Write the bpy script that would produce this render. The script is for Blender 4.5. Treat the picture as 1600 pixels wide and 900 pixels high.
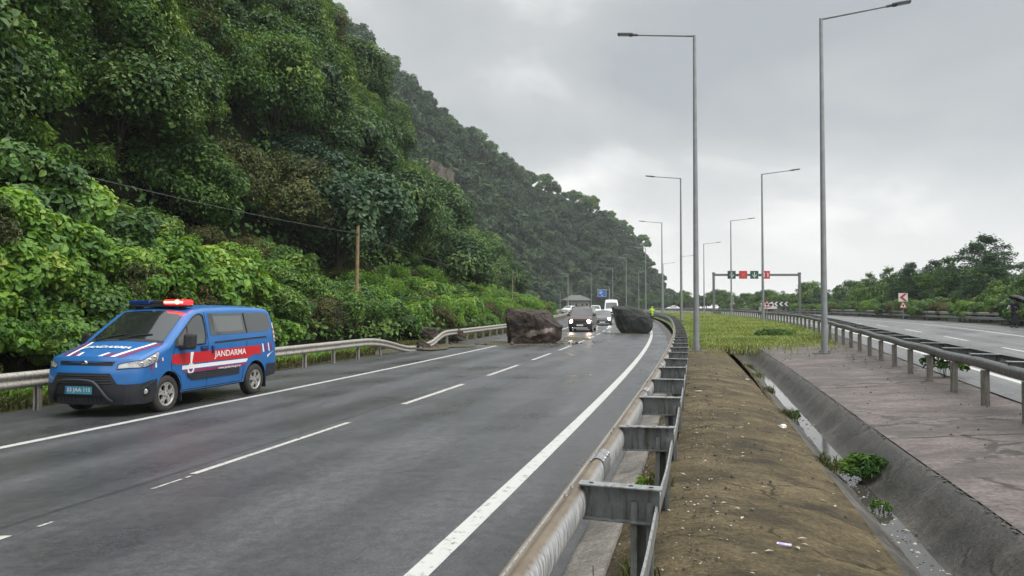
import bpy, math, random
import numpy as np
from mathutils import Vector, Matrix

R = math.radians
scene = bpy.context.scene
for _o in list(bpy.data.objects):
    bpy.data.objects.remove(_o)

# ------------------------------------------------------------------ camera
CAMZ = 1.93
cam = bpy.data.objects.new("Camera", bpy.data.cameras.new("Camera"))
scene.collection.objects.link(cam)
cam.location = (0, 0, CAMZ)
cam.rotation_euler = (R(90 + 1.49), 0, 0)
cam.data.sensor_width = 36.0
cam.data.lens = 25.99
cam.data.clip_start = 0.05
cam.data.clip_end = 4000
scene.camera = cam

# ------------------------------------------------------------------ sky, sun, exposure
SUN_EL, SUN_AZ = R(48), R(118)          # azimuth measured from +Y towards +X
world = bpy.data.worlds.new("World")
scene.world = world
world.use_nodes = True
wn, wl = world.node_tree.nodes, world.node_tree.links
wn.clear()


def N(nodes, t, **kw):
    n = nodes.new(t)
    for k, v in kw.items():
        if k in n.inputs.keys():
            n.inputs[k].default_value = v
        else:
            setattr(n, k, v)
    return n


def sky_world():
    out = N(wn, 'ShaderNodeOutputWorld')
    bg = N(wn, 'ShaderNodeBackground', Strength=0.1)
    sky = N(wn, 'ShaderNodeTexSky', sky_type='NISHITA', sun_disc=False)
    sky.sun_elevation = SUN_EL
    sky.sun_rotation = SUN_AZ
    tc = N(wn, 'ShaderNodeTexCoord')
    # project the view direction on a flat cloud layer: clouds shrink towards the horizon
    sep = N(wn, 'ShaderNodeSeparateXYZ')
    wl.new(tc.outputs['Generated'], sep.inputs[0])
    za = N(wn, 'ShaderNodeMath', operation='ADD')
    wl.new(sep.outputs[2], za.inputs[0]); za.inputs[1].default_value = 0.34
    zm = N(wn, 'ShaderNodeMath', operation='MAXIMUM')
    wl.new(za.outputs[0], zm.inputs[0]); zm.inputs[1].default_value = 0.03
    dx = N(wn, 'ShaderNodeMath', operation='DIVIDE'); wl.new(sep.outputs[0], dx.inputs[0]); wl.new(zm.outputs[0], dx.inputs[1])
    dy = N(wn, 'ShaderNodeMath', operation='DIVIDE'); wl.new(sep.outputs[1], dy.inputs[0]); wl.new(zm.outputs[0], dy.inputs[1])
    cb = N(wn, 'ShaderNodeCombineXYZ'); wl.new(dx.outputs[0], cb.inputs[0]); wl.new(dy.outputs[0], cb.inputs[1])
    cb.inputs[2].default_value = 3.7
    n1 = N(wn, 'ShaderNodeTexNoise', Scale=1.5, Detail=7.0, Roughness=0.5, Distortion=0.35)
    wl.new(cb.outputs[0], n1.inputs['Vector'])
    n2 = N(wn, 'ShaderNodeTexNoise', Scale=0.70, Detail=3.0, Roughness=0.5)
    mp = N(wn, 'ShaderNodeMapping'); mp.inputs['Location'].default_value = (2.35, 1.1, 0.0)
    wl.new(cb.outputs[0], mp.inputs[0]); wl.new(mp.outputs[0], n2.inputs['Vector'])
    mix = N(wn, 'ShaderNodeMix', data_type='FLOAT'); mix.inputs[0].default_value = 0.42
    wl.new(n1.outputs[0], mix.inputs[2]); wl.new(n2.outputs[0], mix.inputs[3])
    ramp = N(wn, 'ShaderNodeValToRGB')
    e = ramp.color_ramp.elements
    e[0].position, e[0].color = 0.40, (0.345, 0.368, 0.390, 1)
    e[1].position, e[1].color = 0.60, (0.84, 0.836, 0.82, 1)
    m = e.new(0.50); m.color = (0.455, 0.470, 0.478, 1)
    wl.new(mix.outputs[0], ramp.inputs[0])
    # overcast sky: paler at the horizon, brighter again at the zenith
    hz = N(wn, 'ShaderNodeMapRange'); hz.inputs[1].default_value = 0.0; hz.inputs[2].default_value = 0.22
    hz.inputs[3].default_value = 0.8; hz.inputs[4].default_value = 0.0; hz.clamp = True
    wl.new(sep.outputs[2], hz.inputs[0])
    hm = N(wn, 'ShaderNodeMix', data_type='RGBA')
    wl.new(hz.outputs[0], hm.inputs[0]); wl.new(ramp.outputs[0], hm.inputs[6]); hm.inputs[7].default_value = (0.90, 0.895, 0.88, 1)
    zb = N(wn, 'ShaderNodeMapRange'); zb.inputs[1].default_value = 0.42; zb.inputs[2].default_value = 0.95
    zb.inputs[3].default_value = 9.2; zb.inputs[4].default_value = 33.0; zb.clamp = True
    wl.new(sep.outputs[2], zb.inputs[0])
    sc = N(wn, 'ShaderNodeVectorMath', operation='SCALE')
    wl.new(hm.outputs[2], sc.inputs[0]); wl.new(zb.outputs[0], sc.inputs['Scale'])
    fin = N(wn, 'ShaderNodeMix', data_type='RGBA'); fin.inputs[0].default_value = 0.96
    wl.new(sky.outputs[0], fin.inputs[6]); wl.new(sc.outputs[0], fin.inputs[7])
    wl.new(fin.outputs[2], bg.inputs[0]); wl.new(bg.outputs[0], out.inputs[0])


sky_world()
sun = bpy.data.objects.new("Sun", bpy.data.lights.new("Sun", 'SUN'))
scene.collection.objects.link(sun)
sun.data.energy = 1.4
sun.data.angle = R(25)
sun.data.color = (1.0, 0.97, 0.93)
_sd = Vector((math.sin(SUN_AZ) * math.cos(SUN_EL), math.cos(SUN_AZ) * math.cos(SUN_EL), math.sin(SUN_EL)))
sun.rotation_euler = _sd.to_track_quat('Z', 'Y').to_euler()
sun.location = (40, -20, 60)

vs = scene.view_settings
vs.view_transform = 'Standard'
vs.look = 'None'
vs.gamma = 1.0
vs.exposure = 0.50
vs.use_curve_mapping = False
scene.cycles.max_bounces = 6
scene.cycles.diffuse_bounces = 3
scene.cycles.glossy_bounces = 3
scene.cycles.transmission_bounces = 3
scene.cycles.transparent_max_bounces = 6
scene.cycles.volume_bounces = 1
scene.cycles.use_denoising = True
try:
    scene.cycles.denoiser = 'OPENIMAGEDENOISE'
except Exception:
    pass
scene.cycles.sample_clamp_indirect = 4.0
scene.cycles.caustics_reflective = False
scene.cycles.caustics_refractive = False

# ------------------------------------------------------------------ small helpers
COL = scene.collection.objects


def tag(o, label=None, cat=None, group=None, kind=None):
    if label: o["label"] = label
    if cat: o["category"] = cat
    if group: o["group"] = group
    if kind: o["kind"] = kind
    return o


def empty(name, loc=(0, 0, 0), rz=0.0):
    o = bpy.data.objects.new(name, None)
    COL.link(o)
    o.location = loc
    o.rotation_euler = (0, 0, rz)
    o.empty_display_size = 0.3
    return o


def copy_tree(root):
    """copy a thing with its parts and their sub-parts (mesh data is shared)"""
    c = root.copy(); COL.link(c)
    for ch in root.children:
        d = ch.copy(); COL.link(d); d.parent = c
        for g in ch.children:
            q = g.copy(); COL.link(q); q.parent = d
    return c


class MB:
    """collects simple shapes; build() links them as one mesh object"""

    def __init__(self):
        self.v, self.f, self.m, self.s = [], [], [], []

    def add(self, verts, faces, mat=0, smooth=False):
        b = len(self.v)
        self.v += [tuple(p) for p in verts]
        for f in faces:
            self.f.append([i + b for i in f]); self.m.append(mat); self.s.append(smooth)
        return self

    def box(self, c, size, rot=None, mat=0, bevel=0.0):
        sx, sy, sz = size[0] / 2, size[1] / 2, size[2] / 2
        M = rot or Matrix.Identity(3)
        c = Vector(c)
        if bevel <= 0:
            P = [Vector((x, y, z)) for x in (-sx, sx) for y in (-sy, sy) for z in (-sz, sz)]
            F = [(0, 1, 3, 2), (4, 6, 7, 5), (0, 4, 5, 1), (2, 3, 7, 6), (0, 2, 6, 4), (1, 5, 7, 3)]
            return self.add([c + M @ p for p in P], F, mat)
        b = min(bevel, sx * .9, sy * .9, sz * .9)
        import bmesh
        bm = bmesh.new()
        bmesh.ops.create_cube(bm, size=1.0)
        for v in bm.verts:
            v.co = Vector((v.co.x * sx * 2, v.co.y * sy * 2, v.co.z * sz * 2))
        bmesh.ops.bevel(bm, geom=list(bm.edges), offset=b, segments=2, affect='EDGES', profile=0.6)
        bm.verts.index_update()
        self.add([c + M @ v.co for v in bm.verts], [[v.index for v in f.verts] for f in bm.faces], mat)
        bm.free()
        return self

    def tube(self, pts, r, n=8, mat=0, caps=True, smooth=True, flat=1.0):
        pts = [Vector(p) for p in pts]
        rs = r if isinstance(r, (list, tuple)) else [r] * len(pts)
        rings = []
        ref = None
        for i, p in enumerate(pts):
            t = (pts[min(i + 1, len(pts) - 1)] - pts[max(i - 1, 0)])
            if t.length < 1e-9: t = Vector((0, 0, 1))
            t.normalize()
            if ref is None:
                ref = Vector((1, 0, 0)) if abs(t.x) < .9 else Vector((0, 1, 0))
            a = t.cross(ref)
            if a.length < 1e-6:
                ref = Vector((0, 0, 1)); a = t.cross(ref)
            a.normalize(); b = t.cross(a)
            rings.append([p + (a * math.cos(2 * math.pi * k / n) + b * math.sin(2 * math.pi * k / n) * flat) * rs[i] for k in range(n)])
        V = [q for rg in rings for q in rg]
        F = []
        for i in range(len(pts) - 1):
            for k in range(n):
                k2 = (k + 1) % n
                F.append((i * n + k, i * n + k2, (i + 1) * n + k2, (i + 1) * n + k))
        self.add(V, F, mat, smooth)
        if caps:
            self.add(rings[0], [list(range(n))[::-1]], mat)
            self.add(rings[-1], [list(range(n))], mat)
        return self

    def lathe(self, prof, n=24, M=None, mat=0, smooth=True):
        """prof: (radius, height) pairs turned about local Z"""
        M = M or Matrix.Identity(4)
        V, F = [], []
        for (r, h) in prof:
            for k in range(n):
                a = 2 * math.pi * k / n
                V.append(M @ Vector((r * math.cos(a), r * math.sin(a), h)))
        for i in range(len(prof) - 1):
            for k in range(n):
                k2 = (k + 1) % n
                F.append((i * n + k, i * n + k2, (i + 1) * n + k2, (i + 1) * n + k))
        return self.add(V, F, mat, smooth)

    def prism(self, poly, axis_pts, mat=0):
        """poly: list of 3-D points of one end; axis_pts: offset vector to the other end"""
        d = Vector(axis_pts); n = len(poly)
        V = [Vector(p) for p in poly] + [Vector(p) + d for p in poly]
        F = [list(range(n))[::-1], list(range(n, 2 * n))]
        F += [(i, (i + 1) % n, n + (i + 1) % n, n + i) for i in range(n)]
        return self.add(V, F, mat)

    def grid(self, P, mat=0, smooth=True, flip=False):
        """P[i][j] points"""
        nj = len(P[0])
        V = [q for row in P for q in row]
        F = []
        for i in range(len(P) - 1):
            for j in range(nj - 1):
                f = (i * nj + j, (i + 1) * nj + j, (i + 1) * nj + j + 1, i * nj + j + 1)
                F.append(f[::-1] if flip else f)
        return self.add(V, F, mat, smooth)

    def mesh(self, name, mats):
        me = bpy.data.meshes.new(name)
        me.from_pydata(self.v, [], self.f)
        for m in (mats if isinstance(mats, (list, tuple)) else [mats]):
            me.materials.append(m)
        me.polygons.foreach_set('material_index', self.m)
        me.polygons.foreach_set('use_smooth', self.s)
        me.update()
        return me

    def build(self, name, mats, parent=None, loc=(0, 0, 0), rz=0.0):
        o = bpy.data.objects.new(name, self.mesh(name, mats))
        COL.link(o)
        o.location = loc
        o.rotation_euler = (0, 0, rz)
        if parent: o.parent = parent
        return o


def np_mesh(name, V, Q, mats, tint=None, smooth=False):
    me = bpy.data.meshes.new(name)
    k = Q.shape[1]
    me.vertices.add(len(V)); me.vertices.foreach_set('co', np.ascontiguousarray(V, dtype=np.float32).ravel())
    me.loops.add(Q.size); me.loops.foreach_set('vertex_index', np.ascontiguousarray(Q, dtype=np.int32).ravel())
    me.polygons.add(len(Q)); me.polygons.foreach_set('loop_start', np.arange(len(Q), dtype=np.int32) * k)
    me.polygons.foreach_set('use_smooth', np.full(len(Q), smooth))
    if tint is not None:
        a = me.attributes.new('tint', 'FLOAT', 'POINT')
        a.data.foreach_set('value', np.ascontiguousarray(tint, dtype=np.float32))
    for m in (mats if isinstance(mats, (list, tuple)) else [mats]):
        me.materials.append(m)
    me.update(calc_edges=True)
    return me


def np_obj(name, me, parent=None, loc=(0, 0, 0)):
    o = bpy.data.objects.new(name, me); COL.link(o); o.location = loc
    if parent: o.parent = parent
    return o


def lerp(a, b, t): return a + (b - a) * t


def pl(x, pts):
    """piecewise linear"""
    return float(np.interp(x, [p[0] for p in pts], [p[1] for p in pts]))


def sstep(a, b, x):
    t = min(1.0, max(0.0, (x - a) / (b - a)))
    return t * t * (3 - 2 * t)


# ------------------------------------------------------------------ materials
def new_mat(name):
    m = bpy.data.materials.new(name); m.use_nodes = True
    nt = m.node_tree
    b = nt.nodes['Principled BSDF']
    return m, nt.nodes, nt.links, b


def simple(name, col, rough=0.6, metal=0.0, spec=0.5, noise=0.0, nscale=6.0, bump=0.0, coat=0.0, emit=None, estr=0.0, col2=None):
    m, n, l, b = new_mat(name)
    b.inputs['Base Color'].default_value = (*col, 1)
    b.inputs['Roughness'].default_value = rough
    b.inputs['Metallic'].default_value = metal
    b.inputs['Specular IOR Level'].default_value = spec
    b.inputs['Coat Weight'].default_value = coat
    b.inputs['Coat Roughness'].default_value = 0.08
    if emit:
        b.inputs['Emission Color'].default_value = (*emit, 1)
        b.inputs['Emission Strength'].default_value = estr
    if noise > 0 or bump > 0:
        tc = N(n, 'ShaderNodeTexCoord')
        t = N(n, 'ShaderNodeTexNoise', Scale=nscale, Detail=6.0, Roughness=0.6)
        l.new(tc.outputs['Object'], t.inputs['Vector'])
        if noise > 0:
            mx = N(n, 'ShaderNodeMix', data_type='RGBA')
            rp = N(n, 'ShaderNodeMapRange'); rp.inputs[1].default_value = .38; rp.inputs[2].default_value = .66
            l.new(t.outputs[0], rp.inputs[0]); l.new(rp.outputs[0], mx.inputs[0])
            c2 = col2 or tuple(c * (1 - noise) for c in col)
            mx.inputs[6].default_value = (*col, 1); mx.inputs[7].default_value = (*c2, 1)
            l.new(mx.outputs[2], b.inputs['Base Color'])
        if bump > 0:
            bp = N(n, 'ShaderNodeBump', Strength=bump, Distance=0.02)
            l.new(t.outputs[0], bp.inputs['Height']); l.new(bp.outputs[0], b.inputs['Normal'])
    return m


def ramp_node(n, stops):
    r = N(n, 'ShaderNodeValToRGB')
    e = r.color_ramp.elements
    while len(e) < len(stops): e.new(0.5)
    for k, (p, c) in enumerate(stops):
        e[k].position = p; e[k].color = (*c, 1)
    return r


def leaf_mat(name, stops, trans=0.25, rough=0.45, vary=0.25):
    m, n, l, b = new_mat(name)
    at = N(n, 'ShaderNodeAttribute', attribute_name='tint')
    oi = N(n, 'ShaderNodeObjectInfo')
    ma = N(n, 'ShaderNodeMath', operation='MULTIPLY_ADD')
    l.new(oi.outputs['Random'], ma.inputs[0]); ma.inputs[1].default_value = vary; ma.inputs[2].default_value = -vary / 2
    ad = N(n, 'ShaderNodeMath', operation='ADD'); ad.use_clamp = True
    l.new(at.outputs['Fac'], ad.inputs[0]); l.new(ma.outputs[0], ad.inputs[1])
    r = ramp_node(n, stops)
    l.new(ad.outputs[0], r.inputs[0])
    l.new(r.outputs[0], b.inputs['Base Color'])
    b.inputs['Roughness'].default_value = rough
    b.inputs['Specular IOR Level'].default_value = 0.35
    tr = N(n, 'ShaderNodeBsdfTranslucent')
    hs = N(n, 'ShaderNodeHueSaturation', Hue=0.48, Saturation=1.1, Value=1.25)
    l.new(r.outputs[0], hs.inputs['Color']); l.new(hs.outputs[0], tr.inputs[0])
    mx = N(n, 'ShaderNodeMixShader'); mx.inputs[0].default_value = trans
    l.new(b.outputs[0], mx.inputs[1]); l.new(tr.outputs[0], mx.inputs[2])
    l.new(mx.outputs[0], n['Material Output'].inputs['Surface'])
    return m


def tri_noise_mat(name, c1, c2, c3, scale, rough=(0.6, 0.9), bump=0.4, stretch=(1, 1, 1), fine=40.0, coords='pos', spec=0.4, bdist=0.03, mid=0.0, cracks=0.0):
    """ground-like surface: large patches, fine grain and a bump"""
    m, n, l, b = new_mat(name)
    if coords == 'pos':
        g = N(n, 'ShaderNodeNewGeometry'); src = g.outputs['Position']
    elif coords == 'uv':
        g = N(n, 'ShaderNodeTexCoord'); src = g.outputs['UV']
    else:
        g = N(n, 'ShaderNodeTexCoord'); src = g.outputs['Object']
    mp = N(n, 'ShaderNodeMapping'); mp.inputs['Scale'].default_value = stretch
    l.new(src, mp.inputs[0])
    a = N(n, 'ShaderNodeTexNoise', Scale=scale, Detail=8.0, Roughness=0.62, Distortion=0.3)
    f = N(n, 'ShaderNodeTexNoise', Scale=fine, Detail=5.0, Roughness=0.7)
    l.new(mp.outputs[0], a.inputs['Vector']); l.new(src, f.inputs['Vector'])
    r = ramp_node(n, [(0.34, c1), (0.52, c2), (0.70, c3)])
    l.new(a.outputs[0], r.inputs[0])
    mr = N(n, 'ShaderNodeMapRange'); mr.inputs[1].default_value = .3; mr.inputs[2].default_value = .7
    mr.inputs[3].default_value = .50; mr.inputs[4].default_value = 1.42
    l.new(f.outputs[0], mr.inputs[0])
    ml = N(n, 'ShaderNodeVectorMath', operation='SCALE')
    l.new(r.outputs[0], ml.inputs[0]); l.new(mr.outputs[0], ml.inputs['Scale'])
    last = ml.outputs[0]
    if mid > 0:
        q = N(n, 'ShaderNodeTexNoise', Scale=mid, Detail=7.0, Roughness=0.75, Distortion=0.8)
        l.new(mp.outputs[0], q.inputs['Vector'])
        qr = N(n, 'ShaderNodeMapRange'); qr.inputs[1].default_value = .32; qr.inputs[2].default_value = .68
        qr.inputs[3].default_value = .62; qr.inputs[4].default_value = 1.30
        l.new(q.outputs[0], qr.inputs[0])
        m2 = N(n, 'ShaderNodeVectorMath', operation='SCALE'); l.new(last, m2.inputs[0]); l.new(qr.outputs[0], m2.inputs['Scale'])
        last = m2.outputs[0]
    if cracks > 0:
        wq = N(n, 'ShaderNodeTexNoise', Scale=2.2, Detail=5.0); l.new(src, wq.inputs['Vector'])
        wv = N(n, 'ShaderNodeVectorMath', operation='MULTIPLY_ADD'); l.new(wq.outputs['Color'], wv.inputs[0]); wv.inputs[1].default_value = (.7, .7, .7); l.new(src, wv.inputs[2])
        vo = N(n, 'ShaderNodeTexVoronoi', feature='DISTANCE_TO_EDGE', Scale=cracks); l.new(wv.outputs[0], vo.inputs['Vector'])
        cr = N(n, 'ShaderNodeMapRange'); cr.inputs[1].default_value = .004; cr.inputs[2].default_value = .022; cr.inputs[3].default_value = .35; cr.inputs[4].default_value = 1.0
        l.new(vo.outputs['Distance'], cr.inputs[0])
        gate = N(n, 'ShaderNodeMapRange'); gate.inputs[1].default_value = .44; gate.inputs[2].default_value = .52; l.new(a.outputs[0], gate.inputs[0])
        cm = N(n, 'ShaderNodeMix', data_type='FLOAT'); l.new(gate.outputs[0], cm.inputs[0]); cm.inputs[2].default_value = 1.0; l.new(cr.outputs[0], cm.inputs[3])
        m3 = N(n, 'ShaderNodeVectorMath', operation='SCALE'); l.new(last, m3.inputs[0]); l.new(cm.outputs[0], m3.inputs['Scale'])
        last = m3.outputs[0]
    l.new(last, b.inputs['Base Color'])
    rr = N(n, 'ShaderNodeMapRange'); rr.inputs[1].default_value = .35; rr.inputs[2].default_value = .65
    rr.inputs[3].default_value = rough[0]; rr.inputs[4].default_value = rough[1]
    l.new(a.outputs[0], rr.inputs[0]); l.new(rr.outputs[0], b.inputs['Roughness'])
    b.inputs['Specular IOR Level'].default_value = spec
    ad = N(n, 'ShaderNodeMath', operation='ADD')
    l.new(a.outputs[0], ad.inputs[0]); l.new(f.outputs[0], ad.inputs[1])
    bp = N(n, 'ShaderNodeBump', Strength=bump, Distance=bdist)
    l.new(ad.outputs[0], bp.inputs['Height']); l.new(bp.outputs[0], b.inputs['Normal'])
    return m


def asphalt_mat(name, base, tracks):
    """wet asphalt; UV: u = metres across, v = metres along"""
    m, n, l, b = new_mat(name)
    tc = N(n, 'ShaderNodeTexCoord')
    sp = N(n, 'ShaderNodeSeparateXYZ'); l.new(tc.outputs['UV'], sp.inputs[0])
    fine = N(n, 'ShaderNodeTexNoise', Scale=38.0, Detail=5.0, Roughness=0.8)
    l.new(tc.outputs['UV'], fine.inputs['Vector'])
    mp = N(n, 'ShaderNodeMapping'); mp.inputs['Scale'].default_value = (1.0, 0.10, 1.0)
    l.new(tc.outputs['UV'], mp.inputs[0])
    streak = N(n, 'ShaderNodeTexNoise', Scale=1.6, Detail=6.0, Roughness=0.6)
    l.new(mp.outputs[0], streak.inputs['Vector'])
    patch = N(n, 'ShaderNodeTexNoise', Scale=0.35, Detail=5.0, Roughness=0.6)
    l.new(tc.outputs['UV'], patch.inputs['Vector'])
    r = ramp_node(n, [(0.28, tuple(c * .55 for c in base)), (0.5, base), (0.72, tuple(c * 1.65 for c in base))])
    mx = N(n, 'ShaderNodeMix', data_type='FLOAT'); mx.inputs[0].default_value = .5
    l.new(streak.outputs[0], mx.inputs[2]); l.new(patch.outputs[0], mx.inputs[3])
    l.new(mx.outputs[0], r.inputs[0])
    # chippings
    fr = N(n, 'ShaderNodeMapRange'); fr.inputs[1].default_value = .3; fr.inputs[2].default_value = .72
    fr.inputs[3].default_value = .42; fr.inputs[4].default_value = 1.75
    l.new(fine.outputs[0], fr.inputs[0])
    ml = N(n, 'ShaderNodeVectorMath', operation='SCALE')
    l.new(r.outputs[0], ml.inputs[0]); l.new(fr.outputs[0], ml.inputs['Scale'])
    w = N(n, 'ShaderNodeMath', operation='SINE')
    wm = N(n, 'ShaderNodeMath', operation='MULTIPLY_ADD'); l.new(sp.outputs[0], wm.inputs[0])
    wm.inputs[1].default_value = tracks[0]; wm.inputs[2].default_value = tracks[1]
    l.new(wm.outputs[0], w.inputs[0])
    # wheel paths: darker polished bands; a tar seam by the lane line, blotches, hairline cracks
    tk = N(n, 'ShaderNodeMapRange'); tk.inputs[1].default_value = -1; tk.inputs[2].default_value = 1; tk.inputs[3].default_value = 1.10; tk.inputs[4].default_value = .88
    l.new(w.outputs[0], tk.inputs[0])
    md = N(n, 'ShaderNodeTexNoise', Scale=7.0, Detail=8.0, Roughness=.75); l.new(tc.outputs['UV'], md.inputs['Vector'])
    mdr = N(n, 'ShaderNodeMapRange'); mdr.inputs[1].default_value = .3; mdr.inputs[2].default_value = .7; mdr.inputs[3].default_value = .58; mdr.inputs[4].default_value = 1.40
    l.new(md.outputs[0], mdr.inputs[0])
    wob = N(n, 'ShaderNodeMath', operation='MULTIPLY_ADD'); l.new(patch.outputs[0], wob.inputs[0]); wob.inputs[1].default_value = .12; l.new(sp.outputs[0], wob.inputs[2])
    sd = N(n, 'ShaderNodeMath', operation='ADD'); l.new(wob.outputs[0], sd.inputs[0]); sd.inputs[1].default_value = 6.20
    sa = N(n, 'ShaderNodeMath', operation='ABSOLUTE'); l.new(sd.outputs[0], sa.inputs[0])
    sr = N(n, 'ShaderNodeMapRange'); sr.inputs[1].default_value = .012; sr.inputs[2].default_value = .05; sr.inputs[3].default_value = .55; sr.inputs[4].default_value = 1.0
    l.new(sa.outputs[0], sr.inputs[0])
    wv = N(n, 'ShaderNodeVectorMath', operation='MULTIPLY_ADD'); l.new(md.outputs['Color'], wv.inputs[0]); wv.inputs[1].default_value = (.5, .5, 0); l.new(tc.outputs['UV'], wv.inputs[2])
    vo = N(n, 'ShaderNodeTexVoronoi', feature='DISTANCE_TO_EDGE', Scale=.42); l.new(wv.outputs[0], vo.inputs['Vector'])
    cr = N(n, 'ShaderNodeMapRange'); cr.inputs[1].default_value = .002; cr.inputs[2].default_value = .007; cr.inputs[3].default_value = .72; cr.inputs[4].default_value = 1.0
    l.new(vo.outputs['Distance'], cr.inputs[0])
    gt = N(n, 'ShaderNodeMapRange'); gt.inputs[1].default_value = .50; gt.inputs[2].default_value = .56; l.new(patch.outputs[0], gt.inputs[0])
    gm = N(n, 'ShaderNodeMix', data_type='FLOAT'); l.new(gt.outputs[0], gm.inputs[0]); gm.inputs[2].default_value = 1; l.new(cr.outputs[0], gm.inputs[3])
    last = ml.outputs[0]
    for q in (tk, mdr, sr, gm):
        m_ = N(n, 'ShaderNodeVectorMath', operation='SCALE'); l.new(last, m_.inputs[0]); l.new(q.outputs[0], m_.inputs['Scale']); last = m_.outputs[0]
    l.new(last, b.inputs['Base Color'])
    ro = N(n, 'ShaderNodeMath', operation='MULTIPLY_ADD'); l.new(w.outputs[0], ro.inputs[0])
    ro.inputs[1].default_value = -0.06; ro.inputs[2].default_value = 0.0
    rr = N(n, 'ShaderNodeMapRange'); rr.inputs[1].default_value = .3; rr.inputs[2].default_value = .7
    rr.inputs[3].default_value = .24; rr.inputs[4].default_value = .56
    l.new(patch.outputs[0], rr.inputs[0])
    ra = N(n, 'ShaderNodeMath', operation='ADD'); l.new(rr.outputs[0], ra.inputs[0]); l.new(ro.outputs[0], ra.inputs[1])
    l.new(ra.outputs[0], b.inputs['Roughness'])
    b.inputs['Specular IOR Level'].default_value = 0.5
    bp = N(n, 'ShaderNodeBump', Strength=0.5, Distance=0.012)
    l.new(fine.outputs[0], bp.inputs['Height']); l.new(bp.outputs[0], b.inputs['Normal'])
    return m


def paint_mat(name, col, wear=0.5, worn=(0.09, 0.09, 0.088)):
    m, n, l, b = new_mat(name)
    g = N(n, 'ShaderNodeNewGeometry')
    t = N(n, 'ShaderNodeTexNoise', Scale=9.0, Detail=8.0, Roughness=0.8)
    l.new(g.outputs['Position'], t.inputs['Vector'])
    mr = N(n, 'ShaderNodeMapRange'); mr.inputs[1].default_value = wear; mr.inputs[2].default_value = wear + .12
    l.new(t.outputs[0], mr.inputs[0])
    mx = N(n, 'ShaderNodeMix', data_type='RGBA')
    l.new(mr.outputs[0], mx.inputs[0]); mx.inputs[6].default_value = (*col, 1); mx.inputs[7].default_value = (*worn, 1)
    l.new(mx.outputs[2], b.inputs['Base Color'])
    b.inputs['Roughness'].default_value = 0.5
    return m


def galv_mat(name, base=(0.33, 0.34, 0.34), dirt=(0.15, 0.13, 0.10), amount=0.5, metal=0.55):
    """weathered galvanised steel with vertical dirt streaks"""
    m, n, l, b = new_mat(name)
    g = N(n, 'ShaderNodeNewGeometry')
    mp = N(n, 'ShaderNodeMapping'); mp.inputs['Scale'].default_value = (9.0, 9.0, 1.2)
    l.new(g.outputs['Position'], mp.inputs[0])
    t = N(n, 'ShaderNodeTexNoise', Scale=2.4, Detail=8.0, Roughness=0.65)
    l.new(mp.outputs[0], t.inputs['Vector'])
    v = N(n, 'ShaderNodeTexVoronoi', Scale=28.0); l.new(g.outputs['Position'], v.inputs['Vector'])
    mr = N(n, 'ShaderNodeMapRange'); mr.inputs[1].default_value = .62 - amount * .3; mr.inputs[2].default_value = .78 - amount * .2
    l.new(t.outputs[0], mr.inputs[0])
    mx = N(n, 'ShaderNodeMix', data_type='RGBA')
    l.new(mr.outputs[0], mx.inputs[0]); mx.inputs[6].default_value = (*base, 1); mx.inputs[7].default_value = (*dirt, 1)
    sc = N(n, 'ShaderNodeMapRange'); sc.inputs[3].default_value = .85; sc.inputs[4].default_value = 1.12
    l.new(v.outputs['Color'], sc.inputs[0])
    ml = N(n, 'ShaderNodeVectorMath', operation='SCALE'); l.new(mx.outputs[2], ml.inputs[0]); l.new(sc.outputs[0], ml.inputs['Scale'])
    l.new(ml.outputs[0], b.inputs['Base Color'])
    b.inputs['Metallic'].default_value = metal
    rr = N(n, 'ShaderNodeMapRange'); rr.inputs[3].default_value = .35; rr.inputs[4].default_value = .75
    l.new(mr.outputs[0], rr.inputs[0]); l.new(rr.outputs[0], b.inputs['Roughness'])
    return m


M_ASPH = asphalt_mat("wet_asphalt", (0.060, 0.062, 0.065), (3.59, 0.6))
M_ASPH2 = asphalt_mat("damp_asphalt", (0.110, 0.109, 0.108), (3.59, 0.2))
M_LINE = paint_mat("road_paint", (0.50, 0.50, 0.475), wear=0.54)
M_DASH = paint_mat("worn_road_paint", (0.50, 0.49, 0.45), wear=0.51)
M_DIRT = tri_noise_mat("dirty_concrete_verge", (0.040, 0.032, 0.019), (0.112, 0.088, 0.048), (0.170, 0.138, 0.084), 1.5,
                       spec=0.2, rough=(0.7, 0.95), bump=0.9, stretch=(0.85, 1.2, 1), fine=30.0, mid=9.0, cracks=.7)
M_APRON = tri_noise_mat("stained_concrete", (0.052, 0.042, 0.037), (0.122, 0.100, 0.091), (0.190, 0.162, 0.148), 0.9,
                        rough=(0.45, 0.8), bump=0.6, stretch=(0.75, 1.25, 1), fine=20.0, mid=3.0, cracks=.33)
M_DITCH = tri_noise_mat("wet_channel_concrete", (0.026, 0.024, 0.020), (0.070, 0.064, 0.055), (0.135, 0.120, 0.102), 1.0,
                        rough=(0.35, 0.7), bump=0.5, fine=24.0, mid=5.0, cracks=.6)
M_KERB = tri_noise_mat("kerb_concrete", (0.11, 0.098, 0.082), (0.20, 0.182, 0.158), (0.28, 0.26, 0.23), 2.0, rough=(0.5, 0.8), bump=0.4, mid=7.0)
M_GROUND = tri_noise_mat("rough_ground", (0.020, 0.030, 0.010), (0.035, 0.048, 0.016), (0.060, 0.055, 0.026), 0.25, bump=0.6, fine=5.0)
M_GRASSY = tri_noise_mat("grassy_soil", (0.060, 0.090, 0.020), (0.100, 0.150, 0.032), (0.140, 0.165, 0.050), 0.5, bump=0.6, fine=18.0)
M_SLOPE = tri_noise_mat("hillside_soil", (0.005, 0.008, 0.003), (0.011, 0.016, 0.005), (0.024, 0.022, 0.012), 0.4, bump=0.9, fine=3.0, bdist=0.3, spec=.05)
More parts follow.
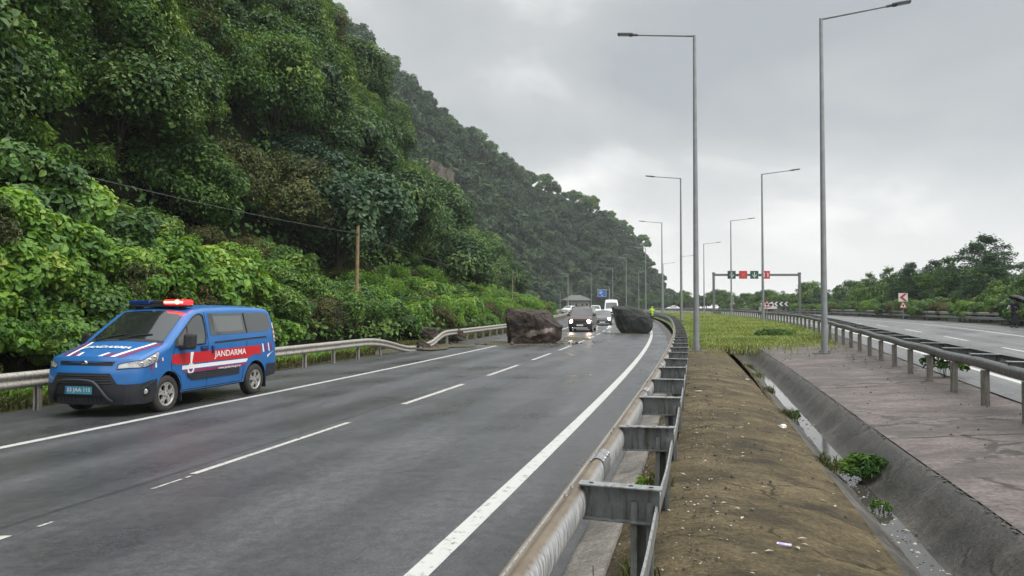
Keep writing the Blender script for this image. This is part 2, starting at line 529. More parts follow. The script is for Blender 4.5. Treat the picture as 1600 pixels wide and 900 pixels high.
M_FARSOIL = tri_noise_mat("headland_scrub", (0.012, 0.026, 0.009), (0.024, 0.046, 0.015), (0.042, 0.066, 0.024), 0.5, bump=0.9, fine=2.0, bdist=0.5, spec=.05, mid=1.3)
M_CLIFF = tri_noise_mat("cliff_rock", (0.05, 0.045, 0.038), (0.15, 0.135, 0.11), (0.24, 0.215, 0.18), 0.35, bump=0.9, stretch=(1.6, 1.6, .35), fine=2.5, bdist=0.4)
M_GALV = galv_mat("galvanised_steel", (0.34, 0.355, 0.36), (0.13, 0.115, 0.09), 0.45)
M_GALVD = galv_mat("dark_galvanised_steel", (0.17, 0.185, 0.185), (0.075, 0.072, 0.062), 0.5, metal=0.4)


def beam_mat():
    """steel beam: mud lies on the upward side, rain washed pale streaks down its flank (uv: u round the profile, v along)"""
    m, n, l, b = new_mat("muddy_beam_steel")
    tc = N(n, 'ShaderNodeTexCoord')
    mp = N(n, 'ShaderNodeMapping'); mp.inputs['Scale'].default_value = (5.0, 42.0, 1)
    l.new(tc.outputs['UV'], mp.inputs[0])
    st = N(n, 'ShaderNodeTexNoise', Scale=1.0, Detail=5.0, Roughness=.65); l.new(mp.outputs[0], st.inputs['Vector'])
    pt = N(n, 'ShaderNodeTexNoise', Scale=3.0, Detail=6.0, Roughness=.65); l.new(tc.outputs['UV'], pt.inputs['Vector'])
    g = N(n, 'ShaderNodeNewGeometry'); sp = N(n, 'ShaderNodeSeparateXYZ'); l.new(g.outputs['Normal'], sp.inputs[0])
    # mud where the face looks up, its lower edge ragged with streaks
    s1 = N(n, 'ShaderNodeMath', operation='MULTIPLY_ADD'); l.new(st.outputs[0], s1.inputs[0]); s1.inputs[1].default_value = 1.3; s1.inputs[2].default_value = -.65
    s2 = N(n, 'ShaderNodeMath', operation='ADD'); l.new(sp.outputs[2], s2.inputs[0]); l.new(s1.outputs[0], s2.inputs[1])
    mr = N(n, 'ShaderNodeMapRange'); mr.inputs[1].default_value = .42; mr.inputs[2].default_value = .82; l.new(s2.outputs[0], mr.inputs[0])
    mud = ramp_node(n, [(.3, (.10, .078, .052)), (.55, (.165, .130, .090)), (.75, (.24, .205, .155))]); l.new(pt.outputs[0], mud.inputs[0])
    stl = ramp_node(n, [(.34, (.13, .135, .135)), (.48, (.34, .345, .345)), (.62, (.62, .625, .62))]); l.new(st.outputs[0], stl.inputs[0])
    mx = N(n, 'ShaderNodeMix', data_type='RGBA'); l.new(mr.outputs[0], mx.inputs[0]); l.new(stl.outputs[0], mx.inputs[6]); l.new(mud.outputs[0], mx.inputs[7])
    l.new(mx.outputs[2], b.inputs['Base Color'])
    b.inputs['Roughness'].default_value = .5; b.inputs['Metallic'].default_value = .15
    return m


M_BEAM = beam_mat()
M_RAILL = galv_mat("weathered_rail_steel", (0.42, 0.40, 0.36), (0.17, 0.14, 0.10), 0.5, metal=0.3)
M_POST = galv_mat("concrete_grey_post", (0.20, 0.19, 0.17), (0.10, 0.09, 0.075), 0.6, metal=0.15)
M_POLE = simple("lamp_pole_paint", (0.30, 0.315, 0.325), rough=0.45, metal=0.3, noise=0.2, nscale=3.0)
M_HEAD = simple("lamp_head_grey", (0.09, 0.095, 0.10), rough=0.5)
M_GLASS = simple("tinted_glass", (0.016, 0.020, 0.018), rough=0.04, spec=1.0)
M_GLASSD = simple("door_glass", (0.075, 0.082, 0.080), rough=0.04, spec=1.0)  # base greyed to imitate sky reflected in the van's side windows
M_BLACK = simple("black_plastic", (0.016, 0.017, 0.019), rough=0.55)
M_BUMP = simple("dark_grey_plastic", (0.020, 0.023, 0.029), rough=0.5, noise=0.25, nscale=4.0)
M_TYRE = simple("tyre_rubber", (0.020, 0.019, 0.018), rough=0.85, noise=0.3, nscale=20.0, col2=(0.05, 0.045, 0.04))
M_ALLOY = simple("alloy_rim", (0.55, 0.54, 0.51), rough=0.35, metal=0.6, noise=0.25, nscale=14.0)
M_WHITE = simple("white_paint", (0.78, 0.78, 0.77), rough=0.4)
M_RED = simple("red_film", (0.52, 0.012, 0.020), rough=0.35, coat=0.3)
M_MAG = simple("crimson_film", (0.30, 0.020, 0.075), rough=0.35, coat=0.3)
M_DARK = simple("dark_void", (0.006, 0.006, 0.007), rough=0.9)

# ------------------------------------------------------------------ layout curves (x as a function of distance d = +Y)
def lampL(d):
    """line of the lamps along the blocked road"""
    if d > 215:
        return 24.85 - .055 * (d - 215) - .0028 * (d - 215) ** 2
    return 6.95 + .265 * (d - 27.9) - .0007 * (d * d - 27.9 ** 2)


def lampR(d):
    return 11.1 + .345 * (d - 26.3) - .00085 * (d * d - 26.3 ** 2)


def zL(d): return .28 * sstep(55, 95, d) + .25 * sstep(95, 160, d)


def zrail(d): return .27 + .28 * sstep(28, 62, d) + .2 * sstep(62, 150, d)


def zgrass(d): return .30 + .50 * sstep(26, 60, d) + .05 * sstep(60, 150, d)


def zR(d): return .30 + .45 * sstep(12, 52, d) + .1 * sstep(52, 120, d)


def dirL(d):
    v = Vector((lampL(d + .5) - lampL(d - .5), 1, 0)); v.normalize(); return v


def dirR(d):
    v = Vector((lampR(d + .5) - lampR(d - .5), 1, 0)); v.normalize(); return v


def PL(d, off, z): return Vector((lampL(d) + off, d, z))


def PR(d, off, z): return Vector((lampR(d) + off, d, z))


NOISE_RNG = np.random.default_rng(5)
_lat = NOISE_RNG.random((64, 64))


def vnoise(x, y):
    """smooth value noise 0..1"""
    xi, yi = math.floor(x), math.floor(y)
    fx, fy = x - xi, y - yi
    fx, fy = fx * fx * (3 - 2 * fx), fy * fy * (3 - 2 * fy)
    g = lambda i, j: _lat[i % 64, j % 64]
    return float(lerp(lerp(g(xi, yi), g(xi + 1, yi), fx), lerp(g(xi, yi + 1), g(xi + 1, yi + 1), fx), fy))


def fbm(x, y, o=4):
    s, a, t = 0, 1, 0
    for k in range(o):
        s += a * vnoise(x * 2 ** k + 17.3 * k, y * 2 ** k + 5.1 * k); t += a; a *= .5
    return s / t


def strip(name, ds, offs, xf, zf, mat, kind='structure', uv=True, smooth=True):
    """a ribbon of ground following a road: rows at distances ds, columns at sideways offsets offs"""
    V, F, UV = [], [], []
    nj = len(offs)
    for d in ds:
        for o in offs:
            V.append((xf(d) + o, d, zf(d, o))); UV.append((o, d))
    for i in range(len(ds) - 1):
        for j in range(nj - 1):
            F.append((i * nj + j, i * nj + j + 1, (i + 1) * nj + j + 1, (i + 1) * nj + j))
    me = bpy.data.meshes.new(name)
    me.from_pydata(V, [], F)
    if uv:
        u = me.uv_layers.new(name="UVMap")
        idx = np.zeros(len(me.loops), dtype=np.int32); me.loops.foreach_get('vertex_index', idx)
        u.data.foreach_set('uv', np.array(UV, dtype=np.float32)[idx].ravel())
    me.materials.append(mat)
    me.polygons.foreach_set('use_smooth', np.full(len(F), smooth))
    me.update()
    o = np_obj(name, me)
    if kind: o["kind"] = kind
    return o


def steps(a, b, s):
    n = max(2, int(round((b - a) / s)) + 1)
    return [a + (b - a) * k / (n - 1) for k in range(n)]


DS = steps(-12, 60, 1.5) + steps(63, 300, 4)
# ------------------------------------------------------------------ ground, roads
def build_ground():
    mb = MB()
    mb.add([(-300, -70, -1.0), (380, -70, -1.0), (380, 610, -1.0), (-300, 610, -1.0)], [(0, 1, 2, 3)])
    tag(mb.build("ground", M_GROUND), kind='structure')
    # carriageway blocked by the rocks
    strip("road", DS, [-13.3, -11, -9.75, -8, -6, -4, -2.2, -1.5, -1.12], lampL, lambda d, o: zL(d) - (0.02 * max(0, -9.75 - o)), M_ASPH)
    # its solid edge lines and dashes
    e = .004
    strip("road_edge_line", DS, [-9.83, -9.67], lampL, lambda d, o: zL(d) + e, M_LINE)
    strip("road_edge_line", DS, [-2.28, -2.10], lampL, lambda d, o: zL(d) + e, M_LINE)
    mb = MB()
    for k in range(-2, 34):
        a = 8.60 + 6.16 * k; b = a + 3.85
        if a < -2 : continue
        pts = steps(a, b, 1.0)
        wear = .045 if k in (0,) else .065
        L = [PL(d, -6.02 - wear, zL(d) + e) for d in pts]; Rr = [PL(d, -6.02 + wear, zL(d) + e) for d in pts]
        mb.grid([L, Rr], flip=True, smooth=False)
    tag(mb.build("lane_marking", M_DASH), kind='structure')
    # thin ghost of an old dash in front of the painted one
    mb = MB()
    for (a, b) in ((7.9, 8.35), (8.42, 8.5), (6.55, 6.7)):
        mb.grid([[PL(d, -5.99, e) for d in (a, b)], [PL(d, -5.955, e) for d in (a, b)]], flip=True, smooth=False)
    tag(mb.build("old_lane_marking", M_DASH), kind='structure')

    # open road on the right
    strip("far_road", DS, [1.85, 3, 4.8, 6.6, 8.4, 10.2, 12, 15.6], lampR, lambda d, o: zR(d), M_ASPH2)
    strip("far_road_edge_line", DS, [2.93, 3.12], lampR, lambda d, o: zR(d) + e, M_LINE)
    strip("far_road_edge_line", DS, [10.25, 10.42], lampR, lambda d, o: zR(d) + e, M_LINE)
    mb = MB()
    for k in range(0, 30):
        a = 2.0 + 7.3 * k; b = a + 3.4
        pts = steps(a, b, 1.2)
        mb.grid([[PR(d, 6.6, zR(d) + e) for d in pts], [PR(d, 6.75, zR(d) + e) for d in pts]], flip=True, smooth=False)
    tag(mb.build("far_lane_marking", M_LINE), kind='structure')

    # kerb between asphalt and median
    mb = MB()
    ds = DS
    prof = [(-1.14, -.05), (-1.13, .035), (-1.09, .055), (-.86, .125), (-.805, .13), (-.79, .02)]
    mb.grid([[PL(d, o, zL(d) + h) for (o, h) in prof] for d in ds], flip=False)
    tag(mb.build("kerb", M_KERB), kind='structure')

    # dirt covered concrete verge between rail and drain, uneven
    md = steps(-3, 37.0, .12)
    offs = [-.795, -.7, -.6, -.5, -.35, -.2, 0, .2, .4, .6, .8, 1.0, 1.15, 1.3]

    def zv(d, o):
        base = pl(o, [(-.795, .095), (-.7, .14), (-.6, .19), (-.5, .25), (-.1, .30), (.5, .24), (1.0, .13), (1.3, .03)])
        k = 1 - .75 * sstep(29, 36, d)
        base = lerp(zgrass(d) - .05, base, k) if d > 25 else base
        return base + .03 * (fbm(d * 1.1, o * 2.1 + 9) - .5) + .045 * (fbm(d * 3.3, o * 4.3, 4) - .5)
    strip("dirt_verge", md, offs, lampL, zv, M_DIRT)
    # drain channel
    offs = [1.3, 1.42, 1.55, 1.63, 1.72, 1.82, 1.92, 2.02, 2.14, 2.28, 2.34]

    def dsh(d): return .55 * sstep(8, 30, d)         # the channel drifts away from the lamps

    def zc(d, o):
        z = pl(o, [(1.3, .03), (1.42, -.04), (1.55, -.17), (1.63, -.24), (1.82, -.27), (1.92, -.235), (2.02, -.14), (2.28, .155), (2.34, .172)])
        if d > 25: z = lerp(z, zgrass(d) - .08, sstep(29, 36.5, d))
        return z + .012 * (fbm(d * 4, o * 7) - .5)
    V = []
    strip("drain_channel", md, offs, lambda d: lampL(d) + dsh(d) * .55, zc, M_DITCH)
    strip("dirt_verge_edge", md, [1.24, 1.3, 1.36], lambda d: lampL(d) + dsh(d) * .55, lambda d, o: zc(d, 1.3) + (.006 if o > 1.25 else -.04) - (.05 if o > 1.33 else 0), M_DIRT)
    # water lying in the channel
    wd = steps(-3, 26, .3)
    V = []
    mb = MB()
    mb.grid([[PL(d, 1.66 + dsh(d) * .55 - .03 * fbm(d, 1), -.243), PL(d, 1.88 + dsh(d) * .55 + .05 * (fbm(d * 1.4, 7) - .5), -.243)] for d in wd], flip=False)
    tag(mb.build("drain_water", M_WATER), kind='structure')
    # concrete apron up to the right rail, in slabs with open joints
    for k, (a, b) in enumerate(((-3, 4.9), (4.93, 9.9), (9.93, 15.9), (15.93, 22.1), (22.13, 28.4), (28.43, 36.0))):
        ds2 = steps(a, b, .35)
        V, F = [], []
        nj = 15
        for d in ds2:
            xl = lampL(d) + 2.352 + dsh(d) * .55; xr = lampR(d) + 1.86
            for j in range(nj):
                t = j / (nj - 1)
                z = lerp(.178, zR(d) + .0 - .02, t)
                if d > 26: z = lerp(z, zgrass(d) - .06, sstep(26, 36, d) * (1 - t))
                V.append((lerp(xl, xr, t), d, z + .02 * (fbm(d * .9 + 3, t * 5) - .5)))
        for i in range(len(ds2) - 1):
            for j in range(nj - 1):
                F.append((i * nj + j, i * nj + j + 1, (i + 1) * nj + j + 1, (i + 1) * nj + j))
        mb = MB(); mb.add(V, F, 0, True)
        tag(mb.build("concrete_apron", M_APRON), kind='structure')
    # grassy part of the median further on
    ds3 = steps(34.0, 60, 1.0) + steps(63, 300, 6)
    V, F = [], []
    nj = 12
    for d in ds3:
        xl = lampL(d) - .80; xr = max(lampR(d) + 1.9, xl + .5)
        for j in range(nj):
            t = j / (nj - 1)
            z = lerp(zrail(d), zgrass(d), min(1, t * 4)) if t < .5 else lerp(zgrass(d), zR(d) - .02, (t - .5) * 2)
            z += .07 * (fbm(d * .6, t * 6) - .5)
            if d < 35.5: z -= .10 * (35.5 - d)
            V.append((lerp(xl, xr, t), d, z))
    for i in range(len(ds3) - 1):
        for j in range(nj - 1):
            F.append((i * nj + j, i * nj + j + 1, (i + 1) * nj + j + 1, (i + 1) * nj + j))
    mb = MB(); mb.add(V, F, 0, True)
    tag(mb.build("median_ground", M_GRASSY), kind='structure')
    # ground beyond the right shoulder and behind the left rail
    strip("embankment", steps(-12, 300, 6), [15.6, 17, 20, 30, 60, 120], lampR, lambda d, o: zR(d) - .01 + (.25 * sstep(15.6, 18, o)), M_GROUND)
    strip("verge", DS, [-15.2, -14.4, -13.7, -13.28], lampL, lambda d, o: zL(d) - .09 + .16 * sstep(-13.3, -14.4, o) * 0 + (.12 if o < -13.5 else .0) + .05 * fbm(d * 2, o * 3), M_VERGE)


M_WATER = simple("drain_water_surface", (0.055, 0.052, 0.045), rough=0.06, spec=0.6, bump=0.05, nscale=5.0)
M_VERGE = tri_noise_mat("verge_soil", (0.045, 0.042, 0.018), (0.080, 0.066, 0.030), (0.115, 0.095, 0.050), 1.2, bump=0.7, fine=16.0)
build_ground()


# ------------------------------------------------------------------ guard rails
W_PROF = [(-.0, -.155), (.02, -.15), (.045, -.135), (.075, -.105), (.082, -.08), (.07, -.05), (.035, -.025), (.012, 0.0),
          (.035, .025), (.07, .05), (.082, .08), (.075, .105), (.045, .135), (.02, .15), (0, .155)]


def w_beam(ds, P, side, zf, tk=.004, prof=W_PROF):
    """W-profile strip; P(d) point on the line, side=+1 bulges to +x, zf(d) centre height"""
    mb = MB()
    rows = [[P(d) + Vector((side * (o + tk), 0, zf(d) + h)) for (o, h) in prof] for d in ds]
    rows2 = [[P(d) + Vector((side * o, 0, zf(d) + h)) for (o, h) in prof] for d in ds]
    mb.grid(rows, flip=side < 0)
    mb.grid(rows2, flip=side > 0)
    # lips
    mb.grid([[r[-1], q[-1]] for r, q in zip(rows, rows2)], smooth=False)
    mb.grid([[r[0], q[0]] for r, q in zip(rows, rows2)], smooth=False)
    return mb


def post_mesh(h, w=.10, dpt=.12, t=.008):
    """C-section post standing on its base"""
    mb = MB()
    mb.box((0, w / 2 - t / 2, h / 2 - .1), (dpt, t, h + .2))
    mb.box((-dpt / 2 + t / 2, 0, h / 2 - .1), (t, w - 2 * t - .001, h + .198))
    mb.box((dpt / 2 - t / 2, .0, h / 2 - .1), (t, w - 2 * t - .001, h + .198))
    mb.box((-dpt / 2 + .018, -w / 2 + t / 2, h / 2 - .1), (.035, t, h + .196))
    mb.box((dpt / 2 - .018, -w / 2 + t / 2, h / 2 - .1), (.035, t, h + .196))
    return mb


def build_median_rail():
    root = tag(empty("guard_rail", PL(4.3, -.4, .27)),
               "near galvanised guard rail with ladder-like spacer arms running up the median", "guard rail")
    off = Vector(root.location)
    ds = steps(-3, 40, .5) + steps(41.5, 140, 1.5)
    mat = M_BEAM
    # rounded beam: narrow lip on the road side, then a broad half-round that carries dirt on top
    zc = lambda d: zrail(d) + .555
    prof = [(-.112, .088), (-.106, .104), (-.094, .108), (-.088, .098), (-.082, .082), (-.070, .084), (-.050, .100), (-.025, .106), (.0, .102), (.022, .088),
            (.038, .064), (.046, .030), (.046, -.02), (.036, -.06), (.016, -.09), (-.02, -.105), (-.07, -.10), (-.10, -.06), (-.112, 0), (-.112, .088)]
    V, F, UV = [], [], []
    acc = [0.0]
    for p, q in zip(prof[:-1], prof[1:]): acc.append(acc[-1] + math.hypot(q[0] - p[0], q[1] - p[1]))
    nj = len(prof)
    for d in ds:
        for (x, h), s_ in zip(prof, acc):
            V.append(PL(d, -.815 + x * .74, zc(d) + h * .92) - off); UV.append((s_, d))
    for i in range(len(ds) - 1):
        for j in range(nj - 1): F.append((i * nj + j, (i + 1) * nj + j, (i + 1) * nj + j + 1, i * nj + j + 1))
    me = bpy.data.meshes.new("beam"); me.from_pydata(V, [], F)
    u = me.uv_layers.new(name="UVMap"); idx = np.zeros(len(me.loops), dtype=np.int32); me.loops.foreach_get('vertex_index', idx)
    u.data.foreach_set('uv', np.array(UV, dtype=np.float32)[idx].ravel())
    me.polygons.foreach_set('use_smooth', np.full(len(F), True)); me.materials.append(M_BEAM); me.update()
    np_obj("beam", me, root)
    # rear flat tie bar, slightly bent between the posts
    mb = MB()
    ds2 = steps(-3, 40, .25) + steps(41, 140, 1.0)

    def tb(d): return .50 + .02 * math.sin(d * 3.3)
    mb.grid([[PL(d, -.385 + x, zrail(d) + tb(d) + h) - off for (x, h) in ((0, -.055), (.012, -.05), (.018, 0), (.012, .05), (0, .055), (-.006, 0), (0, -.055))] for d in ds2], smooth=False)
    mb.build("tie_bar", M_GALV, root)
    # spacer arms: I-section cross arms with punched top plate
    sp = MB()
    sp.box((0, 0, .098), (.46, .085, .010), mat=0, bevel=.003)
    sp.box((0, 0, -.092), (.40, .075, .008), mat=1)
    sp.box((0, .020, .002), (.43, .006, .178), mat=1)
    sp.box((-.219, 0, .0), (.008, .07, .176), mat=1)
    for hx in (-.16, .06, .17):
        sp.tube([(hx, -.005, .1025), (hx, -.005, .1045)], .014, 8, mat=2)
    me_sp = sp.mesh("spacer_arm", [M_GALV, M_GALVD, M_DARK])
    me_po = post_mesh(.61).mesh("post", M_GALVD)
    k = 0
    d = 4.13 - 2 * 2.02
    while d < 138 and k < 70:
        a = math.atan2(dirL(d).y, dirL(d).x) - math.pi / 2
        for me, nm, o, z in ((me_po, "post", -.465, zrail(d) - .02), (me_sp, "spacer_arm", -.585, zrail(d) + .572)):
            c = np_obj(nm, me, root, PL(d, o, z) - off)
            jr = random.Random(k * 7 + len(nm))
            c.rotation_euler = (R(jr.uniform(-1.3, 1.3)), R(jr.uniform(-1.4, 1.4)), a + R(jr.uniform(-2, 2)))
        d += 2.02; k += 1
    # overlap sleeves where two beam lengths meet
    for d0 in (5.1, 9.15, 13.2, 17.2, 21.3, 25.3):
        sl = MB()
        rows = [[PL(d0 + dd, -.815 + x * .78 + .002, zc(d0 + dd) + h * .97 + .002) - off for (x, h) in prof[3:14]] for dd in (-.16, -.08, 0, .08, .16)]
        sl.grid(rows, flip=True)
        for dd in (-.12, -.04, .06, .13):
            p = PL(d0 + dd, -.815 + .022, zc(d0 + dd) + .078) - off
            sl.lathe([(0, .013), (.012, .010), (.016, 0)], 8, Matrix.Translation(p) @ Matrix.Rotation(R(45), 4, 'Y'))
        sl.build("beam_joint", M_GALV, root)
    # bolt heads on the lip beside each arm
    bo = MB()
    bo.lathe([(.0, .016), (.013, .013), (.018, 0)], 8)
    me_b = bo.mesh("bolt", M_GALVD)
    for k in range(6):
        d = 4.13 + 2.02 * k
        for dd in (-.09, .10): np_obj("bolt", me_b, root, PL(d + dd, -.815 - .052, zc(d) + .077) - off)
    return root


def build_right_rail():
    root = tag(empty("guard_rail", PR(14.3, 1.1, .3)),
               "dark double guard rail on square posts beside the concrete apron", "guard rail")
    off = Vector(root.location)
    ds = steps(2, 60, .8) + steps(62, 200, 2)
    rr = lambda d: 1.35
    zc = lambda d: zR(d) + .62
    w_beam(ds, lambda d: PR(d, 1.75, 0) - off, 1, zc).build("beam", M_GALVD, root)
    # heavy rounded beam on the apron side
    prof = [(-.02, -.09), (.03, -.085), (.062, -.05), (.07, 0), (.062, .05), (.03, .085), (-.02, .09)]
    w_beam(ds, lambda d: PR(d, 1.28, 0) - off, -1, lambda d: zc(d) + .02 + .012 * math.sin(d * 1.55), prof=prof).build("rear_beam", M_GALVD2, root)
    mb = MB()
    mb.box((0, 0, 0), (.50, .16, .012), mat=0, bevel=.003)
    mb.box((0, 0, -.07), (.46, .008, .12), mat=1)
    me_sp = mb.mesh("spacer_arm", [M_GALV, M_GALVD])
    mp = MB()
    mp.box((0, 0, .24), (.115, .115, .68), bevel=.012)
    mp.tube([(-.0585, 0, .44), (-.066, 0, .44)], .010, 6)
    me_po = mp.mesh("post", M_POST)
    d = 4.9; k = 0
    while d < 185 and k < 92:
        a = math.atan2(dirR(d).y, dirR(d).x) - math.pi / 2
        c = np_obj("post", me_po, root, PR(d, 1.22, zR(d) - .02) - off); c.rotation_euler = (0, 0, a)
        if k < 60:
            c = np_obj("spacer_arm", me_sp, root, PR(d + .9, 1.52, zc(d) + .155) - off); c.rotation_euler = (0, 0, a)
        d += 1.93; k += 1
    return root


def build_left_rail():
    """steel rail in front of the bank; the rocks tore it down at one spot"""
    post = post_mesh(.60).mesh("post", M_RAILL)

    def run(label, d0, d1, bend):
        root = tag(empty("guard_rail", PL(max(d0, 4), -12.95, zL(d0))), label, "guard rail")
        off = Vector(root.location)
        ds = steps(d0, d1, .6)
        zc = lambda d: zL(d) + .56 + bend(d)[1]
        w_beam(ds, lambda d: PL(d, -12.90 + bend(d)[0], 0) - off, 1, zc).build("beam", M_RAILL, root)
        d = d0 + .4; k = 0
        while d < d1 - .2 and k < 90:
            bx, bz = bend(d)
            if bz > -.3:
                c = np_obj("post", post, root, PL(d, -12.98 + bx * .7, zL(d) - .03) - off)
                c.scale = (1, 1, max(.3, 1 + bz * 1.3))
                c.rotation_euler = (0, R(-18 * min(1, abs(bz) * 2.5)), 0)
            d += 2.0; k += 1
        return root
    run("weathered guard rail behind the blue van, its far end pressed down to the ground", -6, 34.2,
        lambda d: (-.10 * sstep(30, 34, d) + .15 * sstep(27, 34, d), -.56 * sstep(28.5, 34.2, d) ** 1.2))
    run("weathered guard rail rising from the gap by the brown boulder and curving away", 35.2, 190,
        lambda d: (.25 * (1 - sstep(35.2, 39, d)), -.45 * (1 - sstep(35.2, 39.5, d))))


def build_far_rail():
    root = tag(empty("guard_rail", PR(60, 15.2, zR(60))),
               "pale two-bar guard rail along the bushes on the far side of the right road", "guard rail")
    off = Vector(root.location)
    ds = steps(20, 260, 2.0)
    for z, nm in ((.72, "upper_beam"), (.40, "lower_beam")):
        w_beam(ds, lambda d: PR(d, 15.25, 0) - off, -1, lambda d: zR(d) + z, prof=[(o * .8, h * .62) for o, h in W_PROF]).build(nm, M_RAILL if z > .5 else M_GALV, root)
    me = post_mesh(.75).mesh("post", M_POST)
    for k in range(58):
        d = 22 + 4.0 * k
        np_obj("post", me, root, PR(d, 15.34, zR(d)) - off)


M_GALVD2 = galv_mat("dark_beam_steel", (0.11, 0.115, 0.115), (0.06, 0.055, 0.05), 0.4, metal=0.3)
build_median_rail()
build_right_rail()
build_left_rail()
build_far_rail()


# ------------------------------------------------------------------ street lamps
def lamp_proto(h=12.0, arm=2.25, rise=.10, head=True):
    root = empty("street_lamp")
    mb = MB()
    mb.tube([(0, 0, .02), (0, 0, h * .5), (0, 0, h)], [.115, .088, .058], 14)
    mb.build("pole", M_POLE, root)
    b = MB()
    b.box((0, 0, .012), (.42, .42, .024), bevel=.006)
    for sx in (-1, 1):
        for sy in (-1, 1):
            b.tube([(.15 * sx, .15 * sy, .02), (.15 * sx, .15 * sy, .09)], .016, 8)
    b.box((.02, .0, -.03), (.7, .7, .06), mat=1)
    b.build("base_plate", [M_GALVD, M_APRON], root)
    a = MB()
    a.tube([(.02, 0, h - .03), (-arm, 0, h - .03 + rise * arm)], [.042, .034], 8)
    a.build("arm", M_POLE, root)
    hd = MB()
    z = h - .03 + rise * arm
    hd.tube([(-arm - .02 + .14, 0, z - .01), (-arm - .12, 0, z + .02)], .05, 8)
    hd.box((-arm - .36, 0, z + .05), (.60, .24, .075), Matrix.Rotation(R(5), 3, 'Y'), bevel=.03)
    hd.box((-arm - .14, 0, z + .02), (.16, .12, .13), bevel=.03)
    ho = hd.build("lamp_head", M_HEAD, root)
    g = MB(); g.box((-arm - .40, 0, z + .012), (.36, .18, .006), Matrix.Rotation(R(5), 3, 'Y')); g.build("lens", M_LENS, ho)
    d = MB()
    d.box((.0, -.095, 1.1), (.10, .012, .32), bevel=.004)
    d.build("access_door", M_POLE, root)
    return root


M_LENS = simple("lamp_lens", (0.45, 0.46, 0.46), rough=0.2)


def build_lamps():
    proto = lamp_proto()
    gl, gr = "street lamps along the left row of the median", "street lamps along the right row of the median"
    L = [(6.95, 27.9, "tall grey street lamp on the dirt verge, nearest lamp of the left row"),
         (14.2, 62, "grey street lamp on the grass, second nearest of the left row"),
         (19.3, 95, "grey street lamp near the bend of the rail, third of the left row"),
         (24.6, 136, "thin grey street lamp just right of the yellow jacketed man, fourth of the left row"),
         (25.2, 163, "slim street lamp in front of the dark headland, rising above the black boulder"),
         (28.2, 207, "slim far street lamp just right of the blue road sign, above the white minibus"),
         (25.4, 237, "far street lamp rising beside the grey roofed house")]
    first = True
    for (x, d, lab) in L:
        o = proto if first else copy_tree(proto)
        first = False
        z = zgrass(d) if d > 40 else .285
        o.location = (x, d, z)
        v = dirL(d); o.rotation_euler = (0, 0, math.atan2(v.y, v.x) - math.pi / 2)
        tag(o, lab, "street lamp", gl)
    Rr = [(11.1, 26.3, "tall grey street lamp on the concrete apron, nearest of the right row"),
          (20.3, 59.8, "grey street lamp behind the triangular warning sign, second of the right row"),
          (27.5, 92.7, "grey street lamp in front of the gantry, third of the right row"),
          (33.0, 127, "thin grey street lamp left of the gantry post, fourth of the right row"),
          (36.4, 159, "thin street lamp, arm to the right, just beside the second left lamp"),
          (37.9, 185, "thin street lamp seen just beside the third lamp of the left row"),
          (39.1, 228, "farthest thin street lamp with arm to the right, against the end of the headland")]
    for (x, d, lab) in Rr:
        o = copy_tree(proto)
        z = zR(d) - .0 if d > 30 else .30
        o.location = (x, d, z)
        v = dirR(d); o.rotation_euler = (0, 0, math.atan2(v.y, v.x) + math.pi / 2)
        tag(o, lab, "street lamp", gr)
    # lamps of the slip road by the house
    small = lamp_proto(7.0, 1.5)
    for i, (x, d, lab, sc) in enumerate([(15.6, 240, "short thick street lamp left of the house, arm to the left", 1.0),
                                         (17.6, 232, "thin bare street lamp between the slope and the grey roofed house", 1.72),
                                         (27.6, 310, "far street lamp standing behind the grey roofed house", 1.6),
                                         (31.0, 236, "short street lamp standing beside the blue road sign", 1.15)]):
        o = small if i == 0 else copy_tree(small)
        o.location = (x, d, .4); o.scale = (sc, sc, sc)
        tag(o, lab, "street lamp", "street lamps around the far house")


build_lamps()


# ------------------------------------------------------------------ lettering
_font_cache = {}


def text_tris(s, size=1.0, bold=0.0, width=1.0):
    key = (s, size, bold, width)
    if key in _font_cache: return _font_cache[key]
    cu = bpy.data.curves.new("lettering", 'FONT')
    cu.body = s; cu.size = size; cu.offset = bold; cu.resolution_u = 3
    cu.align_x = 'LEFT'
    to = bpy.data.objects.new("lettering", cu); COL.link(to)
    dg = bpy.context.evaluated_depsgraph_get()
    me = bpy.data.meshes.new_from_object(to.evaluated_get(dg))
    V = [(v.co.x * width, v.co.y) for v in me.vertices]
    F = [list(p.vertices) for p in me.polygons]
    bpy.data.objects.remove(to); bpy.data.curves.remove(cu); bpy.data.meshes.remove(me)
    x0 = min(p[0] for p in V); y0 = min(p[1] for p in V)
    V = [(x - x0, y - y0) for x, y in V]
    r = (V, F, max(p[0] for p in V), max(p[1] for p in V))
    _font_cache[key] = r
    return r


# ------------------------------------------------------------------ gantry with lane signals
def disc_poly(cx, cz, r0, r1, a0=0, a1=360, n=24):
    A = [R(a0 + (a1 - a0) * k / n) for k in range(n + 1)]
    return [(cx + r1 * math.cos(a), cz + r1 * math.sin(a)) for a in A] + [(cx + r0 * math.cos(a), cz + r0 * math.sin(a)) for a in reversed(A)]


def flat_shape(mb, poly, M, mat=0, th=.01):
    """an (x,z) outline extruded th towards local -Y"""
    mb.prism([M @ Vector((x, 0, z)) for x, z in poly], M.to_3x3() @ Vector((0, -th, 0)), mat)


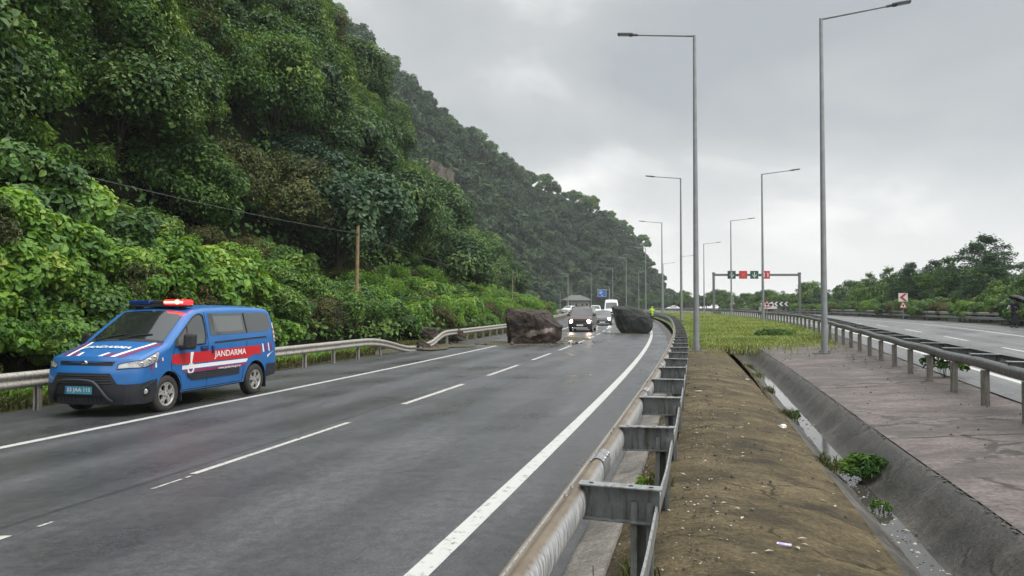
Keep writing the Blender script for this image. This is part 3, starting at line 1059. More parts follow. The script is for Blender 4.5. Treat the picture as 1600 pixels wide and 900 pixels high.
M_GREENP = simple("signal_green_panel", (0.010, 0.040, 0.032), rough=0.4)
M_GREEN2 = simple("signal_teal_panel", (0.008, 0.075, 0.050), rough=0.4)
M_REDP = simple("signal_red_panel", (0.48, 0.035, 0.045), rough=0.4)
M_SIGNGLOW = simple("signal_symbol", (0.7, 0.75, 0.72), rough=0.4)
M_SIGNW = simple("sign_white", (0.72, 0.71, 0.70), rough=0.4)
M_SIGNR = simple("sign_red", (0.55, 0.03, 0.04), rough=0.4)
M_SIGNB = simple("sign_blue", (0.012, 0.11, 0.42), rough=0.4)
M_STEEL = simple("gantry_steel", (0.16, 0.165, 0.165), rough=0.5, metal=0.2, noise=.2)


def build_gantry():
    d = 120.0
    x0, x1 = 32.75, 46.7
    zb = .45
    root = tag(empty("sign_gantry", ((x0 + x1) / 2, d, zb)), "grey steel portal gantry with lane signals across the open right road", "gantry")
    h = 7.35 - zb
    for x, nm in ((x0, "post"), (x1, "post")):
        mb = MB(); mb.box((x - (x0 + x1) / 2, 0, h / 2 - .1), (.34, .34, h + .2), bevel=.03)
        mb.box((x - (x0 + x1) / 2, 0, h + .12), (.42, .40, .24), bevel=.03)
        mb.build(nm, M_STEEL, root)
    mb = MB(); mb.box((0, 0, h - .17), (x1 - x0 - .345, .30, .36), bevel=.02); mb.build("crossbeam", M_STEEL, root)
    S = 1.28
    for i, (px, mat, sym, lab) in enumerate([(1143.5, M_GREENP, 'arrow', "dark green lane signal with a white down arrow"), (1161.5, M_REDP, 'cross', "red lane signal with a small orange cross"),
                                             (1179, M_GREEN2, 'arrow', "bright green lane signal with a white down arrow"), (1197, M_REDP, 'bars', "red lane signal with two white bars")]):
        x = (px - 800) / 1155 * (d - .3) - (x0 + x1) / 2
        f = MB(); f.box((x, -.26, h - .17), (S, .20, S), bevel=.02)
        p = f.build("lane_signal", mat, root); tag(p, lab)
        s = MB(); M = Matrix.Translation((x, -.362, h - .17))
        if sym == 'arrow':
            flat_shape(s, [(-.06, .42), (.06, .42), (.06, -.2), (-.06, -.2)], M)
            flat_shape(s, [(-.40, .05), (-.30, .05), (0, -.34), (.30, .05), (.40, .05), (0, -.50)], M, th=.012)
            s.build("arrow_symbol", M_SIGNGLOW, p)
        elif sym == 'cross':
            for sg in (-1, 1):
                flat_shape(s, [(-.3 * sg, -.26), (-.22 * sg, -.32), (.3 * sg, .26), (.22 * sg, .32)][::sg], M, th=.010 + .004 * sg)
            s.build("cross_symbol", simple("orange_symbol", (.75, .16, .05)), p)
        else:
            for sg in (-1, 1):
                flat_shape(s, [(sg * .2, -.34), (sg * .36, -.30), (sg * .40, 0), (sg * .36, .30), (sg * .2, .34), (sg * .26, 0)][::sg], M)
            s.build("bar_symbol", M_SIGNGLOW, p)
    for px in (1152.5, 1188):
        x = (px - 800) / 1155 * (d - .3) - (x0 + x1) / 2
        c = MB(); c.lathe([(0, .22), (.12, .2), (.15, .1), (.15, -.1), (.0, -.12)], 10, Matrix.Translation((x, -.25, h - .28)) @ Matrix.Rotation(R(90), 4, 'X'))
        c.build("beacon", M_BLACK, root)


def board_sign(name, label, cat, loc, facing, parts, post_h, post_r=.035, posts=(0,), group=None):
    """a flat sign on its post(s); facing = yaw of the sign's front (0 looks towards -Y)"""
    root = tag(empty(name, loc, facing), label, cat, group)
    for px in posts:
        mb = MB(); mb.tube([(px, .03, -.2), (px, .03, post_h)], post_r, 8); mb.build("post", M_POLE, root)
    for (nm, outline, M, mats, marks, th) in parts:
        mb = MB(); flat_shape(mb, outline, M, 0, th)
        b = mb.build(nm, mats[0], root)
        for (mn, poly, mat, lift) in marks:
            s = MB(); flat_shape(s, poly, M @ Matrix.Translation((0, -th - .001, 0)), 0, lift); s.build(mn, mat, b)
    return root


def rect(x0, x1, z0, z1): return [(x0, z0), (x1, z0), (x1, z1), (x0, z1)]


def tri_up(s, cz): return [(-s / 2, cz - s * .433), (s / 2, cz - s * .433), (0, cz + s * .433)]


def build_signs():
    build_gantry()
    I = Matrix.Identity(4)
    # warning triangle in front of the second right lamp
    d = 57.5; x = (1198 - 800) / 1155 * d
    zc = CAMZ + (480 - 474.5) / 1155 * d - zR(d)
    board_sign("warning_sign", "red and white triangular warning sign with dark symbol by the right rail", "road sign", (x, d, zR(d)), R(-14),
               [("sign_plate", tri_up(.66, zc), I, (M_SIGNR,), [("white_field", tri_up(.46, zc - .01), M_SIGNW, .004),
                                                               ("symbol", [(-.07, zc - .14), (.07, zc - .14), (.08, zc - .02), (0, zc + .09), (-.08, zc - .02)], M_BLACK, .008)], .012)], zc + .2)
    # long chevron board beyond
    d = 128.0; x = (1210.5 - 800) / 1155 * d
    zc = CAMZ + (480 - 474.8) / 1155 * d - zR(d)
    marks = []
    for k in range(4):
        cx = -1.28 + .84 * k
        marks.append(("chevron_mark", [(cx - .26, zc), (cx + .1, zc + .36), (cx + .44, zc + .36), (cx + .08, zc), (cx + .44, zc - .36), (cx + .1, zc - .36)], M_SIGNW, .01))
    board_sign("chevron_board", "long dark board with white chevrons pointing left behind the white pickup", "road sign", (x + .6, d, zR(d)), R(-8),
               [("sign_plate", rect(-1.7, 1.7, zc - .42, zc + .42), I, (M_BLACK,), marks, .02)], zc + .3, posts=(-1.2, 1.2))
    # square chevron and triangle on the far shoulder
    d = 70.0; x = (1411 - 800) / 1155 * d
    zg = zR(d)
    z1 = CAMZ + (480 - 464.5) / 1155 * d - zg; z2 = CAMZ + (480 - 476) / 1155 * d - zg
    s = .40
    board_sign("curve_sign", "square white sign with red left chevron above a small triangle, by the right bushes", "road sign", (x, d, zg), R(-16),
               [("chevron_plate", rect(-s, s, z1 - s, z1 + s), I, (M_SIGNW,), [("chevron_mark", [(-.30, z1), (.12, z1 + .36), (.36, z1 + .36), (-.02, z1), (.36, z1 - .36), (.12, z1 - .36)], M_SIGNR, .01)], .012),
                ("triangle_plate", tri_up(.74, z2 - .02), I, (M_SIGNR,), [("white_field", tri_up(.54, z2 - .03), M_SIGNW, .004), ("symbol", [(-.06, z2 - .18), (.06, z2 - .18), (.07, z2 + .02), (-.07, z2 + .02)], M_BLACK, .008)], .012)],
               z1 + .35)
    # blue direction sign on a cantilever over the blocked road
    d = 200.0; root = tag(empty("direction_sign", (26.4, d, .6)), "small blue direction sign with white lines on a cantilever arm over the far road", "road sign")
    zc = CAMZ + (480 - 458) / 1155 * d - .6
    xs = (940.5 - 800) / 1155 * d - 26.4
    mb = MB(); mb.tube([(0, 0, 0), (0, 0, zc + 1.2)], [.14, .11], 10); mb.build("post", M_POLE, root)
    mb = MB(); mb.tube([(0, 0, zc + .9), (xs - .6, 0, zc + .95)], .07, 8); mb.build("arm", M_POLE, root)
    mb = MB(); mb.box((xs, -.15, zc), (2.3, .06, 2.0), bevel=.01); p = mb.build("sign_plate", M_SIGNW, root)
    mb = MB(); mb.box((xs, -.19, zc), (2.16, .02, 1.86)); q = mb.build("blue_field", M_SIGNB, p)
    mb = MB()
    for (a, b, z) in ((-.7, .0, .55), (-.7, .2, .2), (-.7, -.1, -.12)):
        mb.box((xs + (a + b) / 2, -.204, zc + z), (b - a, .006, .14))
    mb.prism([(xs - .3, -.203, zc - .62), (xs + .3, -.203, zc - .62), (xs, -.203, zc - .36)], (0, -.006, 0))
    mb.build("lettering", M_SIGNW, p)


build_signs()


# ------------------------------------------------------------------ house at the tunnel mouth, utility poles and wire
def build_house():
    d = 262.0; cx = (903 - 800) / 1155 * d
    root = tag(empty("small_house", (cx, d, .3), R(8)), "small pale house with a grey hipped roof at the foot of the headland", "house")
    w, dp, h = 8.4, 7.0, 4.1
    M_HW = simple("house_plaster", (0.20, 0.20, 0.19), rough=.8, noise=.2, nscale=1.0)
    M_HR = simple("grey_roof", (0.12, 0.115, 0.11), rough=.7, noise=.3, nscale=2.0)
    mb = MB(); mb.box((0, dp / 2, h / 2 - .5), (w, dp, h + 1)); mb.build("wall", M_HW, root)
    e = .9
    mb = MB()
    B = [(-w / 2 - e, -e, h), (w / 2 + e, -e, h), (w / 2 + e, dp + e, h), (-w / 2 - e, dp + e, h)]
    T = [(-w / 2 + 2.4, dp / 2, h + 1.9), (w / 2 - 2.4, dp / 2, h + 1.9)]
    mb.add(B + T, [(0, 1, 5, 4), (2, 3, 4, 5), (1, 2, 5), (3, 0, 4), (3, 2, 1, 0)])
    mb.build("roof", M_HR, root)
    for x in (-2.8, -.6, 1.6, 3.2):
        f = MB(); f.box((x, -.02, 2.5), (1.1, .06, 1.3)); p = f.build("window", M_WHITE, root)
        g = MB(); g.box((x, -.055, 2.5), (.94, .012, 1.14)); g.build("pane", M_GLASS, p)
    f = MB(); f.box((-4.0 + .55, -.03, 1.1), (.9, .08, 2.2)); f.build("door", M_BUMP, root)


def build_poles():
    wood = simple("pale_pole_wood", (0.27, 0.19, 0.10), rough=.8, noise=.4, nscale=5.0)
    grey = simple("grey_pole_wood", (0.24, 0.20, 0.14), rough=.8, noise=.4, nscale=5.0)
    P = [(-7.36, 35.0, 1.4, 5.75, .085, wood, "light brown wooden utility pole among bushes on the bank above the guard rail"),
         (0.0, 75.0, .2, 5.5, .075, grey, "thin grey utility pole farther along, rising behind the brown boulder")]
    tops = []
    for (x, d, z0, z1, r, m, lab) in P:
        root = tag(empty("utility_pole", (x, d, z0)), lab, "utility pole", "utility poles on the bank")
        mb = MB(); mb.tube([(0, 0, -.6), (.02, 0, (z1 - z0) * .5), (.05, 0, z1 - z0)], [r * 1.2, r * 1.05, r * .9], 10); mb.build("shaft", m, root)
        i = MB(); i.lathe([(.0, .12), (.03, .11), (.045, .06), (.03, .03), (.015, 0)], 10, Matrix.Translation((.05, -.09, z1 - z0 - .42))); i.build("insulator", M_BUMP, root)
        tops.append(Vector((x + .05, d - .09, z1 - .32)))

    def span(a, b, sag, n=24):
        return [a.lerp(b, k / n) - Vector((0, 0, sag * 4 * (k / n) * (1 - k / n))) for k in range(n + 1)]
    a0 = Vector((-14.6, 17.0, 6.2))
    pts = span(a0, tops[0], .22) + span(tops[0], tops[1], .55)[1:] + span(tops[1], Vector((5.6, 112, 5.0)), .8)[1:]
    mb = MB(); mb.tube(pts, .008, 6)
    tag(mb.build("overhead_wire", M_GALVD), "thin dark overhead wire sagging between the two utility poles", "wire")


build_house()
build_poles()

# ------------------------------------------------------------------ hillsides
def zbank(d): return pl(d, [(0, 7.5), (12, 7.5), (16, 6.6), (20, 5.0), (23, 3.9), (30, 2.7), (36, 2.0), (60, 1.8), (100, 1.6), (120, 1.0), (140, .5)])


PROF = [  # d : list of (u, z) — u metres left of the toe
    (-15, [(0, .1), (1.2, 3.6), (3, 6.4), (8, 8.4), (10.5, 13), (14, 20), (20, 28), (28, 39), (40, 50), (60, 60)]),
    (14, [(0, .1), (1.2, 3.4), (3, 6.0), (8, 7.8), (10.5, 13), (14, 20), (20, 28), (28, 39), (40, 50), (60, 60)]),
    (23, [(0, .1), (1.4, 1.9), (3, 3.1), (8, 5.0), (10.5, 11), (14, 19), (20, 28), (28, 39), (40, 50), (60, 60)]),
    (36, [(0, .1), (1.5, .9), (3.4, 1.6), (7.5, 3.6), (10.5, 10), (14, 18), (20, 29), (28, 40), (40, 52), (60, 60)]),
    (60, [(0, .1), (1.5, .8), (3.6, 1.6), (7.5, 4.0), (10.5, 8), (14, 14), (19, 23), (25, 36), (38, 46), (60, 52)]),
    (75, [(0, .1), (1.5, .7), (3.6, 1.5), (7.5, 3.8), (10.5, 7.2), (13.5, 12), (17.5, 20), (23, 28), (34, 34), (60, 36)]),
    (90, [(0, .1), (1.5, .7), (3.6, 1.4), (7.5, 3.2), (10.5, 5.8), (13.5, 9.5), (16.5, 15), (20, 19), (30, 22), (60, 24)]),
    (100, [(0, .1), (1.5, .6), (3.6, 1.3), (7.5, 2.8), (10.5, 4.5), (13.5, 7), (16, 10), (19, 12), (30, 14), (60, 16)]),
    (115, [(0, .1), (1.5, .5), (3.6, 1.0), (7.5, 2.4), (10.5, 3.6), (13.5, 4.6), (16, 5.5), (19, 6.5), (30, 8), (60, 14)]),
    (135, [(0, .1), (1.5, .3), (3.6, .6), (7.5, 1.0), (10.5, 1.5), (13.5, 2.0), (16, 2.6), (19, 3.4), (30, 8), (60, 20)]),
    (175, [(0, .0), (1.5, .2), (3.6, .4), (7.5, .6), (10.5, .9), (13.5, 1.4), (16, 2.0), (19, 3.0), (30, 9), (60, 30)]),
    (240, [(0, .0), (1.5, .2), (3.6, .4), (7.5, .6), (10.5, .9), (13.5, 1.4), (16, 2.0), (19, 3.0), (30, 9), (60, 30)]),
]


def xtoe(d): return lampL(d) - 14.5 - 2.0 * sstep(115, 150, d)


def near_h(d, u):
    ks = [p[0] for p in PROF]
    i = max(0, min(len(ks) - 2, int(np.searchsorted(ks, d)) - 1))
    t = min(1, max(0, (d - ks[i]) / (ks[i + 1] - ks[i])))
    return lerp(pl(u, PROF[i][1]), pl(u, PROF[i + 1][1]), t)


def near_z(d, u):
    z = near_h(d, u)
    a = min(1.0, max(0, (u - 4) / 8.0))
    z += a * (7.0 * (fbm(d * .085 + 3.1, u * .05 + 1.7, 4) - .5) + 2.2 * (fbm(d * .33, u * .3, 3) - .5))
    z += .45 * min(1, u / 2) * (fbm(d * .5, u * .5 + 4, 3) - .5)
    return z


def near_p(d, u):
    """point of the near slope: ribs and gullies run up it"""
    a = min(1.0, max(0, (u - 5) / 6.0)) * (1 - .6 * sstep(90, 130, d))
    du = a * 3.4 * (fbm(d * .11 + 9, 2.2, 3) - .5)
    return Vector((xtoe(d) - u + du, d, near_z(d, u)))


def build_near_hill():
    ds = steps(-15, 240, 1.25)
    us = steps(0, 8, .5) + steps(8.6, 30, .8) + steps(32, 60, 4)
    mb = MB()
    mb.grid([[near_p(d, u) for u in us] for d in ds])
    tag(mb.build("hillside", M_SLOPE), kind='structure')


FAR = [  # toe, crest of the headland closing the view
    ((-14, 165, 3), (-70, 235, 98)), ((-10, 178, 3), (-57, 252, 96)), ((-5, 205, 2), (-46, 268, 86)), ((4, 242, 1), (-21, 300, 71)),
    ((12, 268, 1), (-5.5, 320, 61)), ((21, 290, 1), (9, 340, 58)), ((33, 305, 1), (31, 355, 52)), ((48, 322, 1), (50.6, 365, 43)),
    ((63, 337, 1), (65.5, 370, 31.5)), ((72, 350, 1), (70, 374, 17)), ((80, 362, .5), (77, 378, 2.5)), ((95, 380, .3), (97, 388, .8))]


def far_p(k, v):
    i = min(len(FAR) - 2, int(k)); t = k - i
    a = Vector(FAR[i][0]).lerp(Vector(FAR[i + 1][0]), t)
    b = Vector(FAR[i][1]).lerp(Vector(FAR[i + 1][1]), t)
    if v > 1:
        dr = (b - a); dr.z = 0
        return b + dr * (v - 1) * .8 + Vector((0, 0, -8 * (v - 1)))
    p = a.lerp(b, v)
    s = math.sin(math.pi * v)
    p.z += s * 13.0 * (fbm(k * 1.1 + 2, v * 2.2, 4) - .42)
    p.x += s * 10.0 * (fbm(k * 1.6 + 8, v * .8 + 3, 3) - .5)
    p.y -= s * 14.0 * (fbm(k * 1.9 + 1, v * 1.1 + 5, 3) - .5)
    return p


def build_far_hill():
    mb = MB()
    mb.grid([[far_p(k, v) for v in steps(0, 1.6, .05)] for k in steps(0, 11, .12)])
    tag(mb.build("headland", M_FARSOIL), kind='structure')


build_near_hill()
build_far_hill()

# ------------------------------------------------------------------ foliage meshes
G_DARK = [(0.0, (0.020, 0.050, 0.016)), (0.35, (0.039, 0.098, 0.024)), (0.7, (0.085, 0.166, 0.037)), (1.0, (0.161, 0.232, 0.056))]
G_MID = [(0.0, (0.028, 0.072, 0.016)), (0.35, (0.063, 0.147, 0.026)), (0.7, (0.125, 0.236, 0.041)), (1.0, (0.236, 0.307, 0.070))]
G_BRIGHT = [(0.0, (0.055, 0.131, 0.020)), (0.35, (0.117, 0.248, 0.037)), (0.7, (0.207, 0.372, 0.055)), (1.0, (0.358, 0.461, 0.097))]
G_BLUE = [(0.0, (0.018, 0.050, 0.024)), (0.35, (0.041, 0.093, 0.043)), (0.7, (0.078, 0.150, 0.066)), (1.0, (0.135, 0.207, 0.093))]
G_BROWN = [(0.0, (0.030, 0.040, 0.011)), (0.35, (0.062, 0.076, 0.018)), (0.7, (0.115, 0.118, 0.030)), (1.0, (0.170, 0.145, 0.050))]
L_DARK = leaf_mat("dark_leaves", G_DARK)
L_MID = leaf_mat("green_leaves", G_MID)
L_BRIGHT = leaf_mat("bright_leaves", G_BRIGHT, trans=.35)
L_BLUE = leaf_mat("bluish_leaves", G_BLUE, vary=.45)
L_BROWN = leaf_mat("browning_leaves", G_BROWN)
L_FAR = leaf_mat("headland_leaves", [(0.0, (0.014, 0.036, 0.016)), (0.35, (0.030, 0.068, 0.026)), (0.7, (0.062, 0.118, 0.036)), (1.0, (0.115, 0.165, 0.050))])
L_OLIVE = leaf_mat("olive_leaves", [(0.0, (0.025, 0.039, 0.011)), (0.35, (0.053, 0.078, 0.018)), (0.7, (0.103, 0.127, 0.030)), (1.0, (0.172, 0.161, 0.052))])
L_GRASS = leaf_mat("grass_blades", [(0.0, (0.120, 0.170, 0.038)), (0.4, (0.215, 0.280, 0.065)), (0.75, (0.300, 0.350, 0.100)), (1.0, (0.40, 0.37, 0.17))], trans=.3)
M_BARK = simple("bark", (0.045, 0.037, 0.028), rough=.9, noise=.4, nscale=6.0)


def unit(rng, n):
    v = rng.normal(size=(n, 3)); return v / np.linalg.norm(v, axis=1, keepdims=True)


def norm(v): return v / np.maximum(1e-9, np.linalg.norm(v, axis=1, keepdims=True))


def leaves(rng, P, Nn, L, wid=.55, droop=.6, tint=None, cup=.09):
    """folded leaves: two quads each"""
    n = len(P)
    t = rng.normal(size=(n, 3)); t[:, 2] -= droop
    t = norm(t - (t * Nn).sum(1, keepdims=True) * Nn)
    b = np.cross(Nn, t)
    L = L[:, None]; w = wid * L * .5
    V = np.stack([P - t * L * .5, P + t * L * .5 - Nn * L * .10,
                  P - t * L * .18 + b * w + Nn * L * cup, P + t * L * .18 + b * w * .82 + Nn * L * cup * .6,
                  P - t * L * .18 - b * w + Nn * L * cup, P + t * L * .18 - b * w * .82 + Nn * L * cup * .6], 1)
    base = (np.arange(n) * 6)[:, None]
    Q = np.concatenate([base + np.array([[0, 4, 5, 1]]), base + np.array([[0, 1, 3, 2]])], 0)
    T = np.repeat(tint, 6) if tint is not None else None
    return V.reshape(-1, 3), Q, T


def crown_data(seed, R3, nclump, nleaf, size, wid=.55, low=-.45, rc=.42, shell=(.55, .9), droop=.6, flat=.75, tvar=.35, lvar=.3, inner=0):
    rng = np.random.default_rng(seed)
    R3 = np.array(R3, float)
    D = unit(rng, nclump * 3); D = D[D[:, 2] > low][:nclump]
    n = len(D)
    C = D * R3 * rng.uniform(shell[0], shell[1], (n, 1))
    rad = rc * R3.mean() * rng.uniform(.65, 1.2, n)
    ct = rng.uniform(-tvar, tvar, n) + .42
    idx = np.repeat(np.arange(n), nleaf)
    m = len(idx)
    d2 = norm(unit(rng, m) + .55 * D[idx] + np.array([0, 0, .15]))
    rr = rad[idx] * rng.uniform(.45, 1.08, m)
    P = C[idx] + d2 * rr[:, None] * np.array([1, 1, flat])
    Nn = norm(d2 * .75 + np.array([0, 0, .55]) + .55 * unit(rng, m))
    tint = np.clip(ct[idx] + rng.uniform(-lvar, lvar, m), 0, 1)
    L = size * rng.uniform(.55, 1.3, m) * rng.uniform(.65, 1.35, n)[idx]
    return leaves(rng, P, Nn, L, wid, droop, tint) + (C,)


def spray_data(seed, H, Rr, nbranch, nleaf, size, wid=.3):
    """layered feathery crown: drooping branch fans around a leader, gaps between them"""
    rng = np.random.default_rng(seed)
    P, Nn, T = [], [], []
    tips = []
    for k in range(nbranch):
        f = (k + .5) / nbranch
        z = H * (.12 + .86 * f) + rng.normal() * .15
        a = k * 2.399 + rng.normal() * .35
        r = Rr * (1 - f ** 1.7) * rng.uniform(.65, 1.15) + .25
        n = int(nleaf * (r / Rr + .25))
        s = rng.uniform(.12, 1.0, n) ** .8
        up = .38 * r * s - .30 * r * s ** 2.4
        base = np.stack([np.cos(a) * r * s, np.sin(a) * r * s, z + up], 1)
        side = np.array([-np.sin(a), np.cos(a), 0])
        spread = (.10 + .26 * r * np.sin(np.clip(s, .05, 1) * 2.6))
        base += side * (rng.normal(size=n) * spread)[:, None] * .8
        base[:, 2] += rng.normal(size=n) * .16 - .05
        P.append(base); Nn.append(norm(np.array([0, 0, 1.0]) + .6 * unit(rng, n)))
        T.append(np.clip(.35 + rng.uniform(-.18, .22) + rng.uniform(-.3, .3, n), 0, 1))
        tips.append((np.cos(a) * r * .9, np.sin(a) * r * .9, z + .10 * r, z - .1))
    P = np.concatenate(P); Nn = np.concatenate(Nn); T = np.concatenate(T)
    V, Q, TT = leaves(rng, P, Nn, size * rng.uniform(.6, 1.3, len(P)), wid, .4, T)
    return V, Q, TT, tips


def trunk_mesh(seed, h, r, C=None, nlimb=7, lift=0.0):
    rng = np.random.default_rng(seed + 99)
    mb = MB()
    k1 = rng.normal(size=2) * .12 * h * .3
    top = Vector((k1[0], k1[1], h))
    mb.tube([(0, 0, -1.2), (k1[0] * .4, k1[1] * .4, h * .5), top, top + Vector((k1[0] * .3, 0, h * .45))], [r * 1.25, r, r * .7, r * .25], 9)
    if C is not None:
        for c in C[rng.permutation(len(C))[:nlimb]]:
            s = top * rng.uniform(.55, 1.0)
            e = Vector((c[0], c[1], c[2] + lift)); mid = s.lerp(e, .5) + Vector((0, 0, .08 * h))
            mb.tube([s, mid, e], [r * .45, r * .28, r * .1], 6)
    return mb.mesh("trunk", M_BARK)


def make_tree(kind):
    """kind -> (name, list of (crown mesh, trunk mesh))"""
    out = []
    for (seed, R3, nc, nl, size, wid, h, r, mat, kw) in kind:
        V, Q, T, C = crown_data(seed, R3, nc, nl, size, wid, **kw)
        lift = h + R3[2] * .55
        V = V.copy(); V[:, 2] += lift
        out.append((np_mesh("crown", V, Q, mat, T), trunk_mesh(seed, h, r, C, lift=lift)))
    return out


def place_tree(name, meshes, loc, rz, sc, label, cat, group, tilt=(0, 0)):
    root = empty(name, loc, rz)
    root.rotation_euler = (tilt[0], tilt[1], rz)
    root.scale = (sc, sc, sc)
    tag(root, label, cat, group)
    np_obj("crown", meshes[0], root)
    if meshes[1] is not None: np_obj("trunk", meshes[1], root)
    return root


T_LEAFY = make_tree([   # big glossy-leaved trees (near slope)
    (11, (3.0, 3.0, 2.6), 56, 330, .25, .60, 1.7, .16, L_DARK, {}),
    (12, (2.6, 3.2, 3.0), 56, 330, .23, .60, 1.9, .15, L_DARK, {}),
    (13, (3.3, 2.8, 2.4), 56, 330, .24, .55, 1.5, .17, L_MID, {}),
    (14, (2.5, 2.5, 3.3), 54, 330, .21, .50, 2.0, .14, L_MID, {}),
    (15, (2.9, 3.2, 2.5), 54, 330, .23, .58, 1.6, .16, L_BLUE, {}),
    (16, (2.4, 2.6, 2.2), 46, 320, .20, .5, 1.4, .12, L_OLIVE, {}),
])
T_BUSH = make_tree([
    (31, (1.25, 1.25, .95), 30, 330, .15, .75, .3, .05, L_BRIGHT, dict(low=-.15, droop=1.2)),
    (32, (1.35, 1.15, .85), 30, 330, .17, .80, .3, .05, L_BRIGHT, dict(low=-.15, droop=1.2)),
    (33, (1.1, 1.2, 1.0), 28, 260, .125, .5, .3, .05, L_BRIGHT, dict(low=-.2)),
    (34, (1.2, 1.1, .95), 28, 260, .12, .45, .3, .05, L_MID, dict(low=-.2)),
    (35, (1.1, 1.0, .8), 26, 220, .11, .4, .3, .05, L_BROWN, dict(low=-.2, tvar=.4)),
    (36, (1.3, 1.2, .9), 28, 300, .17, .7, .3, .05, L_MID, dict(low=-.15, droop=1.0)),
])
T_FAR = make_tree([
    (51, (4.6, 4.6, 4.0), 34, 120, .85, .75, 2.4, .22, L_FAR, dict(low=-.3)),
    (52, (4.0, 4.8, 4.4), 34, 120, .80, .75, 2.6, .22, L_DARK, dict(low=-.3)),
    (53, (5.0, 4.4, 3.6), 36, 120, .80, .75, 2.0, .25, L_BLUE, dict(low=-.3)),
    (54, (3.6, 3.8, 4.8), 34, 120, .75, .7, 3.0, .20, L_MID, dict(low=-.3)),
])
T_ROAD = make_tree([   # small trees beyond the open road
    (71, (2.4, 2.4, 2.0), 34, 150, .30, .42, 1.6, .11, L_MID, dict(low=-.35, shell=(.5, 1.0), rc=.34)),
    (72, (2.2, 2.6, 2.3), 34, 150, .30, .42, 1.7, .11, L_MID, dict(low=-.35, shell=(.5, 1.0), rc=.34)),
    (73, (2.7, 2.3, 1.9), 36, 150, .28, .40, 1.4, .12, L_BLUE, dict(low=-.35, shell=(.5, 1.0), rc=.34)),
])


def spray_tree(seed, H, Rr, nb, nl, size, mat):
    V, Q, T, tips = spray_data(seed, H, Rr, nb, nl, size)
    mb = MB()
    mb.tube([(0, 0, -.6), (.05, 0, H * .5), (0, .05, H * .97)], [.13, .085, .02], 9)
    for (x, y, z, zb) in tips:
        mb.tube([(0, 0, max(.2, zb - .2)), (x * .5, y * .5, z + .05 * H * .3), (x, y, z)], [.04, .026, .008], 5)
    return (np_mesh("crown", V, Q, mat, T), mb.mesh("trunk", M_BARK))


T_SPRAY = [spray_tree(81, 8.2, 5.6, 46, 300, .30, L_BLUE), spray_tree(82, 6.0, 3.4, 36, 230, .27, L_BLUE), spray_tree(83, 5.6, 3.0, 34, 220, .26, L_MID)]


def plant_near_hill():
    rng = random.Random(21)
    # labels by what one sees; trees of one look share a group
    looks = {0: ("dark glossy-leaved tree clinging to the steep near slope", "dark trees on the near slope"),
             1: ("dark glossy-leaved tree clinging to the steep near slope", "dark trees on the near slope"),
             2: ("broad mid-green leafy tree on the steep near slope", "mid-green broad trees on the near slope"),
             3: ("slender mid-green tree with fine leaves on the near slope", "slender trees on the near slope"),
             4: ("bluish-green leafy tree on the near slope", "bluish trees on the near slope"),
             5: ("yellowish-brown leaved small tree among the greener ones on the near slope", "browning trees on the near slope")}
    pts = []
    d = 6.0
    cand = []
    for _ in range(6000):
        d = rng.uniform(4, 112); u = rng.uniform(8.0, 34)
        p = near_p(d, u)
        if p.z < 2 or (p.z - CAMZ) / max(1, d) > .52: continue
        px = 800 + p.x / d * 1155
        if px < -220: continue
        cand.append((d, u, p))
    chosen = []
    for (d, u, p) in cand:
        sp = 2.7 + .016 * d
        if all((p - q[2]).length > sp for q in chosen):
            # leave the bare rock face free
            if 96 < d < 106 and 12.5 < u < 17: continue
            chosen.append((d, u, p))
    chosen.sort(key=lambda c: c[0])
    chosen = chosen[:135]
    for (d, u, p) in chosen:
        r = rng.random()
        warm = fbm(d * .06 + 4, u * .09 + 2, 3)
        k = 5 if (warm > .60 and r < .22) else (4 if r < .22 else 3 if r < .42 else 2 if r < .60 else 0 if r < .8 else 1)
        sc = rng.uniform(.72, 1.12) * (1 + .0016 * d)
        lab, g = looks[k]
        place_tree("broadleaf_tree", T_LEAFY[k], p - Vector((0, 0, .9)), rng.uniform(0, 6.28), sc, lab, "tree", g, tilt=(rng.uniform(-.1, .1), rng.uniform(.02, .35)))
    # two trees that stand out
    p = near_p(44, 6.5)
    place_tree("broadleaf_tree", T_LEAFY[4], p - Vector((0, 0, .3)), 2.0, 1.35, "large bluish dark-leaved tree just right of the wooden utility pole", "tree", None)
    p = near_p(66, 5.5)
    place_tree("broadleaf_tree", T_LEAFY[0], p - Vector((0, 0, .6)), 1.0, 1.2, "round dark tree standing at the slope foot above the left rail gap", "tree", None)
    return len(chosen)


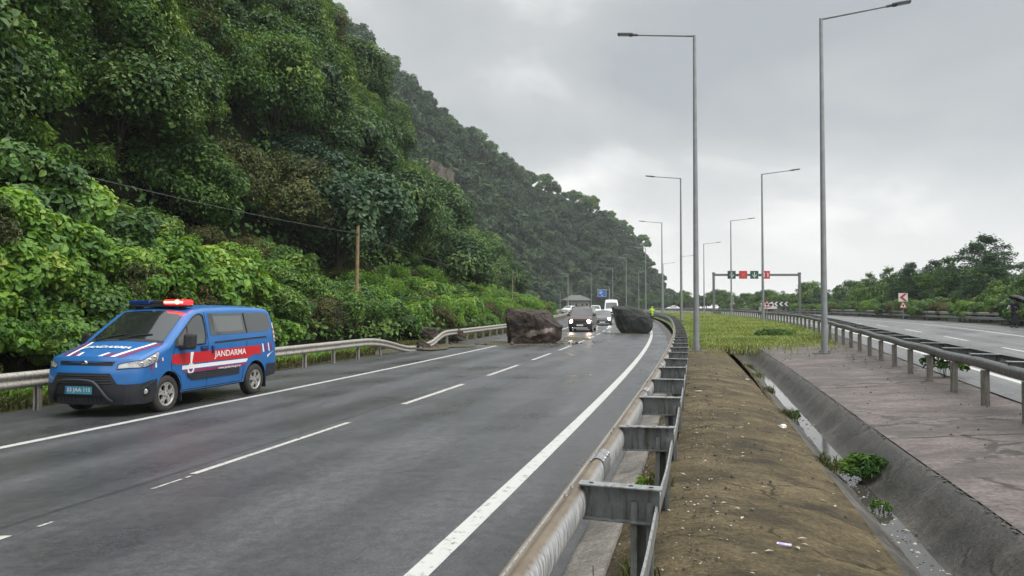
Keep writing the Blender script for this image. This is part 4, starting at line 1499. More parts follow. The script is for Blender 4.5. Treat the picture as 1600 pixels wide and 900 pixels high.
def plant_bank():
    rng = random.Random(8)
    L = {0: ("bright green bush with big drooping vine leaves on the bank behind the blue van", "vine bushes on the bank"),
         1: ("bright green bush with big drooping vine leaves on the bank behind the blue van", "vine bushes on the bank"),
         2: ("bright green small-leaved bush on the roadside bank", "bright bushes on the bank"),
         3: ("mid-green small-leaved bush on the roadside bank", "mid-green bushes on the bank"),
         4: ("brownish withered bush on the roadside bank", "withered bushes on the bank"),
         5: ("mid-green bush with broad leaves low on the bank", "broad-leaved bushes on the bank")}
    n = 0
    spots = []
    for row, (u, st) in enumerate(((.5, 1.5), (1.3, 1.45), (2.5, 1.6), (4.2, 1.8), (6.3, 2.2), (8.6, 2.5))):
        d = 4.0 + .6 * row
        while d < 112:
            spots.append((d + rng.uniform(-.5, .5), u + rng.uniform(-.35, .35)))
            d += st * (1 + .012 * d)
    for uu in (.25, .55, .85, 1.1):
        d = 5.0 + uu
        while d < 25:
            spots.append((d + rng.uniform(-.4, .4), uu + rng.uniform(-.12, .12))); d += 1.5
    for (d, u) in spots:
        if 112 < d: continue
        if u < 1.0 and 27.5 < d < 41: continue
        p = near_p(d, max(0, u))
        px = 800 + p.x / d * 1155
        if px < -120 or n >= 296: continue
        r = rng.random()
        if d < 27: k = rng.choice([0, 1, 0, 1, 2, 5]) if r < .8 else rng.choice([4, 3])
        elif d < 40: k = rng.choice([2, 3, 3, 5, 4, 3])
        else: k = rng.choice([2, 2, 2, 3, 0]) if r < .85 else 4
        sc = rng.uniform(.75, 1.15) * (1 + .004 * d) * ((.62 if d > 26 else .8) if u < .9 else 1)
        lab, g = L[k]
        if k in (0, 1) and d > 27: lab, g = "bright bush with broad leaves farther along the bank", "broad bright bushes farther along the bank"
        place_tree("bush", T_BUSH[k], p - Vector((0, 0, .30)), rng.uniform(0, 6.28), sc, lab, "bush", g, tilt=(rng.uniform(-.15, .15), rng.uniform(.0, .5)))
        n += 1
    return n


def plant_far():
    rng = random.Random(77)
    cand = []
    for _ in range(14000):
        k = rng.uniform(0, 10.9); v = rng.uniform(0.0, 1.04) if rng.random() < .75 else rng.uniform(.9, 1.04)
        cand.append((k, v, far_p(k, v)))
    ch = []
    for c in cand:
        if c[2].z < -.5: continue
        if all((c[2] - q[2]).length > 5.3 for q in ch): ch.append(c)
        if len(ch) > 900: break
    # the ones that show largest stay individual trees: the crest and the nearest
    px = lambda p: 800 + p.x / p.y * 1155
    ch.sort(key=lambda c: (0 if c[1] > .86 else 1, c[2].y))
    single, rest = [], []
    for c in ch:
        if px(c[2]) < 480: continue
        (single if len(single) < 112 else rest).append(c)
    for (k, v, p) in single:
        m = rng.choice([0, 0, 1, 2, 2, 3])
        sc = rng.uniform(.48, 1.15) * (1.0 if p.x < 55 else .8)
        crest = v > .86
        place_tree("broadleaf_tree", T_FAR[m], p - Vector((0, 0, 1.0)), rng.uniform(0, 6.28), sc,
                   "hazy dark tree on the skyline of the far headland" if crest else "hazy bluish tree on the lower face of the far headland", "tree",
                   "trees on the headland skyline" if crest else "trees on the headland face")
    # everything else on the headland reads as one mass
    Vs, Qs, Ts, off = [], [], [], 0
    for j, (k, v, p) in enumerate(rest):
        V, Q, T, C = crown_data(500 + j % 9, (3.5, 3.5, 3.6), 22, 62, .95, .75, low=-.2, rc=.38)
        s = rng.uniform(.75, 1.3)
        a = rng.uniform(0, 6.28); ca, sa = math.cos(a), math.sin(a)
        W = V * s
        W = np.stack([W[:, 0] * ca - W[:, 1] * sa + p.x, W[:, 0] * sa + W[:, 1] * ca + p.y, W[:, 2] + p.z + 2.6 * s], 1)
        Vs.append(W); Qs.append(Q + off); Ts.append(np.clip(T * .8 + rng.uniform(-.28, .34), 0, 1)); off += len(W)
    me = np_mesh("distant_woods", np.concatenate(Vs), np.concatenate(Qs), L_FAR, np.concatenate(Ts))
    tag(np_obj("distant_woods", me), "dense hazy woods covering the far headland", "woods", kind='stuff')
    return len(single), len(rest)


def plant_right():
    rng = random.Random(4)
    n = 0
    big = place_tree("feathery_tree", T_SPRAY[0], PR(74, 24.0, .6), 0.8, 1.06, "tall feathery tree with layered branches behind the person under the umbrella", "tree", None)
    # row behind the far rail
    spec = [(52, 21.5, 1, .9), (60, 23.5, 2, 1.0), (66, 21.0, 1, 1.0), (69, 27.5, 1, 1.15), (80, 22.5, 2, 1.15), (84, 19.6, 1, .95), (88, 24.0, 1, 1.15), (94, 20.5, 2, 1.1), (98, 24.5, 1, 1.2), (104, 21, 2, 1.05)]
    for (d, o, k, s) in spec:
        place_tree("feathery_tree", T_SPRAY[k], PR(d, o, zR(d)), rng.uniform(0, 6), s * .98,
                   "loose feathery young tree behind the bushes of the far rail", "tree", "feathery trees behind the far rail")
        n += 1
    d = 44.0
    while d < 300:
        o = rng.uniform(18.6, 23.5)
        k = rng.choice([0, 1, 2])
        s = rng.uniform(.70, .98) * (1 + .0012 * d)
        far = d > 112
        place_tree("roadside_tree", T_ROAD[k], PR(d, o, zR(d) - .3), rng.uniform(0, 6), s,
                   "small hazy tree far behind the gantry along the open road" if far else "small round green tree beyond the far rail, right of the gantry", "tree",
                   "small trees behind the gantry" if far else "small trees beyond the far rail")
        d += rng.uniform(2.6, 4.2) * (1 + .004 * d); n += 1
    # bushes spilling over the far rail
    d = 36.0; b = 0
    while d < 190:
        for o in (15.95, 17.3):
            k = rng.choice([3, 3, 5, 2, 4])
            p = PR(d + rng.uniform(-.5, .5), o + rng.uniform(-.3, .3), zR(d) + .05)
            place_tree("bush", T_BUSH[k], p, rng.uniform(0, 6), rng.uniform(.75, 1.15), "low scrubby bush spilling over the far guard rail", "bush", "bushes over the far rail")
            b += 1
        d += 1.9 * (1 + .008 * d)
    return n, b


def scatter_stuff():
    rng = np.random.default_rng(3)
    # ---- undergrowth: loose leaves over the near slope, so soil shows only in gaps
    P, S = [], []
    for _ in range(70000):
        d = 4 + 104 * rng.random() ** 1.25; u = rng.uniform(.3, 26)
        p = near_p(d, u)
        if (p.z - CAMZ) / max(2, d) > .5: continue
        P.append(p); S.append(.15 + .0030 * d)
    P = np.array(P); S = np.array(S)
    P[:, 2] += rng.uniform(0, .75, len(P)); P[:, 0] += rng.uniform(0, .6, len(P))
    hp, hs = [], []
    for _ in range(620):          # creepers hanging down the steep face
        d = rng.uniform(8, 100); u = rng.uniform(9, 20); p = near_p(d, u)
        if (p.z - CAMZ) / d > .5: continue
        ln = rng.uniform(1.0, 3.6); q = np.array(p) + np.array([.9, -.3, .6]); dr = np.array([rng.normal() * .10 + .22, rng.normal() * .12, -1.0])
        for k in range(int(ln * 9)):
            hp.append(q + dr * (k / 9) + rng.normal(size=3) * .09); hs.append(.13 + .002 * d)
    P = np.concatenate([P, np.array(hp)]); S = np.concatenate([S, np.array(hs)])
    Nn = norm(np.array([.55, -.25, .75]) + .7 * unit(rng, len(P)))
    T = np.clip(np.array([fbm(p[1] * .25, p[2] * .35 + 3, 3) for p in P]) * .9 - .08 + rng.uniform(-.2, .25, len(P)), 0, 1)
    V, Q, TT = leaves(rng, P, Nn, S * rng.uniform(.6, 1.3, len(P)), .6, .8, T)
    tag(np_obj("undergrowth", np_mesh("undergrowth", V, Q, L_MID, TT)), "tangled leafy undergrowth covering the near slope", "undergrowth", kind='stuff')

    # ---- weeds in front of and under the left rail
    def tufts(name, n, place, h, mat, label, wid=.012, lean=.5):
        pts = [place() for _ in range(n)]
        P = np.array([p[0] for p in pts]); hh = np.array([p[1] for p in pts])
        dr = unit(rng, n); dr[:, 2] = np.abs(dr[:, 2]) + 1.0 / lean * .9; dr = norm(dr)
        side = norm(np.cross(dr, unit(rng, n)))
        w = wid * (.6 + .8 * rng.random(n))[:, None] * (1 + P[:, 1:2] * .02)
        bend = unit(rng, n) * np.array([1, 1, 0]) * hh[:, None] * .35
        V = np.stack([P - side * w, P + side * w, P + dr * hh[:, None] * .6 + side * w * .7, P + dr * hh[:, None] * .6 - side * w * .7,
                      P + dr * hh[:, None] + bend - np.array([0, 0, .15]) * hh[:, None] + side * w * .1,
                      P + dr * hh[:, None] + bend - np.array([0, 0, .15]) * hh[:, None] - side * w * .1], 1).reshape(-1, 3)
        b = (np.arange(n) * 6)[:, None]
        Q = np.concatenate([b + np.array([[0, 1, 2, 3]]), b + np.array([[3, 2, 4, 5]])], 0)
        T = np.repeat(np.clip([fbm(p[0] * .8, p[1] * .5, 3) for p in P] + rng.uniform(-.3, .3, n), 0, 1), 6)
        tag(np_obj(name, np_mesh(name, V, Q, mat, T)), label, "grass", kind='stuff')

    def pl_left():
        d = 4 + 80 * rng.random() ** 1.5
        o = -13.32 - abs(rng.normal()) * .5
        if 31 < d < 38: o -= .4
        return (np.array(PL(d, o, zL(d) - .06 + .1 * (o < -13.5))), .12 + .22 * rng.random())
    tufts("weeds", 15000, pl_left, .3, L_BROWN, "dry yellowish weeds growing along the foot of the left guard rail", wid=.014)

    def pl_left2():
        d = 5 + 26 * rng.random() ** 1.3
        o = -13.6 - rng.random() * .9
        return (np.array(PL(d, o, zL(d) - .02)), .25 + .30 * rng.random())
    tufts("grass", 9000, pl_left2, .4, L_BRIGHT, "fresh green grass between the left guard rail and the bank", wid=.018)

    def pl_med():
        d = 34.6 + 100 * rng.random() ** 1.7
        if rng.random() < .10: d = 34.8 - abs(rng.normal()) * (1.2 + 2.2 * (rng.random() < .4))
        xl, xr = lampL(d) - .35, lampR(d) + 1.0
        t = rng.random()
        tt = t
        z = lerp(zrail(d), zgrass(d), min(1, tt * 4)) if tt < .5 else lerp(zgrass(d), zR(d) - .02, (tt - .5) * 2)
        
        return (np.array((lerp(xl, xr, t), d, z - .03)), (.08 + .16 * rng.random()) * (1 if d > 33 else .8))
    tufts("median_grass", 60000, pl_med, .3, L_GRASS, "bright green grass covering the median beyond the dirt verge", wid=.016)

    def pl_tr():
        """weeds in joints of the verge and along the drain"""
        r = rng.random()
        if r < .35:
            d = rng.choice([4.6, 7.0, 9.4, 12.0, 15.5, 18.0, 22.0]) + rng.normal() * .12
            return (np.array(PL(d, -.55 + rng.normal() * .06, .26)), .05 + .13 * rng.random())
        if r < .7:
            d = rng.choice([9.3, 13.4, 17.2, 21.0, 24.0]) + rng.normal() * .2
            return (np.array(PL(d, 1.4 + .3 * sstep(8, 30, d) + rng.normal() * .07, -.06)), .06 + .16 * rng.random())
        d = 27 + 9 * rng.random()
        return (np.array(PL(d, 1.3 + .5 * sstep(8, 30, d) + rng.normal() * .35, zgrass(d) - .15)), .10 + .2 * rng.random())
    tufts("verge_weeds", 2200, pl_tr, .2, L_BROWN, "small weeds sprouting from the joints of the dirt verge and drain", wid=.007)

    # ---- fallen leaves, pebbles and grit on the verge and apron
    mb = MB()
    rr = random.Random(6)
    for k in range(330):
        if rr.random() < .62:
            d = 3 + 20 * rr.random() ** 1.6; o = rr.uniform(-.55, 1.25); z = pl(o, [(-.5, .285), (-.1, .315), (.5, .255), (1.0, .145), (1.3, .045)]); x = lampL(d) + o
        elif rr.random() < .5:
            d = 5 + 10 * rr.random(); o = rr.uniform(1.6, 2.0); z = -.24; x = lampL(d) + o
        else:
            d = 5 + 18 * rr.random(); t = rr.random(); x = lerp(lampL(d) + 2.6, lampR(d) + 1.7, t); z = lerp(.19, zR(d), t)
        s = rr.uniform(.006, .022) * (1 + .03 * d)
        a = rr.uniform(0, 6.28)
        m = rr.choice([0, 1, 1, 1, 2, 2, 3]) if x < lampL(d) + 2.1 else rr.choice([1, 1, 1, 3])
        if m in (0, 2):
            c, sn = math.cos(a), math.sin(a)
            P = [(1.6, 0, .0), (.2, .6, .35), (-1.5, 0, .1), (.1, -.6, .3)]
            mb.add([(x + s * (px * c - py * sn), d + s * (px * sn + py * c), z + .006 + s * pz) for px, py, pz in P], [(0, 1, 2, 3)], m)
        else:
            P = [Vector((rr.uniform(.7, 1.2) * x_, rr.uniform(.7, 1.2) * y_, rr.uniform(.4, .8) * z_)) for x_, y_, z_ in ((1, 0, 0), (0, 1, 0), (-1, 0, 0), (0, -1, 0), (0, 0, 1), (0, 0, -1))]
            mb.add([(x + s * p.x, d + s * p.y, z + s * p.z) for p in P], [(0, 1, 4), (1, 2, 4), (2, 3, 4), (3, 0, 4), (1, 0, 5), (2, 1, 5), (3, 2, 5), (0, 3, 5)], m)
    for k in range(900):
        d = 3.2 + 9 * rr.random() ** 1.8; o = rr.gauss(-.12, .13) if k % 3 else rr.gauss(-.74, .035); s = rr.uniform(.004, .013); x = lampL(d) + o
        z = pl(o, [(-.8, .09), (-.7, .145), (-.6, .195), (-.5, .255), (-.1, .30), (.5, .24), (1.0, .13)])
        P = [Vector((rr.uniform(.7, 1.2) * x_, rr.uniform(.7, 1.2) * y_, rr.uniform(.4, .8) * z_)) for x_, y_, z_ in ((1, 0, 0), (0, 1, 0), (-1, 0, 0), (0, -1, 0), (0, 0, 1), (0, 0, -1))]
        mb.add([(x + s * p.x, d + s * p.y, z + .008 + s * p.z) for p in P], [(0, 1, 4), (1, 2, 4), (2, 3, 4), (3, 0, 4), (1, 0, 5), (2, 1, 5), (3, 2, 5), (0, 3, 5)], rr.choice([1, 1, 3, 3, 2]))
    for k in range(520):          # crumbled edge of the channel
        d = 4.5 + 24 * rr.random() ** 1.5; dd = .55 * sstep(8, 30, d) * .55
        if fbm(d * 1.3, 3.3) < .42: continue
        o = 2.335 + dd + rr.gauss(0, .022); s = rr.uniform(.008, .024); x = lampL(d) + o
        P = [Vector((rr.uniform(.7, 1.4) * x_, rr.uniform(.7, 1.6) * y_, rr.uniform(.25, .5) * z_)) for x_, y_, z_ in ((1, 0, 0), (0, 1, 0), (-1, 0, 0), (0, -1, 0), (0, 0, 1), (0, 0, -1))]
        mb.add([(x + s * p.x, d + s * p.y, .176 + s * p.z) for p in P], [(0, 1, 4), (1, 2, 4), (2, 3, 4), (3, 0, 4), (1, 0, 5), (2, 1, 5), (3, 2, 5), (0, 3, 5)], rr.choice([1, 1, 1, 3]))
    for k in range(170):
        d = 5.2 + 5.5 * rr.random() ** 1.2; o = rr.gauss(1.76, .055); s = rr.uniform(.006, .026); x = lampL(d) + o
        P = [Vector((rr.uniform(.7, 1.2) * x_, rr.uniform(.7, 1.2) * y_, rr.uniform(.4, .8) * z_)) for x_, y_, z_ in ((1, 0, 0), (0, 1, 0), (-1, 0, 0), (0, -1, 0), (0, 0, 1), (0, 0, -1))]
        mb.add([(x + s * p.x, d + s * p.y, -.245 + s * p.z) for p in P], [(0, 1, 4), (1, 2, 4), (2, 3, 4), (3, 0, 4), (1, 0, 5), (2, 1, 5), (3, 2, 5), (0, 3, 5)], rr.choice([1, 3, 3, 2, 2]))
    tag(mb.build("litter", [simple("dry_leaf", (.36, .30, .20)), simple("dark_grit", (.03, .027, .024)), simple("pale_leaf", (.42, .39, .33)), simple("pebble", (.10, .09, .08))]),
        "fallen leaves and grit scattered over the verge, drain and apron", "litter", kind='stuff')


def build_plants():
    """single plants one can point at: the ones in and beside the drain"""
    def plant(name, seed, R3, nc, nl, size, mat, loc, label, wid=.3, stems=7):
        V, Q, T, C = crown_data(seed, R3, nc, nl, size, wid, low=-.1, rc=.36, droop=.2, lvar=.35)
        V = V.copy(); V[:, 2] += R3[2] * .55
        root = tag(empty(name, loc), label, "plant")
        np_obj("foliage", np_mesh("foliage", V, Q, mat, T), root)
        mb = MB(); rr = random.Random(seed)
        for c in C[:stems]:
            mb.tube([(rr.uniform(-.03, .03), rr.uniform(-.03, .03), -.06), (c[0] * .5, c[1] * .5, c[2] * .5 + R3[2] * .4), (c[0], c[1], c[2] + R3[2] * .55)], [.006, .005, .002], 5)
        mb.build("stems", M_STEM, root)
    d = 9.35
    plant("weed_plant", 3, (.36, .28, .19), 40, 46, .095, L_MID, PL(d, 1.93, -.22), "leafy green weed clump growing in the wet drain channel", wid=.24)
    d = 7.9
    plant("weed_plant", 4, (.12, .10, .07), 12, 26, .05, L_MID, PL(d, 1.76, -.24), "small spindly weed in the stony drain, in front of the leafy clump")
    plant("weed_plant", 5, (.12, .10, .15), 9, 30, .06, L_DARK, PL(13.3, 1.62, -.12), "small dark weed on the drain edge, beyond the white bag")
    plant("weed_plant", 6, (.45, .40, .45), 16, 50, .12, L_MID, PR(17.2, 1.75, .30), "bushy weed behind the square posts of the right rail")
    plant("weed_plant", 7, (1.0, 1.0, .20), 34, 80, .13, L_MID, PR(36.8, -1.0, .46), "dark leafy weed patch where apron meets the median grass")
    plant("weed_plant", 9, (.10, .10, .12), 10, 34, .05, L_BRIGHT, PL(7.1, -.70, .13), "grassy weed tuft growing under the near guard rail arms", wid=.14)


M_STEM = simple("green_stem", (.06, .09, .025))
print("near trees", plant_near_hill())
print("bank", plant_bank())
print("far", plant_far())
print("right", plant_right())
scatter_stuff()
build_plants()

# ------------------------------------------------------------------ vehicles: a body skinned from its side outline
class Body:
    """local x runs from the front (0) to the rear (L), y sideways, z up"""

    def __init__(s, L, W, xf, xr, top, wz, sill, axles, arch_r, r_top=.10, r_f=.16, r_r=.09, crown=.05, nose=.22, nose_len=1.0, taper=None, tail=.04, squash=None):
        s.squash = squash
        s.L, s.W, s.xf, s.xr, s.top, s.wz, s.sill, s.axles, s.arch_r = L, W, xf, xr, top, wz, sill, axles, arch_r
        s.r_top, s.r_f, s.r_r, s.crown, s.nose, s.nose_len, s.tail = r_top, r_f, r_r, crown, nose, nose_len, tail
        s.taper = taper or [(0, 1), (L, 1)]
        xs = np.linspace(0, L, 300)
        z = np.array([pl(x, top) for x in xs]); 
        k = np.ones(9) / 9; zp = np.pad(z, 4, mode='edge')
        s._xs, s._zt = xs, np.convolve(zp, k, 'valid')

    def zt(s, x): return float(np.interp(x, s._xs, s._zt))

    def zl(s, x):
        z = pl(x, s.sill)
        for (ax, az) in s.axles:
            if abs(x - ax) < s.arch_r:
                z = max(z, az + math.sqrt(s.arch_r ** 2 - (x - ax) ** 2))
        return z

    def X(s, x, z):
        """true x of column x at height z (front and rear faces are not vertical)"""
        t = x / s.L
        return x + (1 - t) ** 3 * pl(z, s.xf) + t ** 6 * pl(z, s.xr)

    def width(s, x, z):
        w = s.W / 2 * pl(z, s.wz) * pl(x, s.taper)
        red = 0
        for (dist, r) in ((s.zt(x) - z, s.r_top), (x, s.r_f), (s.L - x, s.r_r)):
            if dist < r: red = max(red, r - math.sqrt(max(0, r * r - (r - max(0, dist)) ** 2)))
        return w - red

    def D(s, p):
        """plan-view rounding of nose and tail"""
        x, y, z = p
        q = min(1.15, abs(y) / (s.W / 2))
        if x < s.nose_len: x += s.nose * q ** 2.6 * (1 - max(0, x) / s.nose_len)
        if s.squash and x > s.squash[0]: x = s.squash[0] + (x - s.squash[0]) * s.squash[1]
        elif x > s.L - .6: x -= s.tail * q ** 3 * (1 - (s.L - x) / .6)
        return Vector((x, y, z))

    def side(s, x, z, sg=-1, eps=.004):
        return s.D((s.X(x, z), sg * (s.width(x, z) + eps), z))

    def tp(s, x, f, eps=.004):
        """upper skin: x, f in -1..1 across"""
        z = s.zt(x); y = f * s.width(x, z)
        zz = z + s.crown * (1 - f * f)
        sl = (s.zt(x + .02) - s.zt(x - .02)) / .04
        n = Vector((-sl, 0, 1)).normalized()
        return s.D((s.X(x, z), y, zz)) + n * eps

    def front(s, y, z, eps=.006):
        f = y / max(.01, s.width(0, z))
        return s.D((s.X(0, z) , y, z)) + Vector((-eps, 0, 0))

    def rear(s, y, z, eps=.006):
        return s.D((s.X(s.L, z), y, z)) + Vector((eps, 0, 0))

    def skin(s, nx=110, nt=20, ny=12):
        mb = MB()
        xs = sorted(set(list(np.linspace(0, .3, 12)) + list(np.linspace(.3, s.L - .2, nx)) + list(np.linspace(s.L - .2, s.L, 8)) +
                        [a[0] + s.arch_r * math.cos(t) for a in s.axles for t in np.linspace(0, math.pi, 19)]))
        ts = list(1 - (1 - np.linspace(0, 1, nt)) ** 1.6)
        for sg in (-1, 1):
            P = []
            for x in xs:
                a, b = s.zl(x), s.zt(x)
                P.append([s.side(x, a + (b - a) * t, sg, 0) for t in ts])
            mb.grid(P, flip=sg > 0)
            # arch lip turned inwards
            for (ax, az) in s.axles:
                c = [s.side(ax + s.arch_r * math.cos(t), max(s.zl(ax + s.arch_r * math.cos(t)), .2), sg, 0) for t in np.linspace(0, math.pi, 25)]
                mb.grid([c, [p + Vector((0, -sg * .16, 0)) for p in c]], mat=1)
        fs = np.linspace(-1, 1, ny)
        mb.grid([[s.tp(x, f, 0) for f in fs] for x in xs])
        for x, fl in ((0, True), (s.L, False)):
            a, b = s.zl(x), s.zt(x)
            rows = []
            for t in ts:
                z = a + (b - a) * t; w = s.width(x, z)
                rows.append([s.D((s.X(x, z), f * w, z + s.crown * (1 - f * f) * t ** 8)) for f in fs])
            mb.grid(rows, flip=fl)
        # floor
        mb.grid([[s.D((s.X(x, .3), f * (s.W / 2 - .05), pl(x, s.sill) + .01)) for f in (-1, 1)] for x in xs if all(abs(x - a[0]) > s.arch_r + .02 for a in s.axles)], mat=1, smooth=False)
        return mb

    def band(s, mb, xs, lo, hi, sg=-1, eps=.005, rows=5, mat=0):
        """patch on the flank between two height curves"""
        P = [[s.side(x, lerp(lo(x), hi(x), k / rows), sg, eps) for k in range(rows + 1)] for x in xs]
        return mb.grid(P, mat=mat, flip=sg > 0)

    def poly_side(s, mb, P, sg=-1, eps=.006, mat=0, n=8):
        """four-cornered patch on the flank, corners (x,z) given bottom-left, bottom-right, top-right, top-left"""
        a, b, c, d = [Vector((p[0], p[1], 0)) for p in P]
        G = []
        for i in range(n + 1):
            u = i / n
            lo, hi = a.lerp(b, u), d.lerp(c, u)
            G.append([s.side(lo.lerp(hi, j / 3).x, lo.lerp(hi, j / 3).y, sg, eps) for j in range(4)])
        return mb.grid(G, mat=mat, flip=sg > 0)

    def text_side(s, mb, txt, x0, z0, h, w, sg=-1, eps=.010, bold=.02, mat=0, slope=0.0):
        V, F, tw, th = text_tris(txt, 1.0, bold)
        kx, kz = w / tw, h / th
        return mb.add([s.side(x0 + vx * kx, z0 + vz * kz + slope * vx * kx, sg, eps) for vx, vz in V], F, mat)


def wheel_parts(r, w, rim_r, spokes=5, rim_mat=None, style='twin'):
    """tyre mesh and rim mesh; axle along Y, outer face towards -Y"""
    M = Matrix.Rotation(R(90), 4, 'X')      # local z -> -y
    t = MB()
    t.lathe([(rim_r - .02, -w / 2), (rim_r, -w / 2 + .005), (r * .86, -w / 2), (r * .96, -w / 2 + .02), (r, -w / 2 + .045), (r, w / 2 - .045), (r * .96, w / 2 - .02), (r * .86, w / 2), (rim_r, w / 2 - .005), (rim_r - .02, w / 2 - .02)], 36, M)
    for k in range(36):
        a = 2 * math.pi * k / 36
        t.box(M @ Vector(((r - .006) * math.cos(a), (r - .006) * math.sin(a), 0)), (.018, w * .70, .018), Matrix.Rotation(-a + (.25 if k % 2 else -.25) * 0, 3, 'Y'))
    me_t = t.mesh("wheel", M_TYRE)
    m = MB()
    m.lathe([(rim_r, w / 2 - .012), (rim_r - .012, w / 2 - .004), (rim_r - .03, w / 2 - .02), (rim_r - .035, w / 2 - .07)], 36, M, 0)
    m.lathe([(rim_r - .03, w / 2 - .075), (.0, w / 2 - .085)], 24, M, 1)
    m.lathe([(.0, w / 2 - .012), (.045, w / 2 - .016), (.075, w / 2 - .03), (.08, w / 2 - .06)], 20, M, 0)
    for k in range(spokes):
        a = 2 * math.pi * k / spokes + .3
        if style == 'twin':
            # broad Y-shaped spokes
            P = [(.05, -.045), (.05, .045), (rim_r * .62, .040), (rim_r - .02, .085), (rim_r - .02, .03), (rim_r * .70, 0), (rim_r - .02, -.03), (rim_r - .02, -.085), (rim_r * .62, -.040)]
        else:
            P = [(.05, -.04), (.05, .04), (rim_r - .02, .055), (rim_r - .02, -.055)]
        c, sn = math.cos(a), math.sin(a)
        m.prism([M @ Vector((x * c - y * sn, x * sn + y * c, w / 2 - .045)) for x, y in P], (0, -.028, 0), 0)
    for k in range(5):
        a = 2 * math.pi * k / 5
        m.lathe([(0, .012), (.010, .010), (.011, 0)], 6, M @ Matrix.Translation((.055 * math.cos(a), .055 * math.sin(a), w / 2 - .018)), 1)
    me_r = m.mesh("rim", [rim_mat or M_ALLOY, M_DARK])
    return me_t, me_r


def add_wheels(root, axles, ytrack, r, parts):
    for (ax, az) in axles:
        for sg in (-1, 1):
            t = np_obj("wheel", parts[0], root, (ax, sg * ytrack, r))
            if sg > 0: t.rotation_euler = (0, 0, math.pi)
            np_obj("rim", parts[1], t)


M_VBLUE = simple("gendarmerie_blue_paint", (0.014, 0.130, 0.385), rough=0.38, coat=0.35, noise=.12, nscale=1.5)
M_VDARK = simple("van_maroon_paint", (0.045, 0.020, 0.018), rough=0.30, coat=0.6)
M_CGREY = simple("car_grey_paint", (0.090, 0.095, 0.100), rough=0.3, coat=0.6)
M_VWHITE = simple("van_white_paint", (0.62, 0.63, 0.63), rough=0.35, coat=0.5)
M_HLAMP = simple("headlamp_glass", (0.46, 0.47, 0.46), rough=0.12, spec=.8, noise=.55, nscale=9.0, coat=1.0)
M_CHROME = simple("chrome", (0.62, 0.62, 0.62), rough=0.12, metal=1.0)
M_TAILR = simple("tail_lamp_red", (0.42, 0.05, 0.04), rough=0.2, coat=.6)
M_TAILW = simple("tail_lamp_clear", (0.65, 0.58, 0.55), rough=0.2, coat=.6)
M_REDLIT = simple("lit_red_lens", (0.6, 0.02, 0.02), rough=.2, emit=(1.0, 0.006, 0.008), estr=8.0)
M_REDCORE = simple("lit_red_led", (1, .3, .25), rough=.2, emit=(1.0, 0.10, 0.07), estr=8.0)
M_BLUELENS = simple("blue_lens", (0.010, 0.035, 0.16), rough=.15, coat=.5)
M_PLATE = simple("plate_pale_blue", (0.07, 0.33, 0.46), rough=.4)
M_INK = simple("plate_lettering", (0.80, 0.82, 0.82), rough=.4)
M_HEADLIT = simple("lit_headlamp", (1, .9, .75), rough=.2, emit=(1.0, 0.72, 0.50), estr=60.0)
M_HEADLITW = simple("lit_headlamp_white", (1, .95, .9), rough=.2, emit=(1.0, 0.93, 0.85), estr=45.0)
M_BLUELIT = simple("lit_blue_beacon", (.2, .3, 1), rough=.2, emit=(0.25, 0.35, 1.0), estr=8.0)


def lin(a, b, n): return list(np.linspace(a, b, n))


